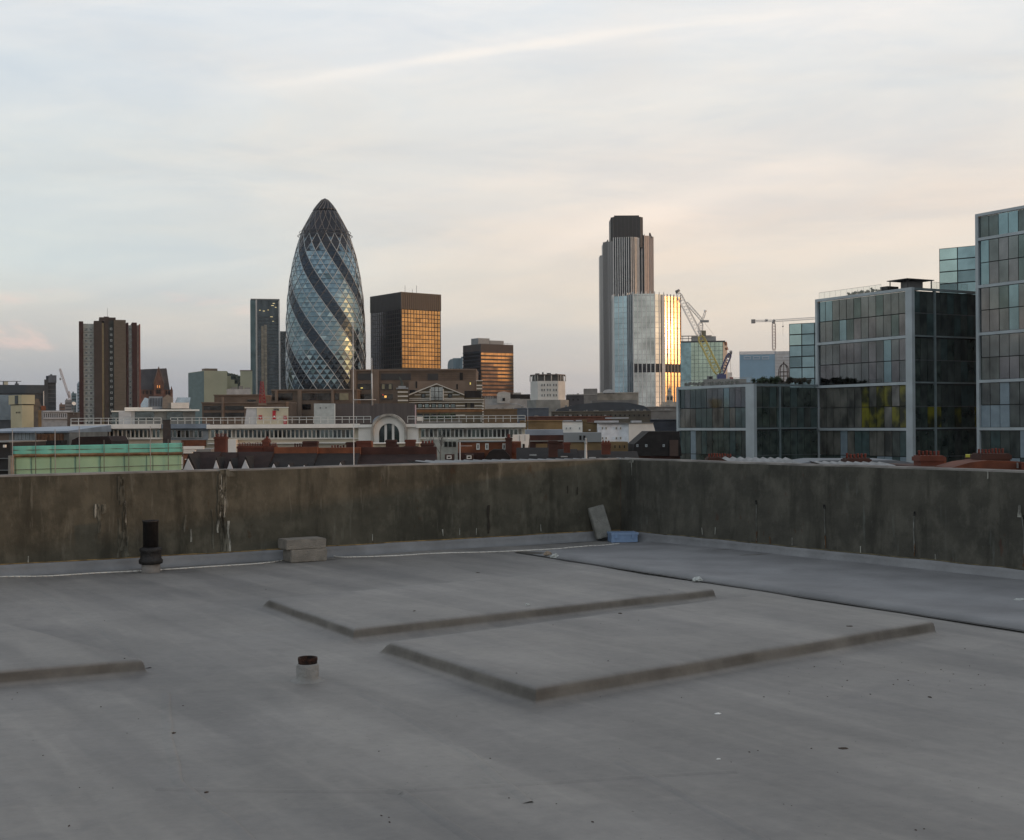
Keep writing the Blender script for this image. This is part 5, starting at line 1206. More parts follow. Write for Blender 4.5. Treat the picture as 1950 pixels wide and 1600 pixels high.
# brown stone offices
f = FR('brown_office', 384, 400, 'low brown stone office in front of the pale cream slabs', 'office block', rot=0)
f.part('body', BROWN, [(385, 545, 768, None, 0, 20), (404, 494, 753, 768, 3, 20)]); f.part('coping', BROWNL, [(384, 545.5, 765.5, 768, -.4, 20.3), (403, 495, 751, 753, 2.6, 20.3)]); f.part('pier', BROWNL, [(423, 426.5, 756, None, -.6, 0)]); f.part('window_band', BGL, [(388, 421, 773, 781, -.15, .1)]); f.part('window_band', BGL, [(429, 465, 773, 781, -.15, .1)]); f.part('window_band', BGL, [(388, 421, 786, 794, -.15, .1)]); f.part('window_band', BGL, [(429, 465, 786, 794, -.15, .1)]); f.part('upper_window', BGL, [(468, 484, 761, 765, 2.8, 3.05)])
f = FR('brown_office', 517, 430, 'long brown stone office below the spiral tower with wide dark windows', 'office block', rot=0)
f.part('body', BROWN, [(517.5, 680, 744, None, 0, 25)]); f.part('coping', BROWNL, [(517, 681, 741.5, 744, -.5, 25)])
for x in (527, 570, 634): f.part('pier', BROWNL, [(x - 2.5, x + 2.5 if x != 570 else x + 5, 744.2, None, -.8, 0)])
for q in ((519, 524), (530.5, 557.5), (576, 630), (638, 645), (647, 664)): f.part('window', BGL if q[0] != 647 else mat('dull_lit', (.24, .21, .13), .5), [(q[0], q[1], 749, 762, -.2, .1)])
for q in ((519, 524), (530.5, 557.5), (576, 592), (603, 630), (640, 664)): f.part('window', BGL, [(q[0], q[1], 770, 780, -.2, .1)])
f = FR('brown_office', 666, 440, 'taller brown stone office stepping up below the bronze tower with a few lit windows', 'office block', rot=0)
f.part('body', BROWN, [(667, 907, 706, None, 0, 30)]); f.part('coping', BROWNL, [(666, 907.5, 703.2, 706, -.5, 30)]); f.part('terrace_wall', BROWNL, [(780, 904, 726, 760, -2.5, -.6)])
for x0, x1 in ((670, 679), (712, 722)): f.part('pier', BROWNL, [(x0, x1, 706.2, None, -1.0, 0)])
for q in ((682, 708), (726.5, 783), (815, 835)): f.part('window', mat('black_window', (.030, .027, .026), .4), [(q[0], q[1], 711.5, 724, -.2, .1)])
for q in ((682, 708), (726.5, 748)): f.part('window', BGL, [(q[0], q[1], 731, 742, -.2, .1)]); f.part('window', BGL, [(q[0], q[1], 751, 761, -.2, .1)])
LW = mat('lit_warm', (.9, .5, .15), .5, emit=((1, .50, .12), .9)); LY = mat('lit_yellow', (.8, .7, .2), .5, emit=((1, .80, .22), .45))
f.part('lit_window', LW, [(732.5, 736.5, 753.5, 757.5, -.4, -.2)], 'orange lit window'); f.part('lit_window', LY, [(687.5, 691.5, 738, 740, -.4, -.2)], 'small yellow lit window'); f.part('lit_window', mat('dull_lit', (.24, .21, .13)), [(728, 733, 732, 741, -.4, -.2)]); f.part('lit_window', mat('dull_lit', (.24, .21, .13)), [(741, 746, 732, 741, -.4, -.2)]); f.part('lit_window', mat('red_lamp', (.8, .1, .05), .5, emit=((1, .1, .05), .5)), [(729, 730.5, 751.5, 753, -.4, -.2)])
f.part('lit_window', LY, [(895.5, 897.5, 729, 733, -2.7, -2.5)]); f.part('wall_shade_slot', SLATE, [(876, 882, 710, 724, -.2, .1), (793, 796, 727, 740, -2.6, -2.5), (870, 873, 732, 742, -2.6, -2.5)])
f.part('roof_dots', SLATE, [(x, x + 1.6, 701.5, 703.2, 1, 2) for x in (858, 863, 868, 875, 881, 888, 893, 899)])
f.part('stone_joints', mat('stone_joint', (.085, .06, .043), .8), [(785, 904, y, y + .5, -.1, .05) for y in (709, 713, 717, 721)] + [(x, x + .5, 706.5, 725, -.1, .05) for x in (800, 846, 860)])
# red lattice mast
f = FR('red_mast', 493, 380, 'short red lattice mast standing in front of the slim glass tower', 'mast', z0=zat(500, 772, 380))
mb = MB(); zt = f.z(726); zb = 0; rn = random.Random(1)
for sx_ in (-1, 1):
    for y in (0, 1.2): mb.beam((f.x(500) + sx_ * 1.0, y, 0), (f.x(499) + sx_ * .35, y * .6 + .2, zt), .12)
for k in range(7):
    z = zt * k / 7; z2 = zt * (k + 1) / 7; w1 = 1 - .65 * k / 7; w2 = 1 - .65 * (k + 1) / 7; xm = f.x(499.6); mb.beam((xm - w1, 0, z), (xm + w2, 0, z2), .09); mb.beam((xm + w1, 0, z), (xm - w2, 0, z2), .09); mb.beam((xm - w1, 0, z), (xm + w1, 0, z), .09)
mb.build('lattice', mat('mast_red', (.26, .025, .03), .6), f.t); f.part('base', BROWNL, [(492, 508, 768, 772, -.5, 2)])
# striped building with pediment
f = FR('striped_building', 770, 400, 'brown building striped with white bands under a wide white edged pediment', 'building', rot=0)
SB = mat('striped_stone', (.105, .085, .052), .8, 0, .15, .5); SW = mat('stripe_white', (.56, .54, .48), .7, 0, .06, .3)
f.part('body', SB, [(779, 920.5, 758, None, 0, 22)]); f.poly('pediment', SB, [(779, 758), (780, 751), (832, 733), (884, 752), (884, 758)], -.3, 18)
f.poly('pediment_edge', SW, [(779.5, 753.5), (831, 732.5), (834, 732.5), (884.5, 753), (884.5, 751), (833, 730.8), (831, 730.8), (779.5, 751)], -1.0, -.3)
f.part('rear_roof', SLATE, [(884.2, 916, 744, 757.8, 2, 18)]); f.part('rear_roof', SLATE, [(778, 788, 742, 751, 4, 18)])
st = [(779, 922, 761.0, 762.6), (779, 922, 765.8, 767), (868, 921, 772, 773.8), (868, 921, 777.3, 778.6), (790, 921, 777.8, 778.8), (868, 921, 790, 791.5)]
f.part('white_band', SW, [(a, b_, c_, d_, -.35, 0) for a, b_, c_, d_ in st[:2]]); f.part('white_band', SW, [(st[4][0], 867.9, st[4][2], st[4][3], -.35, 0), (868, 921, 777.3, 778.6, -.3, 0)]); f.part('white_band', SW, [(868, 885.5, 772, 773.8, -.3, 0), (904, 921, 772, 773.8, -.3, 0)]); f.part('white_band', SW, [(868, 886, 790, 791.5, -.3, 0)])
f.part('white_band', SW, [(780, 819, 758.2, 759.6, -.5, -.3), (845, 884, 758.2, 759.6, -.5, -.3)]); f.part('white_band', SW, [(798, 819, 746, 747.6, -.5, -.3), (845, 864, 746, 747.6, -.5, -.3)]); f.part('white_band', SW, [(790, 802, 751.5, 752.8, -.5, -.3), (811, 819, 751.5, 752.8, -.5, -.3), (845, 853, 751.5, 752.8, -.5, -.3), (862, 876, 751.5, 752.8, -.5, -.3)])
f.part('tall_window', glass('pediment_glass', (.24, .25, .24), .12), [(820.5, 844, 737.5, 762, -.7, -.3)]); f.part('tall_window_frame', SW, [(819, 820.4, 741, 763, -.9, -.3), (844.1, 845.5, 741, 763, -.9, -.3)]); f.part('window_bars', SLATE, [(828, 829, 737.5, 762, -.8, -.7), (835.5, 836.5, 737.5, 762, -.8, -.7), (820.5, 844, 745.5, 746.3, -.8, -.7), (820.5, 844, 757, 757.8, -.8, -.7)])
f.windows([806.5, 857.5], [750], 7.5, 8, -.3, [SLATE, DGL], .2)
f.windows([800, 813, 826, 838.5, 851, 863], [768.5], 9.5, 8.8, 0, [SLATE, glass('window_mid', (.16, .19, .18))], .2); f.windows([800, 813, 826, 838.5, 851, 863], [788], 9.5, 10, 0, [SLATE, DGL], .2)
f.part('window_boss', SW, [(x, x + 2, 771.5, 775, -.5, 0) for x in (805.7, 818.5, 831.2, 843.7, 856)]); f.part('dark_slot', SLATE, [(886, 889.5, 768, 780, -.2, .1)]); f.part('dark_slot', SLATE, [(896, 903, 768, 780, -.2, .1)]); f.part('brick_band', mat('orange_band', (.20, .095, .035), .8, 0, .2, .6), [(794, 920.9, 780, 785, -.15, 0)])
f.part('corner_quoins', SW, [(918.5, 922, y, y + 2.2, -.4, 0) for y in range(768, 805, 5)])
f = simple('striped_stair_turret', 'tall white banded turret at the far corner of the striped building', 'turret', 412, [('shaft', 0, 908, 918.8, 726, None, 0, 5), ('cap', 1, 907, 919.5, 724.5, 726, -.4, 5.4)], [SB, SW])
for k in range(5): f.part('white_band', SW, [(908, 918.9, 733 + 6 * k, 735.5 + 6 * k, -.2, 0)])
f = simple('striped_turret', 'short white banded turret carrying a dark winged statue', 'turret', 396, [('shaft', 0, 758, 777, 741, None, 0, 6), ('cap', 1, 755, 778, 738.5, 740.9, -.6, 6.6), ('cap', 1, 759, 773, 735, 738.4, 1, 5)], [SB, mat('turret_grey', (.26, .28, .29), .6)])
for k in range(4): f.part('white_band', SW, [(757.7, 777.2, 745.5 + 8 * k, 748 + 8 * k, -.3, 0)])
f = FR('statue', 760, 397.5, 'small dark figure with a raised wing on top of the banded turret', 'statue', z0=zat(766, 735, 397.5))
mb = MB(); mb.prof([(f.x(a), f.z(b)) for a, b in ((764.5, 735), (764.3, 730), (762, 724), (760, 718), (761.5, 716.5), (764.5, 721), (766.5, 725.5), (768, 728), (768, 735))], 1.5, 2.4); mb.beam((f.x(766.3), 2, 0), (f.x(766.0), 2, f.z(727)), .55, 0, 8, .4); mb.build('body', mat('bronze_green', (.06, .07, .06), .6), f.t)
# roof plants / umbrellas terrace in front of the striped building
for i, (px, w) in enumerate(((813, 2.2), (838, 1.8), (858, 2.0), (826, 1.4), (848, 1.4))):
    bush('terrace_shrub', at(px, 800, 300 + i) * 1 - Vector((0, 0, at(px, 800, 300 + i).z - zat(px, 802, 300 + i))), w, 1.2, 1.5 + .25 * (i % 3), ('yellow green shrub nearest the mauve plant house on the terrace', 'second green shrub of the taller ones on the terrace', 'shrub at the far end of the terrace row', 'small shrub between the two taller ones on the terrace', 'small shrub near the far end of the terrace row')[i], 'shrub', 'terrace shrubs by the striped building', 40 + i, 130)
simple('terrace_deck', 'pale roof terrace in front of the striped building', 'roof terrace', 296, [('deck', 0, 793, 880, 801.5, None, 0, 12), ('screen', 1, 794, 806, 794, 801.4, 0, .4)], [GREYC, WHT])
# ---- gap between towers
f = FR('curved_roof_office', 852, 1000, 'distant pale blue building with a rounded end beside the banded tower', 'office block')
f.poly('body', mat('far_blue', (.26, .33, .37), .7, 0, .15, .1, (3, 1, 1)), [(853, 760), (853, 695), (854.5, 688), (859, 684), (864, 684), (864, 760)], 0, 14); f.part('wing', mat('far_blue_b', (.16, .23, .27), .7, 0, .2, .1, (3, 1, 1)), [(863, 882, 682, None, 1, 14), (879, 884, 679, 682, 3, 8)])
f = FR('white_low_building', 920, 560, 'low white building with a rounded upper corner left of the octagonal block', 'building')
f.part('body', mat('pale_stone', (.33, .32, .30), .8, 0, .15, .4), [(920, 1012, 759, None, 0, 16)]); f.poly('rounded_block', mat('pale_stone_b', (.42, .41, .38), .8), [(947, 768), (947, 750), (950, 747), (960, 745.5), (972, 748), (972, 768)], -1, 8); f.part('dark_roof', SLATE, [(972, 1010, 751, 760, 0, 12)]); f.part('pale_roof_box', mat('pale_stone', (.33, .32, .3)), [(978, 993, 747.5, 751, 3, 9)]); f.part('dark_door', SLATE, [(957, 962, 758, 764, -1.2, -1)])
f.windows([925, 929.5, 934, 938.5], [755.5], 2.4, 3, -.05, [WFR, SLATE], .1)
f = FR('octagonal_building', 1010, 520, 'white eight sided building with an open columned attic', 'building')
def octo(f, pxa, pxb, yt, yb, r_out, m, name):
    c_ = (f.x(pxa) + f.x(pxb)) / 2; r_ = (f.x(pxb) - f.x(pxa)) / 2; n = [(c_ + r_ * x, 7 + r_ * y + r_out) for x, y in ((-1, -.25), (-.58, -1), (.58, -1), (1, -.25), (1, 1), (-1, 1))]
    mb = MB(); mb.prism(n, 0 if yb is None else f.z(yb), f.z(yt)); return mb.build(name, m, f.t), n
OW = mat('octagon_white', (.56, .55, .51), .75, 0, .08, .3)
octo(f, 1010.5, 1077.5, 726, 762, 0, OW, 'upper_walls'); _, pts = octo(f, 1010, 1078, 713, 714.8, 0, mat('attic_brown', (.14, .115, .10), .8), 'attic_roof'); octo(f, 1013, 1075, 714.8, 726, .3, mat('attic_dark', (.09, .085, .08), .8), 'attic_core'); octo(f, 1004, 1084, 762, None, -1, mat('octagon_base', (.22, .22, .20), .8, 0, .2, .3), 'base_storeys')
mb = MB(); zc0, zc1 = f.z(726), f.z(714.8)
for a, b_ in zip(pts[:3], pts[1:4]):
    for k in range(4): x = a[0] + (b_[0] - a[0]) * k / 3; y = a[1] + (b_[1] - a[1]) * k / 3 + .5; mb.beam((x, y, zc0), (x, y, zc1), .22, 0, 6)
mb.build('attic_columns', OW, f.t)
yy = 7 + (f.x(1077.5) - f.x(1010.5)) / 2 * -1
f.windows([1032.5, 1037, 1043.5, 1048, 1055, 1059.5], [730.5, 740, 750], 3.0, 5.6, yy, [OW, DGL], .12)
f.windows([1026, 1036, 1046, 1056, 1066], [768, 779], 4, 7, yy - 1.9, [OW, SLATE], .12)
f.part('roof_kit', GREYD, [(1020, 1028, 710.5, 713, 3, 5), (1033, 1036, 708.5, 713, 3, 4), (1042, 1050, 710, 713, 3, 5), (1058, 1062, 711, 713, 3, 4)])
# greys between octagon and ribbed tower
FILL = [  # name, label, cat, d, px0, px1, top, colour, window rows
 ('grey_plant_block', 'grey concrete block with a square plant tower left of the ribbed tower', 'building', 640, 1080, 1152, 752, (.17, .165, .155), 0, ((1112, 1138, 740, 752),)),
 ('dark_flat_office', 'low dark flat roofed office right of the octagonal building', 'building', 600, 1078, 1112, 754, (.05, .05, .055), 1, ()),
 ('stone_plant_room', 'cream grey stone plant room with a small pale vault below the ribbed tower', 'building', 610, 1138, 1216, 749, (.25, .235, .20), 0, ()),
 ('grey_court_building', 'wide weathered grey stone building with a ledge below the mirror block', 'building', 470, 1070, 1290, 776, (.14, .14, .135), 2, ((1128, 1214, 762, 776),)),
 ('slate_arcade', 'long slate roofed range with small dark dormers across the middle', 'building', 420, 1050, 1246, 784, (.085, .078, .062), 1, ()),
 ('blue_shed', 'blue grey metal shed roof near the octagonal building', 'building', 380, 980, 1045, 778, (.075, .095, .12), 0, ()),
 ('brown_curved_shed', 'brown wall under a low curved dark roof right of the striped building', 'building', 360, 921, 985, 780, (.13, .09, .05), 0, ()),
 ('red_brick_range', 'low red brick range between the blue shed and the slate range', 'building', 340, 1000, 1165, 794, (.10, .045, .03), 0, ()),
 ('tan_wall', 'long plain tan brick building right of the white building end', 'building', 300, 990, 1075, 802, (.19, .13, .06), 0, ()),
 ('grey_wall_house', 'tall plain grey wall right of the mirror block foot', 'building', 400, 1240, 1296, 782, (.15, .145, .135), 0, ()),
 ('navy_roof_house', 'dark navy roofed house under the plain grey wall', 'building', 260, 1238, 1296, 800, (.035, .042, .055), 0, ()),
]
for nme, lb, ct, d_, x0, x1, yt, c_, wr, ex in FILL:
    f = FR(nme, x0, d_, lb, ct); m_ = mat('wall_' + nme, c_, .85, 0, .25, .3)
    f.part('body', m_, [(x0, x1, yt, None, 0, 12)]); f.part('coping', mat('coping_' + nme, tuple(min(.5, v * 1.7) for v in c_), .8), [(x0 - .5, x1 + .5, yt - 1.2, yt, -.3, 12.3)])
    for q in ex: f.part('upper_block', m_, [(q[0], q[1], q[2], q[3] - 1.25, 2, 10)])
    if wr:
        for j in range(wr): f.windows([x0 + 5 + 9 * k for k in range(int((x1 - x0 - 6) / 9))], [yt + 5 + 10 * j], 4, 4.5, 0, [m_, SLATE], .12)
    rn = random.Random(x0)
    if nme not in ('tan_wall', 'stone_plant_room'):
        f.part('roof_vents', GREYC, [(x, x + rn.uniform(2, 6), yt - 1.2 - rn.uniform(1.2, 3.5), yt - 1.21, 3 + rn.random() * 4, 8) for x in [x0 + rn.uniform(3, x1 - x0 - 8) for _ in range(max(2, int((x1 - x0) / 16)))]])
f = FR('small_vault', 1148, 600, 'small pale curved canopy on the stone plant room', 'canopy', z0=zat(1160, 752, 600)); f.poly('shell', mat('vault_pale', (.40, .42, .43), .6), [(1148 + 12 * (1 - math.cos(math.pi * k / 10)), 748.5 - 7 * math.sin(math.pi * k / 10)) for k in range(11)], -1, 6); f.part('posts', GREYC, [(1151, 1152, 748, 752, 0, .5), (1168, 1169, 748, 752, 0, .5)])
# curved roof behind the tan wall
f = FR('long_barrel_roof', 1048, 440, 'long low slate blue roof rising in a shallow curve below the towers', 'building', rot=0)
f.poly('roof', mat('barrel_slate', (.040, .048, .058), .6, .1, .2, .2), [(1052, 790), (1062, 779), (1100, 770), (1150, 766), (1195, 767), (1225, 773), (1238, 782), (1240, 790)], -2, 12); f.part('wall', mat('wall_slate_arcade', (.085, .078, .062)), [(1052, 1240, 790, None, -1.5, 12)])
# white saw-toothed buildings
f = FR('white_house', 1071, 235, 'small white two window house left of the big white gable', 'house'); f.part('body', WHT, [(1071, 1109, 803.5, None, 0, 8)]); f.part('coping', GREYC, [(1070.5, 1109.5, 802, 803.5, -.2, 8)]); f.windows([1078.5, 1086, 1103.5], [813.5], 3.2, 5, 0, [WFR, SLATE], .1); f.part('roof_kit', mat('pale_trim', (.4, .42, .44)), [(1072, 1092, 800.5, 802, 1, 3), (1097, 1108, 800, 802, 1, 3)])
f = FR('tan_link', 1109, 236, 'tan brick stretch between two white houses', 'house'); f.part('body', TANB, [(1109.3, 1139, 805.5, None, 0, 8), (1108.6, 1118, 799, 805.4, .5, 5)]); f.part('coping', BROWNL, [(1118.2, 1139, 804.3, 805.5, -.2, 8)]); f.part('lamp', WHT, [(1121, 1124.5, 818, 820.5, -.4, 0)])
f = FR('white_gable_house', 1139, 232, 'large white building whose blank gable end slopes down beside a slate mansard', 'house', rot=0)
f.part('front', mat('white_cool', (.74, .77, .80), .75), [(1139.3, 1197, 806.5, None, 0, 12)]); f.poly('gable', WHT, [(1197.1, 870), (1197.1, 806.5), (1243, 806.5), (1247, 821), (1236, 821), (1218, 833), (1204, 845), (1199.5, 870)], -.4, 12); f.part('coping', GREYC, [(1138.5, 1244, 805, 806.5, -.6, 12.2)])
f.windows([1147, 1154, 1173.5, 1181.5], [813, 832], 3.6, 5.2, 0, [WFR, SLATE], .1); f.part('roof_kit', mat('pale_trim', (.4, .42, .44)), [(1134, 1180, 801, 804.9, 2, 4), (1157, 1200, 795, 797, 3, 6), (1205, 1224, 801, 804.9, 2, 5)])
f = FR('slate_mansard', 1200, 190, 'dark slate mansard roofed house beside the blank white gable', 'house', rot=0)
f.poly('roof', SLATE, [(1202, 868), (1206, 846), (1222, 832), (1234, 821.5), (1292, 821.5), (1296, 868)], -1, 9); f.part('wall', BRICKD, [(1202, 1294, 868, None, -.5, 9)]); f.part('brick_end', mat('brick_brown_end', (.07, .045, .035), .85), [(1273, 1289, 838, 868, -1.4, -1.02)]); f.windows([1212, 1229, 1262], [846], 4, 5, -1.0, [mat('window_grey', (.3, .33, .34)), DGL], .12)
f = FR('grey_box_house', 1072, 190, 'plain grey flat faced house with two dark slots in front of the white houses', 'house', rot=0); f.part('body', mat('plain_grey', (.235, .245, .245), .8, 0, .08, .3), [(1072, 1145, 824, 842, 0, 7)]); f.part('lower_storey', TANB, [(1080, 1196, 842.2, None, .3, 7)]); f.part('dark_slot', SLATE, [(1103, 1107, 829.5, 838, -.1, .02)]); f.part('dark_slot', SLATE, [(1110.5, 1114.5, 829.5, 838, -.1, .02)])
f.windows([1162 + 9 * k for k in range(4)], [847], 5, 8, .3, [TANB, SLATE], .1)
# ornate church lantern
f = FR('church_lantern', 1266, 640, 'small pale stone church lantern with a thin spire beside the office row', 'church tower')
STN = mat('lantern_stone', (.36, .33, .28), .8, 0, .15, .5); f.part('base', STN, [(1258, 1292, 770, None, 0, 9), (1262, 1288, 765.5, 770, 0, 9)]); f.part('stage', STN, [(1269, 1282, 753, 765.5, 2, 5.5)]); f.part('openings', SLATE, [(1271, 1274, 755, 762, 1.9, 2.05), (1277, 1280, 755, 762, 1.9, 2.05)]); f.part('upper_stage', STN, [(1271.5, 1279.5, 746, 753, 2.4, 5)])
mb = MB(); xm = f.x(1275.5); mb.lathe([(1.0, f.z(746)), (.75, f.z(743)), (.25, f.z(738)), (.04, f.z(729))], 0, 10, xm, 3.6); mb.build('spire', mat('lantern_lead', (.25, .26, .27), .6), f.t)
# open iron cupola on the roofs
f = FR('iron_cupola', 1482, 420, 'open black iron cupola frame poking above the hedges of the lowest block', 'cupola', z0=zat(1493, 728, 420))
mb = MB(); xm = f.x(1493.2); rr_ = f.x(1503) - xm
for k in range(8):
    a = 2 * math.pi * k / 8; pr = None
    for s_ in range(7):
        t_ = s_ / 6 * math.pi / 2; q = (xm + rr_ * math.cos(a) * math.cos(t_), 2 + rr_ * math.sin(a) * math.cos(t_), f.z(708) + (f.z(693) - f.z(708)) * math.sin(t_))
        if pr: mb.beam(pr, q, .13)
        pr = q
    mb.beam((xm + rr_ * math.cos(a), 2 + rr_ * math.sin(a), 0), (xm + rr_ * math.cos(a), 2 + rr_ * math.sin(a), f.z(708)), .14)
    b2 = 2 * math.pi * (k + 1) / 8
    for zz in (f.z(708), f.z(716), .2): mb.beam((xm + rr_ * math.cos(a), 2 + rr_ * math.sin(a), zz), (xm + rr_ * math.cos(b2), 2 + rr_ * math.sin(b2), zz), .11)
mb.build('ribs', mat('cupola_iron', (.035, .022, .020), .6), f.t); mb = MB(); mb.beam((xm, 2, f.z(693) - .2), (xm, 2, f.z(688.5)), .28, 0, 8); mb.build('finial', mat('cupola_iron', (.035, .022, .02)), f.t)
f = FR('rear_office_roof', 1395, 430, 'dark rooftop range behind the hedges of the lowest office block', 'building'); f.part('body', mat('rear_dark', (.045, .050, .048), .8, 0, .3, .3), [(1400, 1512, 728, None, 0, 10)]); f.part('roof_box', GREYC, [(1468, 1478, 724, 728, 1, 4)])
f = FR('crane_deck', 1345, 480, 'grey construction roof deck carrying the yellow crane', 'building'); f.part('deck', mat('deck_grey', (.13, .14, .13), .8, 0, .2, .3), [(1340, 1422, 722, None, 0, 16)]); f.part('hut', mat('hut_grey', (.20, .21, .21), .7), [(1347, 1359, 716.5, 722, 1, 4)]); f.part('hut', WHT, [(1386, 1395, 709, 722, 2, 5)]); f.part('red_box', mat('red_box', (.25, .03, .02), .7), [(1390, 1397, 718.5, 722, 0, 2)]); f.part('hut_door', SLATE, [(1351, 1356, 717.5, 721.5, .9, 1)])
# ================================================================== cranes
def lattice(mb, p, q, w, nseg, r, up=Vector((0, 0, 1)), m=0, side=None):
    p = Vector(p); q = Vector(q); d = (q - p).normalized(); a = d.cross(Vector((0, 1, 0)))
    if a.length < .1: a = Vector((1, 0, 0))
    a.normalize(); b = d.cross(a).normalized(); cs = [a + b, a - b, -a - b, -a + b]
    pt = lambda k, c: p.lerp(q, k / nseg) + cs[c] * (w / 2) * (1 if 0 < k < nseg else .55)
    for c in range(4):
        for k in range(nseg):
            mb.beam(pt(k, c), pt(k + 1, c), r, m); mb.beam(pt(k, c), pt(k + 1, (c + 1) % 4), r * .7, m)
W_ = mat('crane_white', (.80, .78, .74), .6); YL = mat('crane_yellow', (.55, .47, .13), .6, 0, .2, .3); BL = mat('crane_blue', (.05, .065, .16), .6); DKc = mat('crane_dark', (.22, .21, .20), .6)
d = 470.0
def wp(px, py, dd=d, off=0.0):
    v = at(px, py, dd); v.y += off; return v
base = wp(1370, 716)
t = thing('luffing_crane', base, 'large luffing crane with a jib yellow below and white above', 'crane')
L_ = lambda px, py, off=0: wp(px, py, d, off) - base
mb = MB(); lattice(mb, L_(1368, 712), L_(1333, 640), 2.3, 12, .13); mb.build('lower_jib', YL, t)
mb = MB(); lattice(mb, L_(1333, 640), L_(1291, 558), 1.9, 14, .11); mb.build('upper_jib', W_, t)
mb = MB(); lattice(mb, L_(1373, 714), L_(1390, 673), 1.6, 8, .15); mb.build('gantry', BL, t)
mb = MB(); mb.beam(L_(1390, 671), L_(1394, 671.5), .7); mb.beam(L_(1390.5, 673), L_(1386, 681), .55); mb.build('gantry_head', DKc, t)
mb = MB(); mb.beam(L_(1287, 556), L_(1294, 552.5), .5, 0, 6); mb.beam(L_(1288, 553), L_(1289.5, 559), .5); mb.build('jib_head', DKc, t)
mb = MB(); mb.beam(L_(1383, 662), L_(1384, 667), .5); mb.beam(L_(1381.5, 651), L_(1382.5, 658), .5, 0); mb.beam(L_(1390, 672), L_(1381, 651), .06); mb.beam(L_(1390, 672), L_(1392, 714), .05); mb.build('tackle', mat('tackle_red', (.22, .10, .06), .6), t)
v0 = L_(1366, 722); mb = MB(); mb.box(v0.x, L_(1382, 720).x, -1.2, 1.8, v0.z, L_(1368, 713).z); mb.build('cab', BL, t)
d2 = 640.0
base2 = wp(1335, 640, d2); L2 = lambda px, py: wp(px, py, d2) - base2
t = thing('small_luffing_crane', base2, 'small white luffing crane showing behind the big jib', 'crane')
mb = MB(); lattice(mb, L2(1333.5, 636), L2(1334.5, 614), 2.2, 5, .16); mb.build('mast', W_, t)
mb = MB(); mb.box(L2(1329, 0).x, L2(1345, 0).x, -1, 1, L2(1335, 614).z, L2(1335, 610).z); mb.build('slew_deck', mat('crane_grey', (.26, .27, .27), .6), t)
mb = MB(); lattice(mb, L2(1337, 610), L2(1307, 576), 1.2, 9, .13); mb.build('jib', W_, t)
mb = MB(); lattice(mb, L2(1338, 609), L2(1343, 594), .9, 5, .12); mb.beam(L2(1342, 594), L2(1344, 591), .7); mb.beam(L2(1342, 615), L2(1362, 642), .07); mb.build('a_frame', W_, t)
mb = MB(); mb.box(L2(1329, 0).x, L2(1339, 0).x, -1.5, 1.5, L2(1335, 640).z, L2(1335, 630).z); mb.build('collar', mat('collar_olive', (.16, .15, .10), .7), t)
d3 = 1150.0
base3 = wp(1474, 668, d3); L3 = lambda px, py: wp(px, py, d3) - base3
t = thing('tower_crane', base3, 'white hammerhead tower crane standing over the wrapped block', 'crane')
mb = MB(); lattice(mb, L3(1474, 668), L3(1473.5, 614), 2.8, 10, .24); mb.build('mast', mat('crane_pale', (.52, .46, .43), .6), t)
mb = MB(); lattice(mb, L3(1474, 611), L3(1578, 604.5), 1.7, 22, .2); lattice(mb, L3(1474, 611), L3(1434, 611.5), 1.5, 8, .2); mb.build('jib', W_, t)
mb = MB(); mb.box(L3(1426.5, 0).x, L3(1433.5, 0).x, -1.2, 1.2, L3(1430, 616).z, L3(1430, 608.5).z); mb.build('counterweight', mat('cw_grey', (.22, .22, .22), .7), t)
mb = MB(); mb.beam(L3(1472, 616), L3(1475, 609), 1.2); mb.beam(L3(1457, 610), L3(1462, 610), 1.0); mb.build('cab', mat('cw_grey', (.22, .22, .22)), t)
mb = MB(); mb.beam(L3(1491, 612), L3(1491, 621), .12); mb.beam(L3(1490.3, 621), L3(1491.7, 622.5), .7); mb.beam(L3(1491, 622), L3(1491, 640), .09); mb.build('hook', DKc, t)
d4 = 1400.0
base4 = wp(134, 772, d4); L4 = lambda px, py: wp(px, py, d4) - base4
t = thing('faint_crane', base4, 'faint pale crane far off in the gap left of the flats', 'crane')
mb = MB(); lattice(mb, L4(134, 772), L4(131, 745), 2.0, 6, .22); lattice(mb, L4(132, 758), L4(114, 702), 1.6, 14, .2); mb.beam(L4(115, 703), L4(115, 720), .12); mb.build('jib', mat('crane_haze', (.40, .36, .36), .7), t); mb = MB(); mb.beam(L4(114.6, 720), L4(115.4, 724), .9); mb.build('hook', DKc, t)
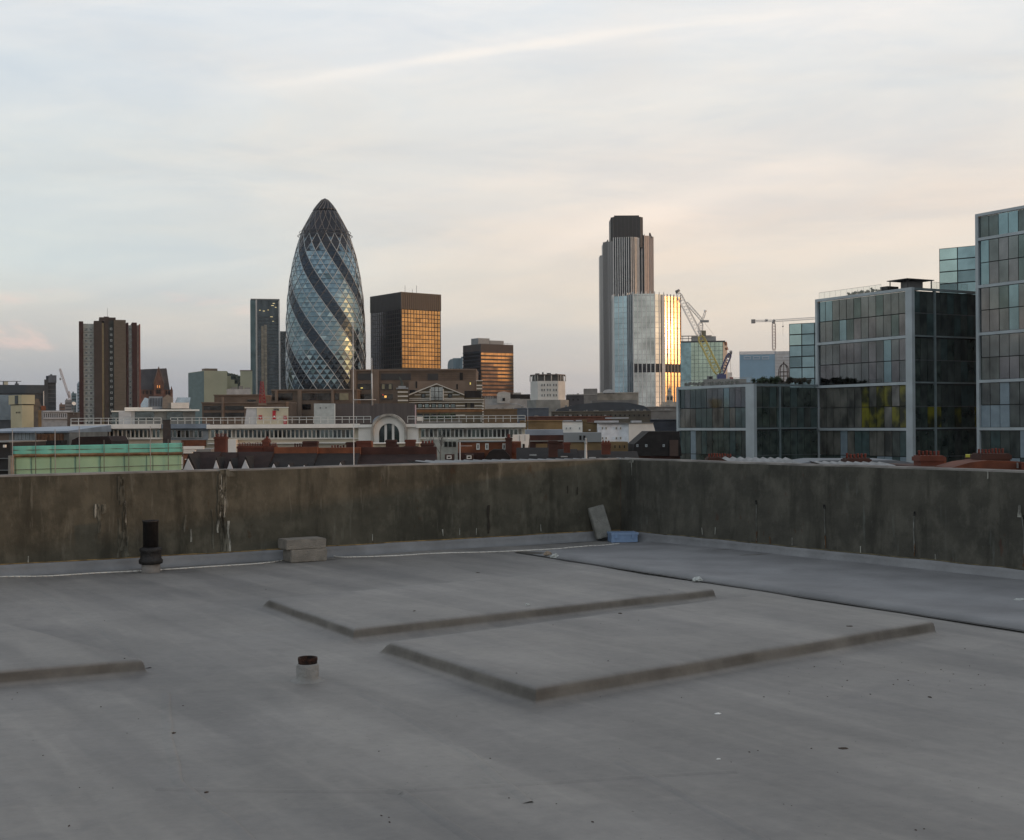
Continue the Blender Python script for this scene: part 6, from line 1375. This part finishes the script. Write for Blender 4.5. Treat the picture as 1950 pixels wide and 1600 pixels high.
# ================================================================== scaffold with sheeting
d = 100.0
f = FR('sheeted_scaffold', 20, d, 'scaffold hung with turquoise sheeting above and pale green sheeting below', 'scaffold', rot=35, py=860)
def sheet(name, x0, x1, ytl, ybl, ytr, ybr, m, y=0.0, sag=.05, nu=60, nv=8):
    mb = MB(); g = []
    for j in range(nv + 1):
        row = []
        for i in range(nu + 1):
            u = i / nu; v = j / nv; px = x0 + (x1 - x0) * u; yt = ytl + (ytr - ytl) * u; yb = ybl + (ybr - ybl) * u
            z = f.z(yt + (yb - yt) * v, px); X0 = f.x(px); row.append((X0, y + sag * noise.noise(Vector((X0 * .9, z * .8, 0))) + .4 * sag * noise.noise(Vector((X0 * 4, z * 1.5, 3))) - abs(math.sin(u * math.pi * 8)) * sag * .8, z))
        g.append(row)
    for a, b in zip(g, g[1:]):
        for i in range(nu): mb.face([a[i], a[i + 1], b[i + 1], b[i]], 0, True)
    o = mb.build(name, m, f.t); bm = bmesh.new(); bm.from_mesh(o.data); bmesh.ops.remove_doubles(bm, verts=bm.verts, dist=.001); bmesh.ops.recalc_face_normals(bm, faces=bm.faces); bm.to_mesh(o.data); bm.free(); md = o.modifiers.new('th', 'SOLIDIFY'); md.thickness = .01; md.offset = 0
sheet('turquoise_sheet', 24, 346, 850, 866, 843.5, 862, mat('sheet_turquoise', (.12, .42, .36), .5, 0, .16, .5, (1, 1, .6)), -.12, .05)
sheet('pale_green_sheet', 24, 346, 869.5, 960, 864.5, 950, mat('sheet_green', (.25, .42, .29), .6, 0, .14, .45, (1, 1, .35)), .05, .05)
def plank(y0l, y0r, m, name, xa=24, xb=347, yy=(-.25, -.05), th=.0):
    mb = MB()
    xs = [xa + (xb - xa) * k / 4 for k in range(5)]
    for a, b in zip(xs, xs[1:]):
        ta = (a - 24) / 322; tb = (b - 24) / 322; za = f.z(y0l + (y0r - y0l) * ta, a); zb = f.z(y0l + (y0r - y0l) * tb, b)
        mb.beam((f.x(a), (yy[0] + yy[1]) / 2, za), (f.x(b), (yy[0] + yy[1]) / 2, zb), th)
    mb.build(name, m, f.t)
BRD = mat('scaffold_board', (.17, .105, .055), .8, 0, .3, 2); STL = mat('scaffold_tube', (.13, .12, .10), .6, .3, .3, 2)
plank(868, 863.4, BRD, 'board', th=.13); plank(857.5, 853, STL, 'guard_rail', th=.03); plank(895, 885, STL, 'lower_rail', th=.025)
tops = {22: 818, 66: 822, 103: 818, 149: 812, 196: 838, 243: 826, 284: 811, 318: 836, 346: 842}
for px, yt in tops.items():
    mb = MB(); mb.beam((f.x(px), -.3, f.z(960, px)), (f.x(px), -.3, f.z(yt, px)), .035, 0, 6); mb.build('standard', mat('tube_pale', (.30, .28, .26), .6) if px in (22, 103, 149, 284) else STL, f.t)
for px in (30, 60, 97, 144, 191, 237, 279, 291): 
    mb = MB(); mb.beam((f.x(px), -.02, f.z(950, px)), (f.x(px), -.02, f.z(868, px)), .03, 0, 6); mb.build('inner_standard', mat('tube_seen_through', (.13, .20, .15), .7), f.t)
mb = MB(); mb.prism([(f.x(18.5), -.3), (f.x(25), -.3), (f.x(25), .5), (f.x(18.5), .5)], f.z(960, 20), f.z(868, 20)); mb.build('end_post', mat('end_post_tan', (.26, .22, .17), .7, 0, .2, 2), f.t)
f = FR('dark_house', -60, 104, 'dark house with a small pale bird-like finial at the edge of the view', 'house', rot=0); f.part('body', mat('dark_house', (.028, .024, .022), .85, 0, .4, .6), [(-60, 19, 843, None, 0, 8)]); f.part('pale_ledge', GREYC, [(-60, 19, 841, 843, -.3, 8.2), (-60, 19, 872.5, 874, -.2, 0), (-60, 19, 895, 896.5, -.2, 0)]); f.part('finial', WHT, [(11, 15, 847, 852, -.6, -.3)]); 
# stepped white and brick party wall right of the scaffold
f = FR('party_wall_house', 340, 125, 'brick house with ragged white patches of render beside the scaffold', 'house', rot=0)
f.part('brick', mat('party_brick', (.15, .065, .04), .85, 0, .3, 1), [(344, 372, 868, None, 0, 6), (344, 395, 862, 868, .3, 6)]); f.part('white_render', WHT, [(346, 388, 850, 855.5, -.1, .2), (349, 372, 855.6, 860, 0, .25), (344, 366, 860.2, 863.5, .05, .28), (346.5, 349, 870, 893, -.3, 0), (352, 360, 874, 875.5, -.1, 0)])
f.part('back_wall', GREYC, [(344, 392, 856, 862, 2, 6)])
# ================================================================== brick terrace below the parapet
def gable(f, apx, apy, bl, br, by, dep, mw, roofm):
    mb = MB(); mb.prof([(f.x(bl), f.z(by, bl)), (f.x(apx), f.z(apy, apx)), (f.x(br), f.z(by, br))], -dep, -dep + .25); mb.build('gable_face', mw, f.t)
    w = (br - bl) * .5; mb = MB(); q = [(f.x(bl - w * .34), f.z(by, bl)), (f.x(apx), f.z(apy - (by - apy) * .42, apx)), (f.x(br + w * .34), f.z(by, br))]; mb.prof(q, -dep + .26, 1.2); mb.build('dormer_roof', roofm, f.t)
def terrace(px0, px1, yridge, d, label, gables=(), chims=(), roofm=None, wallm=None, yb=905, back=None, rot=0):
    f = FR('terrace_house', px0, d, label, 'house', 'brick terrace below the parapet', rot=rot); roofm = roofm or TILE
    mb = MB(); xa, xb = f.x(px0), f.x(px1); zr, ze = f.z(yridge, (px0 + px1) / 2), f.z(yb, (px0 + px1) / 2)
    mb.face([(xa, -3, ze), (xb, -3, ze), (xb, 1.2, zr), (xa, 1.2, zr)]); mb.face([(xa, 1.2, zr), (xb, 1.2, zr), (xb, 5.4, ze), (xa, 5.4, ze)]); mb.face([(xa, -3, ze), (xa, 1.2, zr), (xa, 5.4, ze)]); mb.face([(xb, -3, ze), (xb, 5.4, ze), (xb, 1.2, zr)])
    mb.build('roof', roofm, f.t); mb = MB(); mb.box(xa + .01, xb - .01, -2.8, 5.2, 0, ze - .01); mb.build('walls', wallm or BRICK, f.t)
    if back: f.part('parapet', back[2], [(px0 + .2, px1 - .2, back[0], back[1], 1.3, 2.2)])
    for g in gables: gable(f, *g)
    for c_ in chims: chim(f, *c_[:4], **c_[4])
    return f
GW = mat('gable_white', (.50, .52, .54), .7, 0, .08, 1)
D = dict
terrace(362, 415, 861, 112, 'dark roofed terrace house with the widest white gable and a tall six pot stack', [(376, 872, 367, 387, 893.5, 3.4, GW, SLATE)], [(392.5, 415, 832.5, 870, D(y0=3, npot=6, ph=6.5, dep=.9))])
terrace(415.3, 447, 862, 112.5, 'dark roofed terrace house with a slim white gable left of the long pot row', [(426.5, 875, 422, 431.5, 890, 3.2, GW, SLATE)])
terrace(447.3, 516, 861, 113, 'terrace house with two slim white gables under the longest row of pots', [(452, 877, 447.5, 457.5, 890.5, 3.2, GW, SLATE), (480.5, 874, 474, 487.5, 890, 3.2, GW, SLATE)], [(440, 488, 850.5, 868, D(y0=2.5, npot=15, ph=6.5)), (488.2, 500, 839, 868, D(y0=2.6, npot=0)), (500.3, 515, 850, 868, D(y0=2.5, npot=4, ph=6.5, cap=False)), (491, 499, 836, 839, D(y0=2.9, npot=1, ph=4, dep=.6))])
terrace(516.3, 600, 864, 113.5, 'terrace house with orange parapet and two tiny white gables', [(533, 881.5, 529.5, 536.5, 888.5, 3.2, GW, SLATE), (561, 883, 558.5, 563.5, 888, 3.2, GW, SLATE)], [(548, 567, 852, 868, D(y0=2.6, npot=4, ph=6, pm=POTD)), (566.8, 594, 841, 870, D(y0=2.8, npot=0, m=BRICKD))], SLATE, None, 900, (852, 866, BRICKO))
terrace(600.3, 682, 864, 114, 'terrace house with orange parapet and one white gable beside the thin mast', [(590, 884, 588, 592, 887.5, 3.4, GW, SLATE), (656.5, 879, 654, 659.5, 885.5, 3.2, GW, SLATE)], [(620, 648, 857, 870, D(y0=2.6, npot=5, ph=8)), (651, 674, 843, 870, D(y0=2.8, npot=0, m=BRICKD))], SLATE, None, 900, (853, 866, BRICKO))
terrace(682.3, 829, 866, 115, 'long dark terrace range with many brick stacks right of the thin mast', [], [(674.3, 702, 840, 868, D(y0=1.6, npot=0, m=BRICK)), (702.3, 704.5, 841, 868, D(y0=1.5, npot=0, m=BRICKO, cap=False)), (729, 749, 838.5, 868, D(y0=2.5, npot=0, m=BRICKD)), (749.2, 753, 848, 868, D(y0=2.6, npot=0, m=BRICKD, cap=False)), (767, 786, 838, 851, D(y0=2.5, npot=0, m=BRICK)), (764, 790, 851, 868, D(y0=2.5, npot=0, m=BRICKD, cap=False)), (798, 822, 845, 890, D(y0=2.2, npot=4, ph=5, m=BRICKD)), (821.8, 828, 858, 890, D(y0=2, npot=0, m=BRICKO, cap=False))], TILE, None, 895, (852, 866, BRICKD))
for (x0, y0, lb) in ((533, 855.5, 'tiny white pediment on the orange parapet left'), ):
    pass
# cream ornaments
f = FR('patchy_wall', 704, 150, 'patchy cream wall low behind the brick stacks under the arched bay', 'wall', rot=0); f.part('wall', mat('patchy_cream', (.36, .33, .25), .8, 0, .35, 1.5), [(704, 798, 845, None, 0, 3)]); f.part('coping', WHT, [(703, 799, 843.5, 845, -.3, 3)])
# right half of the terrace
f = FR('brick_house', 870, 130, 'red brick house with white sash windows left of the stepped white wall end', 'house', rot=0)
f.part('front', BRICKO, [(872, 992, 842, None, 0, 7)]); f.part('coping', GREYC, [(872, 975, 840.5, 842, -.2, 7)]); f.windows([910, 927, 959.5], [844.5], 6.5, 12, 0, [WFR, DGL], .12)
f.poly('hip_roof', SLATE, [(922, 875), (932, 860), (940, 855), (958, 855), (970, 866), (972, 875)], -3, -.1); f.part('parapet_band', BRICKD, [(872, 922, 862, 880, -1, -.02)])
chim(f, 962.5, 974.5, 833, 876, y0=-1.5, dep=1, npot=1, ph=6, m=BRICKD); chim(f, 975, 984, 844, 862, y0=-1, dep=.8, npot=0, m=BRICK)
for x in (858, 895):
    f.part('dormer', mat('tile_mid', (.05, .028, .022), .8), [(x - 8, x + 8, 864, 880, -3.4, -1.1)]); f.windows([x], [866], 9, 6.5, -3.4, [WFR, DGL], .1)
f = FR('white_wall_end', 974, 140, 'stepped white wall end with a small dark door beside red brick houses', 'wall', rot=0); f.poly('wall', WHT, [(976, 880), (976, 828), (1008, 827), (1008, 833), (1006.5, 847), (1004, 856), (990, 856), (988, 850), (983, 850), (983, 880)], 0, .8); f.part('door', SLATE, [(995, 999, 845.5, 856, -.1, 0)]); f.part('panel_line', GREYC, [(989, 989.8, 829, 840, -.05, 0), (999, 999.8, 829, 840, -.05, 0)])
f = FR('red_range', 1008, 150, 'low red brick range with a pale ledge right of the stepped white wall', 'house', rot=0); f.part('body', BRICKD, [(1009, 1073, 829, None, 0, 8)]); f.part('lead_top', LEAD, [(1001, 1073, 818.5, 828.8, 1, 8)]); f.part('ledge', GREYC, [(1009, 1072, 839, 840.8, -.4, 0)])
f.part('tan_panel', TANB, [(1020, 1042, 845, 853, -.2, 0)])
for (x0, x1, yr, lb, ch) in ((983, 1044, 853, 'dark slate roofed cottage with pale roof lights under the red range', ((1043, 1060, 839, 870, D(y0=-2, npot=0, m=BRICKD)),)), (1044.5, 1100, 856, 'dark slate roofed cottage beside a squat brick stack', ((1072, 1084, 842, 862, D(y0=-1.5, npot=0, m=BRICK)),)), (1100.5, 1150, 858, 'dark roofed cottage behind the white vent pipe', ((1144, 1160, 843, 865, D(y0=-1.5, npot=3, ph=4, m=BRICK)),)), (1150.5, 1215, 860, 'low dark cottage with a rounded pale roof light', ())):
    f = terrace(x0, x1, yr, 118, lb, [], ch, SLATE, BRICK, 885); 
    f.part('roof_light', mat('roof_light', (.34, .35, .34), .4), [((x0 + x1) / 2 - 6, (x0 + x1) / 2 + 7, yr + 12, yr + 14, -1.5, -1.2)])
# leafless tangle behind the brick house
f = FR('bare_tree', 838, 122, 'leafless grey shrub tree between brick stacks and brick house', 'tree', z0=G)
mb = MB(); rn = random.Random(5); zb = f.z(880, 838); 
def grow(p, dr, l, r_, n):
    q = p + dr * l; mb.beam(p, q, r_, 0, 4, r_ * .7)
    if n == 0: return
    for _ in range(3 if n > 1 else 2):
        nd_ = (dr + Vector((rn.uniform(-.7, .7), rn.uniform(-.5, .5), rn.uniform(-.1, .5)))).normalized(); grow(q, nd_, l * rn.uniform(.6, .85), r_ * .65, n - 1)
grow(Vector((f.x(838), 0, zb)), Vector((0, 0, 1)), .8, .06, 5); mb.beam((f.x(838), 0, 0), (f.x(838), 0, zb + .1), .07, 0, 5); mb.build('trunk_and_twigs', mat('bare_twig', (.12, .12, .11), .8), f.t)
f = FR('glazed_lean_to', 843, 160, 'pale glazed lean-to behind the leafless shrub', 'building', rot=0); f.part('body', mat('leanto_pale', (.32, .32, .28), .8, 0, .2, 1), [(806, 872, 838, None, 0, 5)]); f.part('glazing', glass('window_mid', (.16, .19, .18)), [(846, 852, 841, 851, -.1, 0), (854, 860, 841, 851, -.1, 0), (862, 868, 841, 851, -.1, 0)])
# ================================================================== neighbours just beyond the parapet
f = FR('thin_mast', 673, 62, 'tall thin white mast rising from behind the brown parapet', 'mast', py=740); mb = MB(); x_ = f.x(673, 740); mb.beam((x_, 0, 0), (x_, 0, f.z(604)), .045, 0, 8, .018); mb.build('pole', mat('mast_white', (.52, .50, .47), .5), f.t); mb = MB(); mb.beam((f.x(672), -.05, f.z(761.5)), (f.x(716), -.05, f.z(761.5)), .018, 0, 6); mb.build('stay', mat('mast_white', (.52, .5, .47)), f.t)
f = FR('thick_mast', 709, 245, 'thicker white flagpole ending above the mauve plant house', 'mast', py=740, z0=zat(709, 772, 245)); mb = MB(); mb.beam((f.x(709, 740), -1, 0), (f.x(708, 690), -1, f.z(712)), .17, 0, 8); mb.beam((f.x(708.2, 700), -1, f.z(712) - .02), (f.x(708, 690), -1, f.z(682)), .11, 0, 8, .06); mb.build('pole', mat('mast_white', (.52, .5, .47)), f.t)
f = FR('low_mast', 876, 70, 'short white post with a level arm before the brick house', 'mast', py=855); mb = MB(); mb.beam((f.x(876), 0, 0), (f.x(876), 0, f.z(842)), .03, 0, 8); mb.build('pole', mat('mast_white', (.52, .5, .47)), f.t); mb = MB(); mb.beam((f.x(876), -.04, f.z(849.5)), (f.x(899), -.04, f.z(849.5)), .012, 0, 6); mb.build('arm', mat('mast_white', (.52, .5, .47)), f.t)
f = FR('gooseneck_pole', 1001, 300, 'thin pale pole with a long drooping arm over the end of the white building', 'pole', py=790); mb = MB(); P_ = [(1005, 815), (1005, 780), (1003, 776), (985, 769.5), (970, 769.5), (930, 770)]
for a, b in zip(P_, P_[1:]): mb.beam((f.x(a[0]), 0, f.z(a[1], a[0])), (f.x(b[0]), 0, f.z(b[1], b[0])), .07, 0, 6)
mb.beam((f.x(1005), 0, 0), (f.x(1005), 0, f.z(815)), .08, 0, 6); mb.build('pole', mat('pole_grey', (.30, .32, .34), .5), f.t)
# corrugated roof of the neighbour
def corrug(px_a, px_b, yl, yr, d0, depth, label, drop=.0, ang=0):
    mid = (px_a + px_b) / 2; a = at(px_a, yl, d0); b = at(px_b, yr, d0 + ang); t = thing('corrugated_roof', (a.x, a.y, G), label, 'roof', 'corrugated roofs beyond the parapet')
    L = Vector((b.x - a.x, b.y - a.y, 0)); n = max(4, int(L.length / .2)); u = L.normalized(); w = Vector((-u.y, u.x, 0)); z0 = a.z - G; z1 = b.z - G; mb = MB(); pts = []
    for k in range(n * 4 + 1):
        s_ = k / (n * 4); hgt = .032 * math.cos(k * math.pi / 2); p = L * s_; z = z0 + (z1 - z0) * s_ + hgt; pts.append((Vector((p.x, p.y, z)) - w * .25 + Vector((0, 0, -.05)), Vector((p.x, p.y, z)) + w * depth + Vector((0, 0, drop))))
    for p, q in zip(pts, pts[1:]): mb.face([p[0], q[0], q[1], p[1]], 0, True)
    mb.build('sheets', mat('corrugated', (.20, .205, .205), .6, .1, .3, 1.5), t); m2 = MB(); e = [(Vector((0, 0, 0))), L, L + w * depth, w * depth]; m2.prism([(p.x, p.y) for p in e], 0, min(z0, z1) - .35); m2.build('walls', BRICKD, t)
corrug(826, 1262, 880.5, 874.5, 24, 1.6, 'ribbed grey corrugated roof behind the corner of the parapets', -.03, 2.0)
corrug(1385, 1520, 877.5, 879.5, 34, 1.6, 'ribbed corrugated roof in front of the lowest office block', .05); corrug(1560, 1700, 882, 884, 32, 1.2, 'corrugated roof around the second pot stack', .0)
f = FR('vent_pipe', 1115, 23.5, 'white soil vent pipe standing on the corrugated roof near the corner', 'pipe', py=850, z0=zat(1115, 877, 23.5)); mb = MB(); x_ = f.x(1115.5); s_ = 23.5 / F; mb.lathe([(3.6 * s_, 0), (3.2 * s_, 3 * s_), (2.6 * s_, 4 * s_), (2.2 * s_, 30 * s_), (2.1 * s_, 31 * s_)], 0, 14, x_); mb.build('pipe', mat('pvc_white', (.52, .52, .49), .5), f.t); mb = MB(); mb.lathe([(2.2 * s_, 31 * s_), (2.6 * s_, 32 * s_), (2.6 * s_, 35 * s_), (1.4 * s_, 38 * s_), (2.0 * s_, 41 * s_), (1.0 * s_, 43 * s_)], 0, 14, x_); mb.build('cowl', mat('pvc_grey', (.36, .37, .36), .6), f.t)
for (x0, x1, yt, yb, d, np_, lb, br) in ((1350, 1396, 871, 878, 60, 9, 'low brick stack with nine short red pots above the corner of the grey parapet', 6), (1614, 1656, 873, 882, 55, 6, 'low brick stack with six red pots above the grey parapet', 8), (1753, 1797, 868, 889, 50, 6, 'taller brick stack with lit orange side above the grey parapet', 8)):
    f = FR('brick_house', x0, d, lb, 'house', 'houses whose stacks rise over the grey parapet', rot=0)
    chim(f, x0, x1, yt, yb + 6, y0=0, dep=.9, npot=np_, ph=9 if d < 60 else 7, m=BRICKD if x0 != 1753 else BRICK); f.part('walls', BRICKD, [(x0 - 12, x1 + 12, 893, None, -2, 7)])
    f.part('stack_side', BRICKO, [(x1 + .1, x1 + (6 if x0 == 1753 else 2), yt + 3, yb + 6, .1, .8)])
    f.part('stack_foot', BRICKD, [(x0 - 5, x1 + 5, yb + .5, 893, -.2, 1.2)])
f = FR('brick_house', 1870, 46, 'largest brick stack with its flared foot near the edge of the view', 'house', 'houses whose stacks rise over the grey parapet', rot=0)
chim(f, 1870, 1922, 864, 888, y0=0, dep=1, npot=8, ph=9, m=BRICKD); f.poly('flared_foot', mat('orange_foot', (.11, .035, .018), .85, 0, .3, 1.5), [(1800, 890), (1835, 880), (1868, 876), (1925, 878), (1990, 884), (1990, 896), (1800, 896)], -.6, 1.2); f.part('walls', BRICKD, [(1800, 1990, 894, None, -2, 7)]); f.part('pale_strut', GREYC, [(1920.5, 1922, 880, 890, -.8, -.7)])
f.part('low_parapet', BRICK, [(1926, 1990, 879, 896, -.9, -.65)])
f = simple('yellow_skip', 'yellow box roof light lying by the largest brick stack', 'roof light', 70, [('box', 0, 1838, 1863, 866, 871, 0, 1), ('curb', 1, 1836, 1868, 871.2, 878, -.1, 1.2), ('pier', 1, 1836, 1868, 878.1, None, 0, 1)], [mat('yellow_box', (.42, .40, .05), .6), BRICKD])
f = FR('grey_shed_roof', 1690, 90, 'blue grey shed roof between the brick stacks over the grey parapet', 'roof', rot=0); f.poly('roof', mat('lead_dark', (.10, .12, .14), .6), [(1515, 882), (1560, 876), (1700, 876), (1735, 882), (1735, 886), (1515, 886)], -1, 5); f.part('wall', GREYD, [(1515, 1735, 886.2, None, -.8, 4.8)])
# ================================================================== GROUND
gm = MB(); gm.face([(-9000, -3000, 0), (9000, -3000, 0), (9000, 14000, 0), (-9000, 14000, 0)])
gm.build('ground', mat('street_grey', (.07, .072, .075), .9, 0, .4, .02, det=8), None, 'grey city ground far below the roof', 'ground', kind='structure', loc=(0, 0, G))
# ================================================================== HAZE
hm = bpy.data.materials.new('haze'); hm.use_nodes = True; ht = hm.node_tree; ht.nodes.clear()
hv = ht.nodes.new('ShaderNodeVolumePrincipled'); hv.inputs['Color'].default_value = (.86, .90, .96, 1); hv.inputs['Density'].default_value = .00004
hv.inputs['Anisotropy'].default_value = 0.0; ho_ = ht.nodes.new('ShaderNodeOutputMaterial'); ht.links.new(hv.outputs[0], ho_.inputs['Volume'])
MB().box(-9100, 9100, -3100, 14100, G - 1.0, 185).build('haze', hm, None, 'thin blue grey evening haze over the whole city', 'haze', kind='stuff')
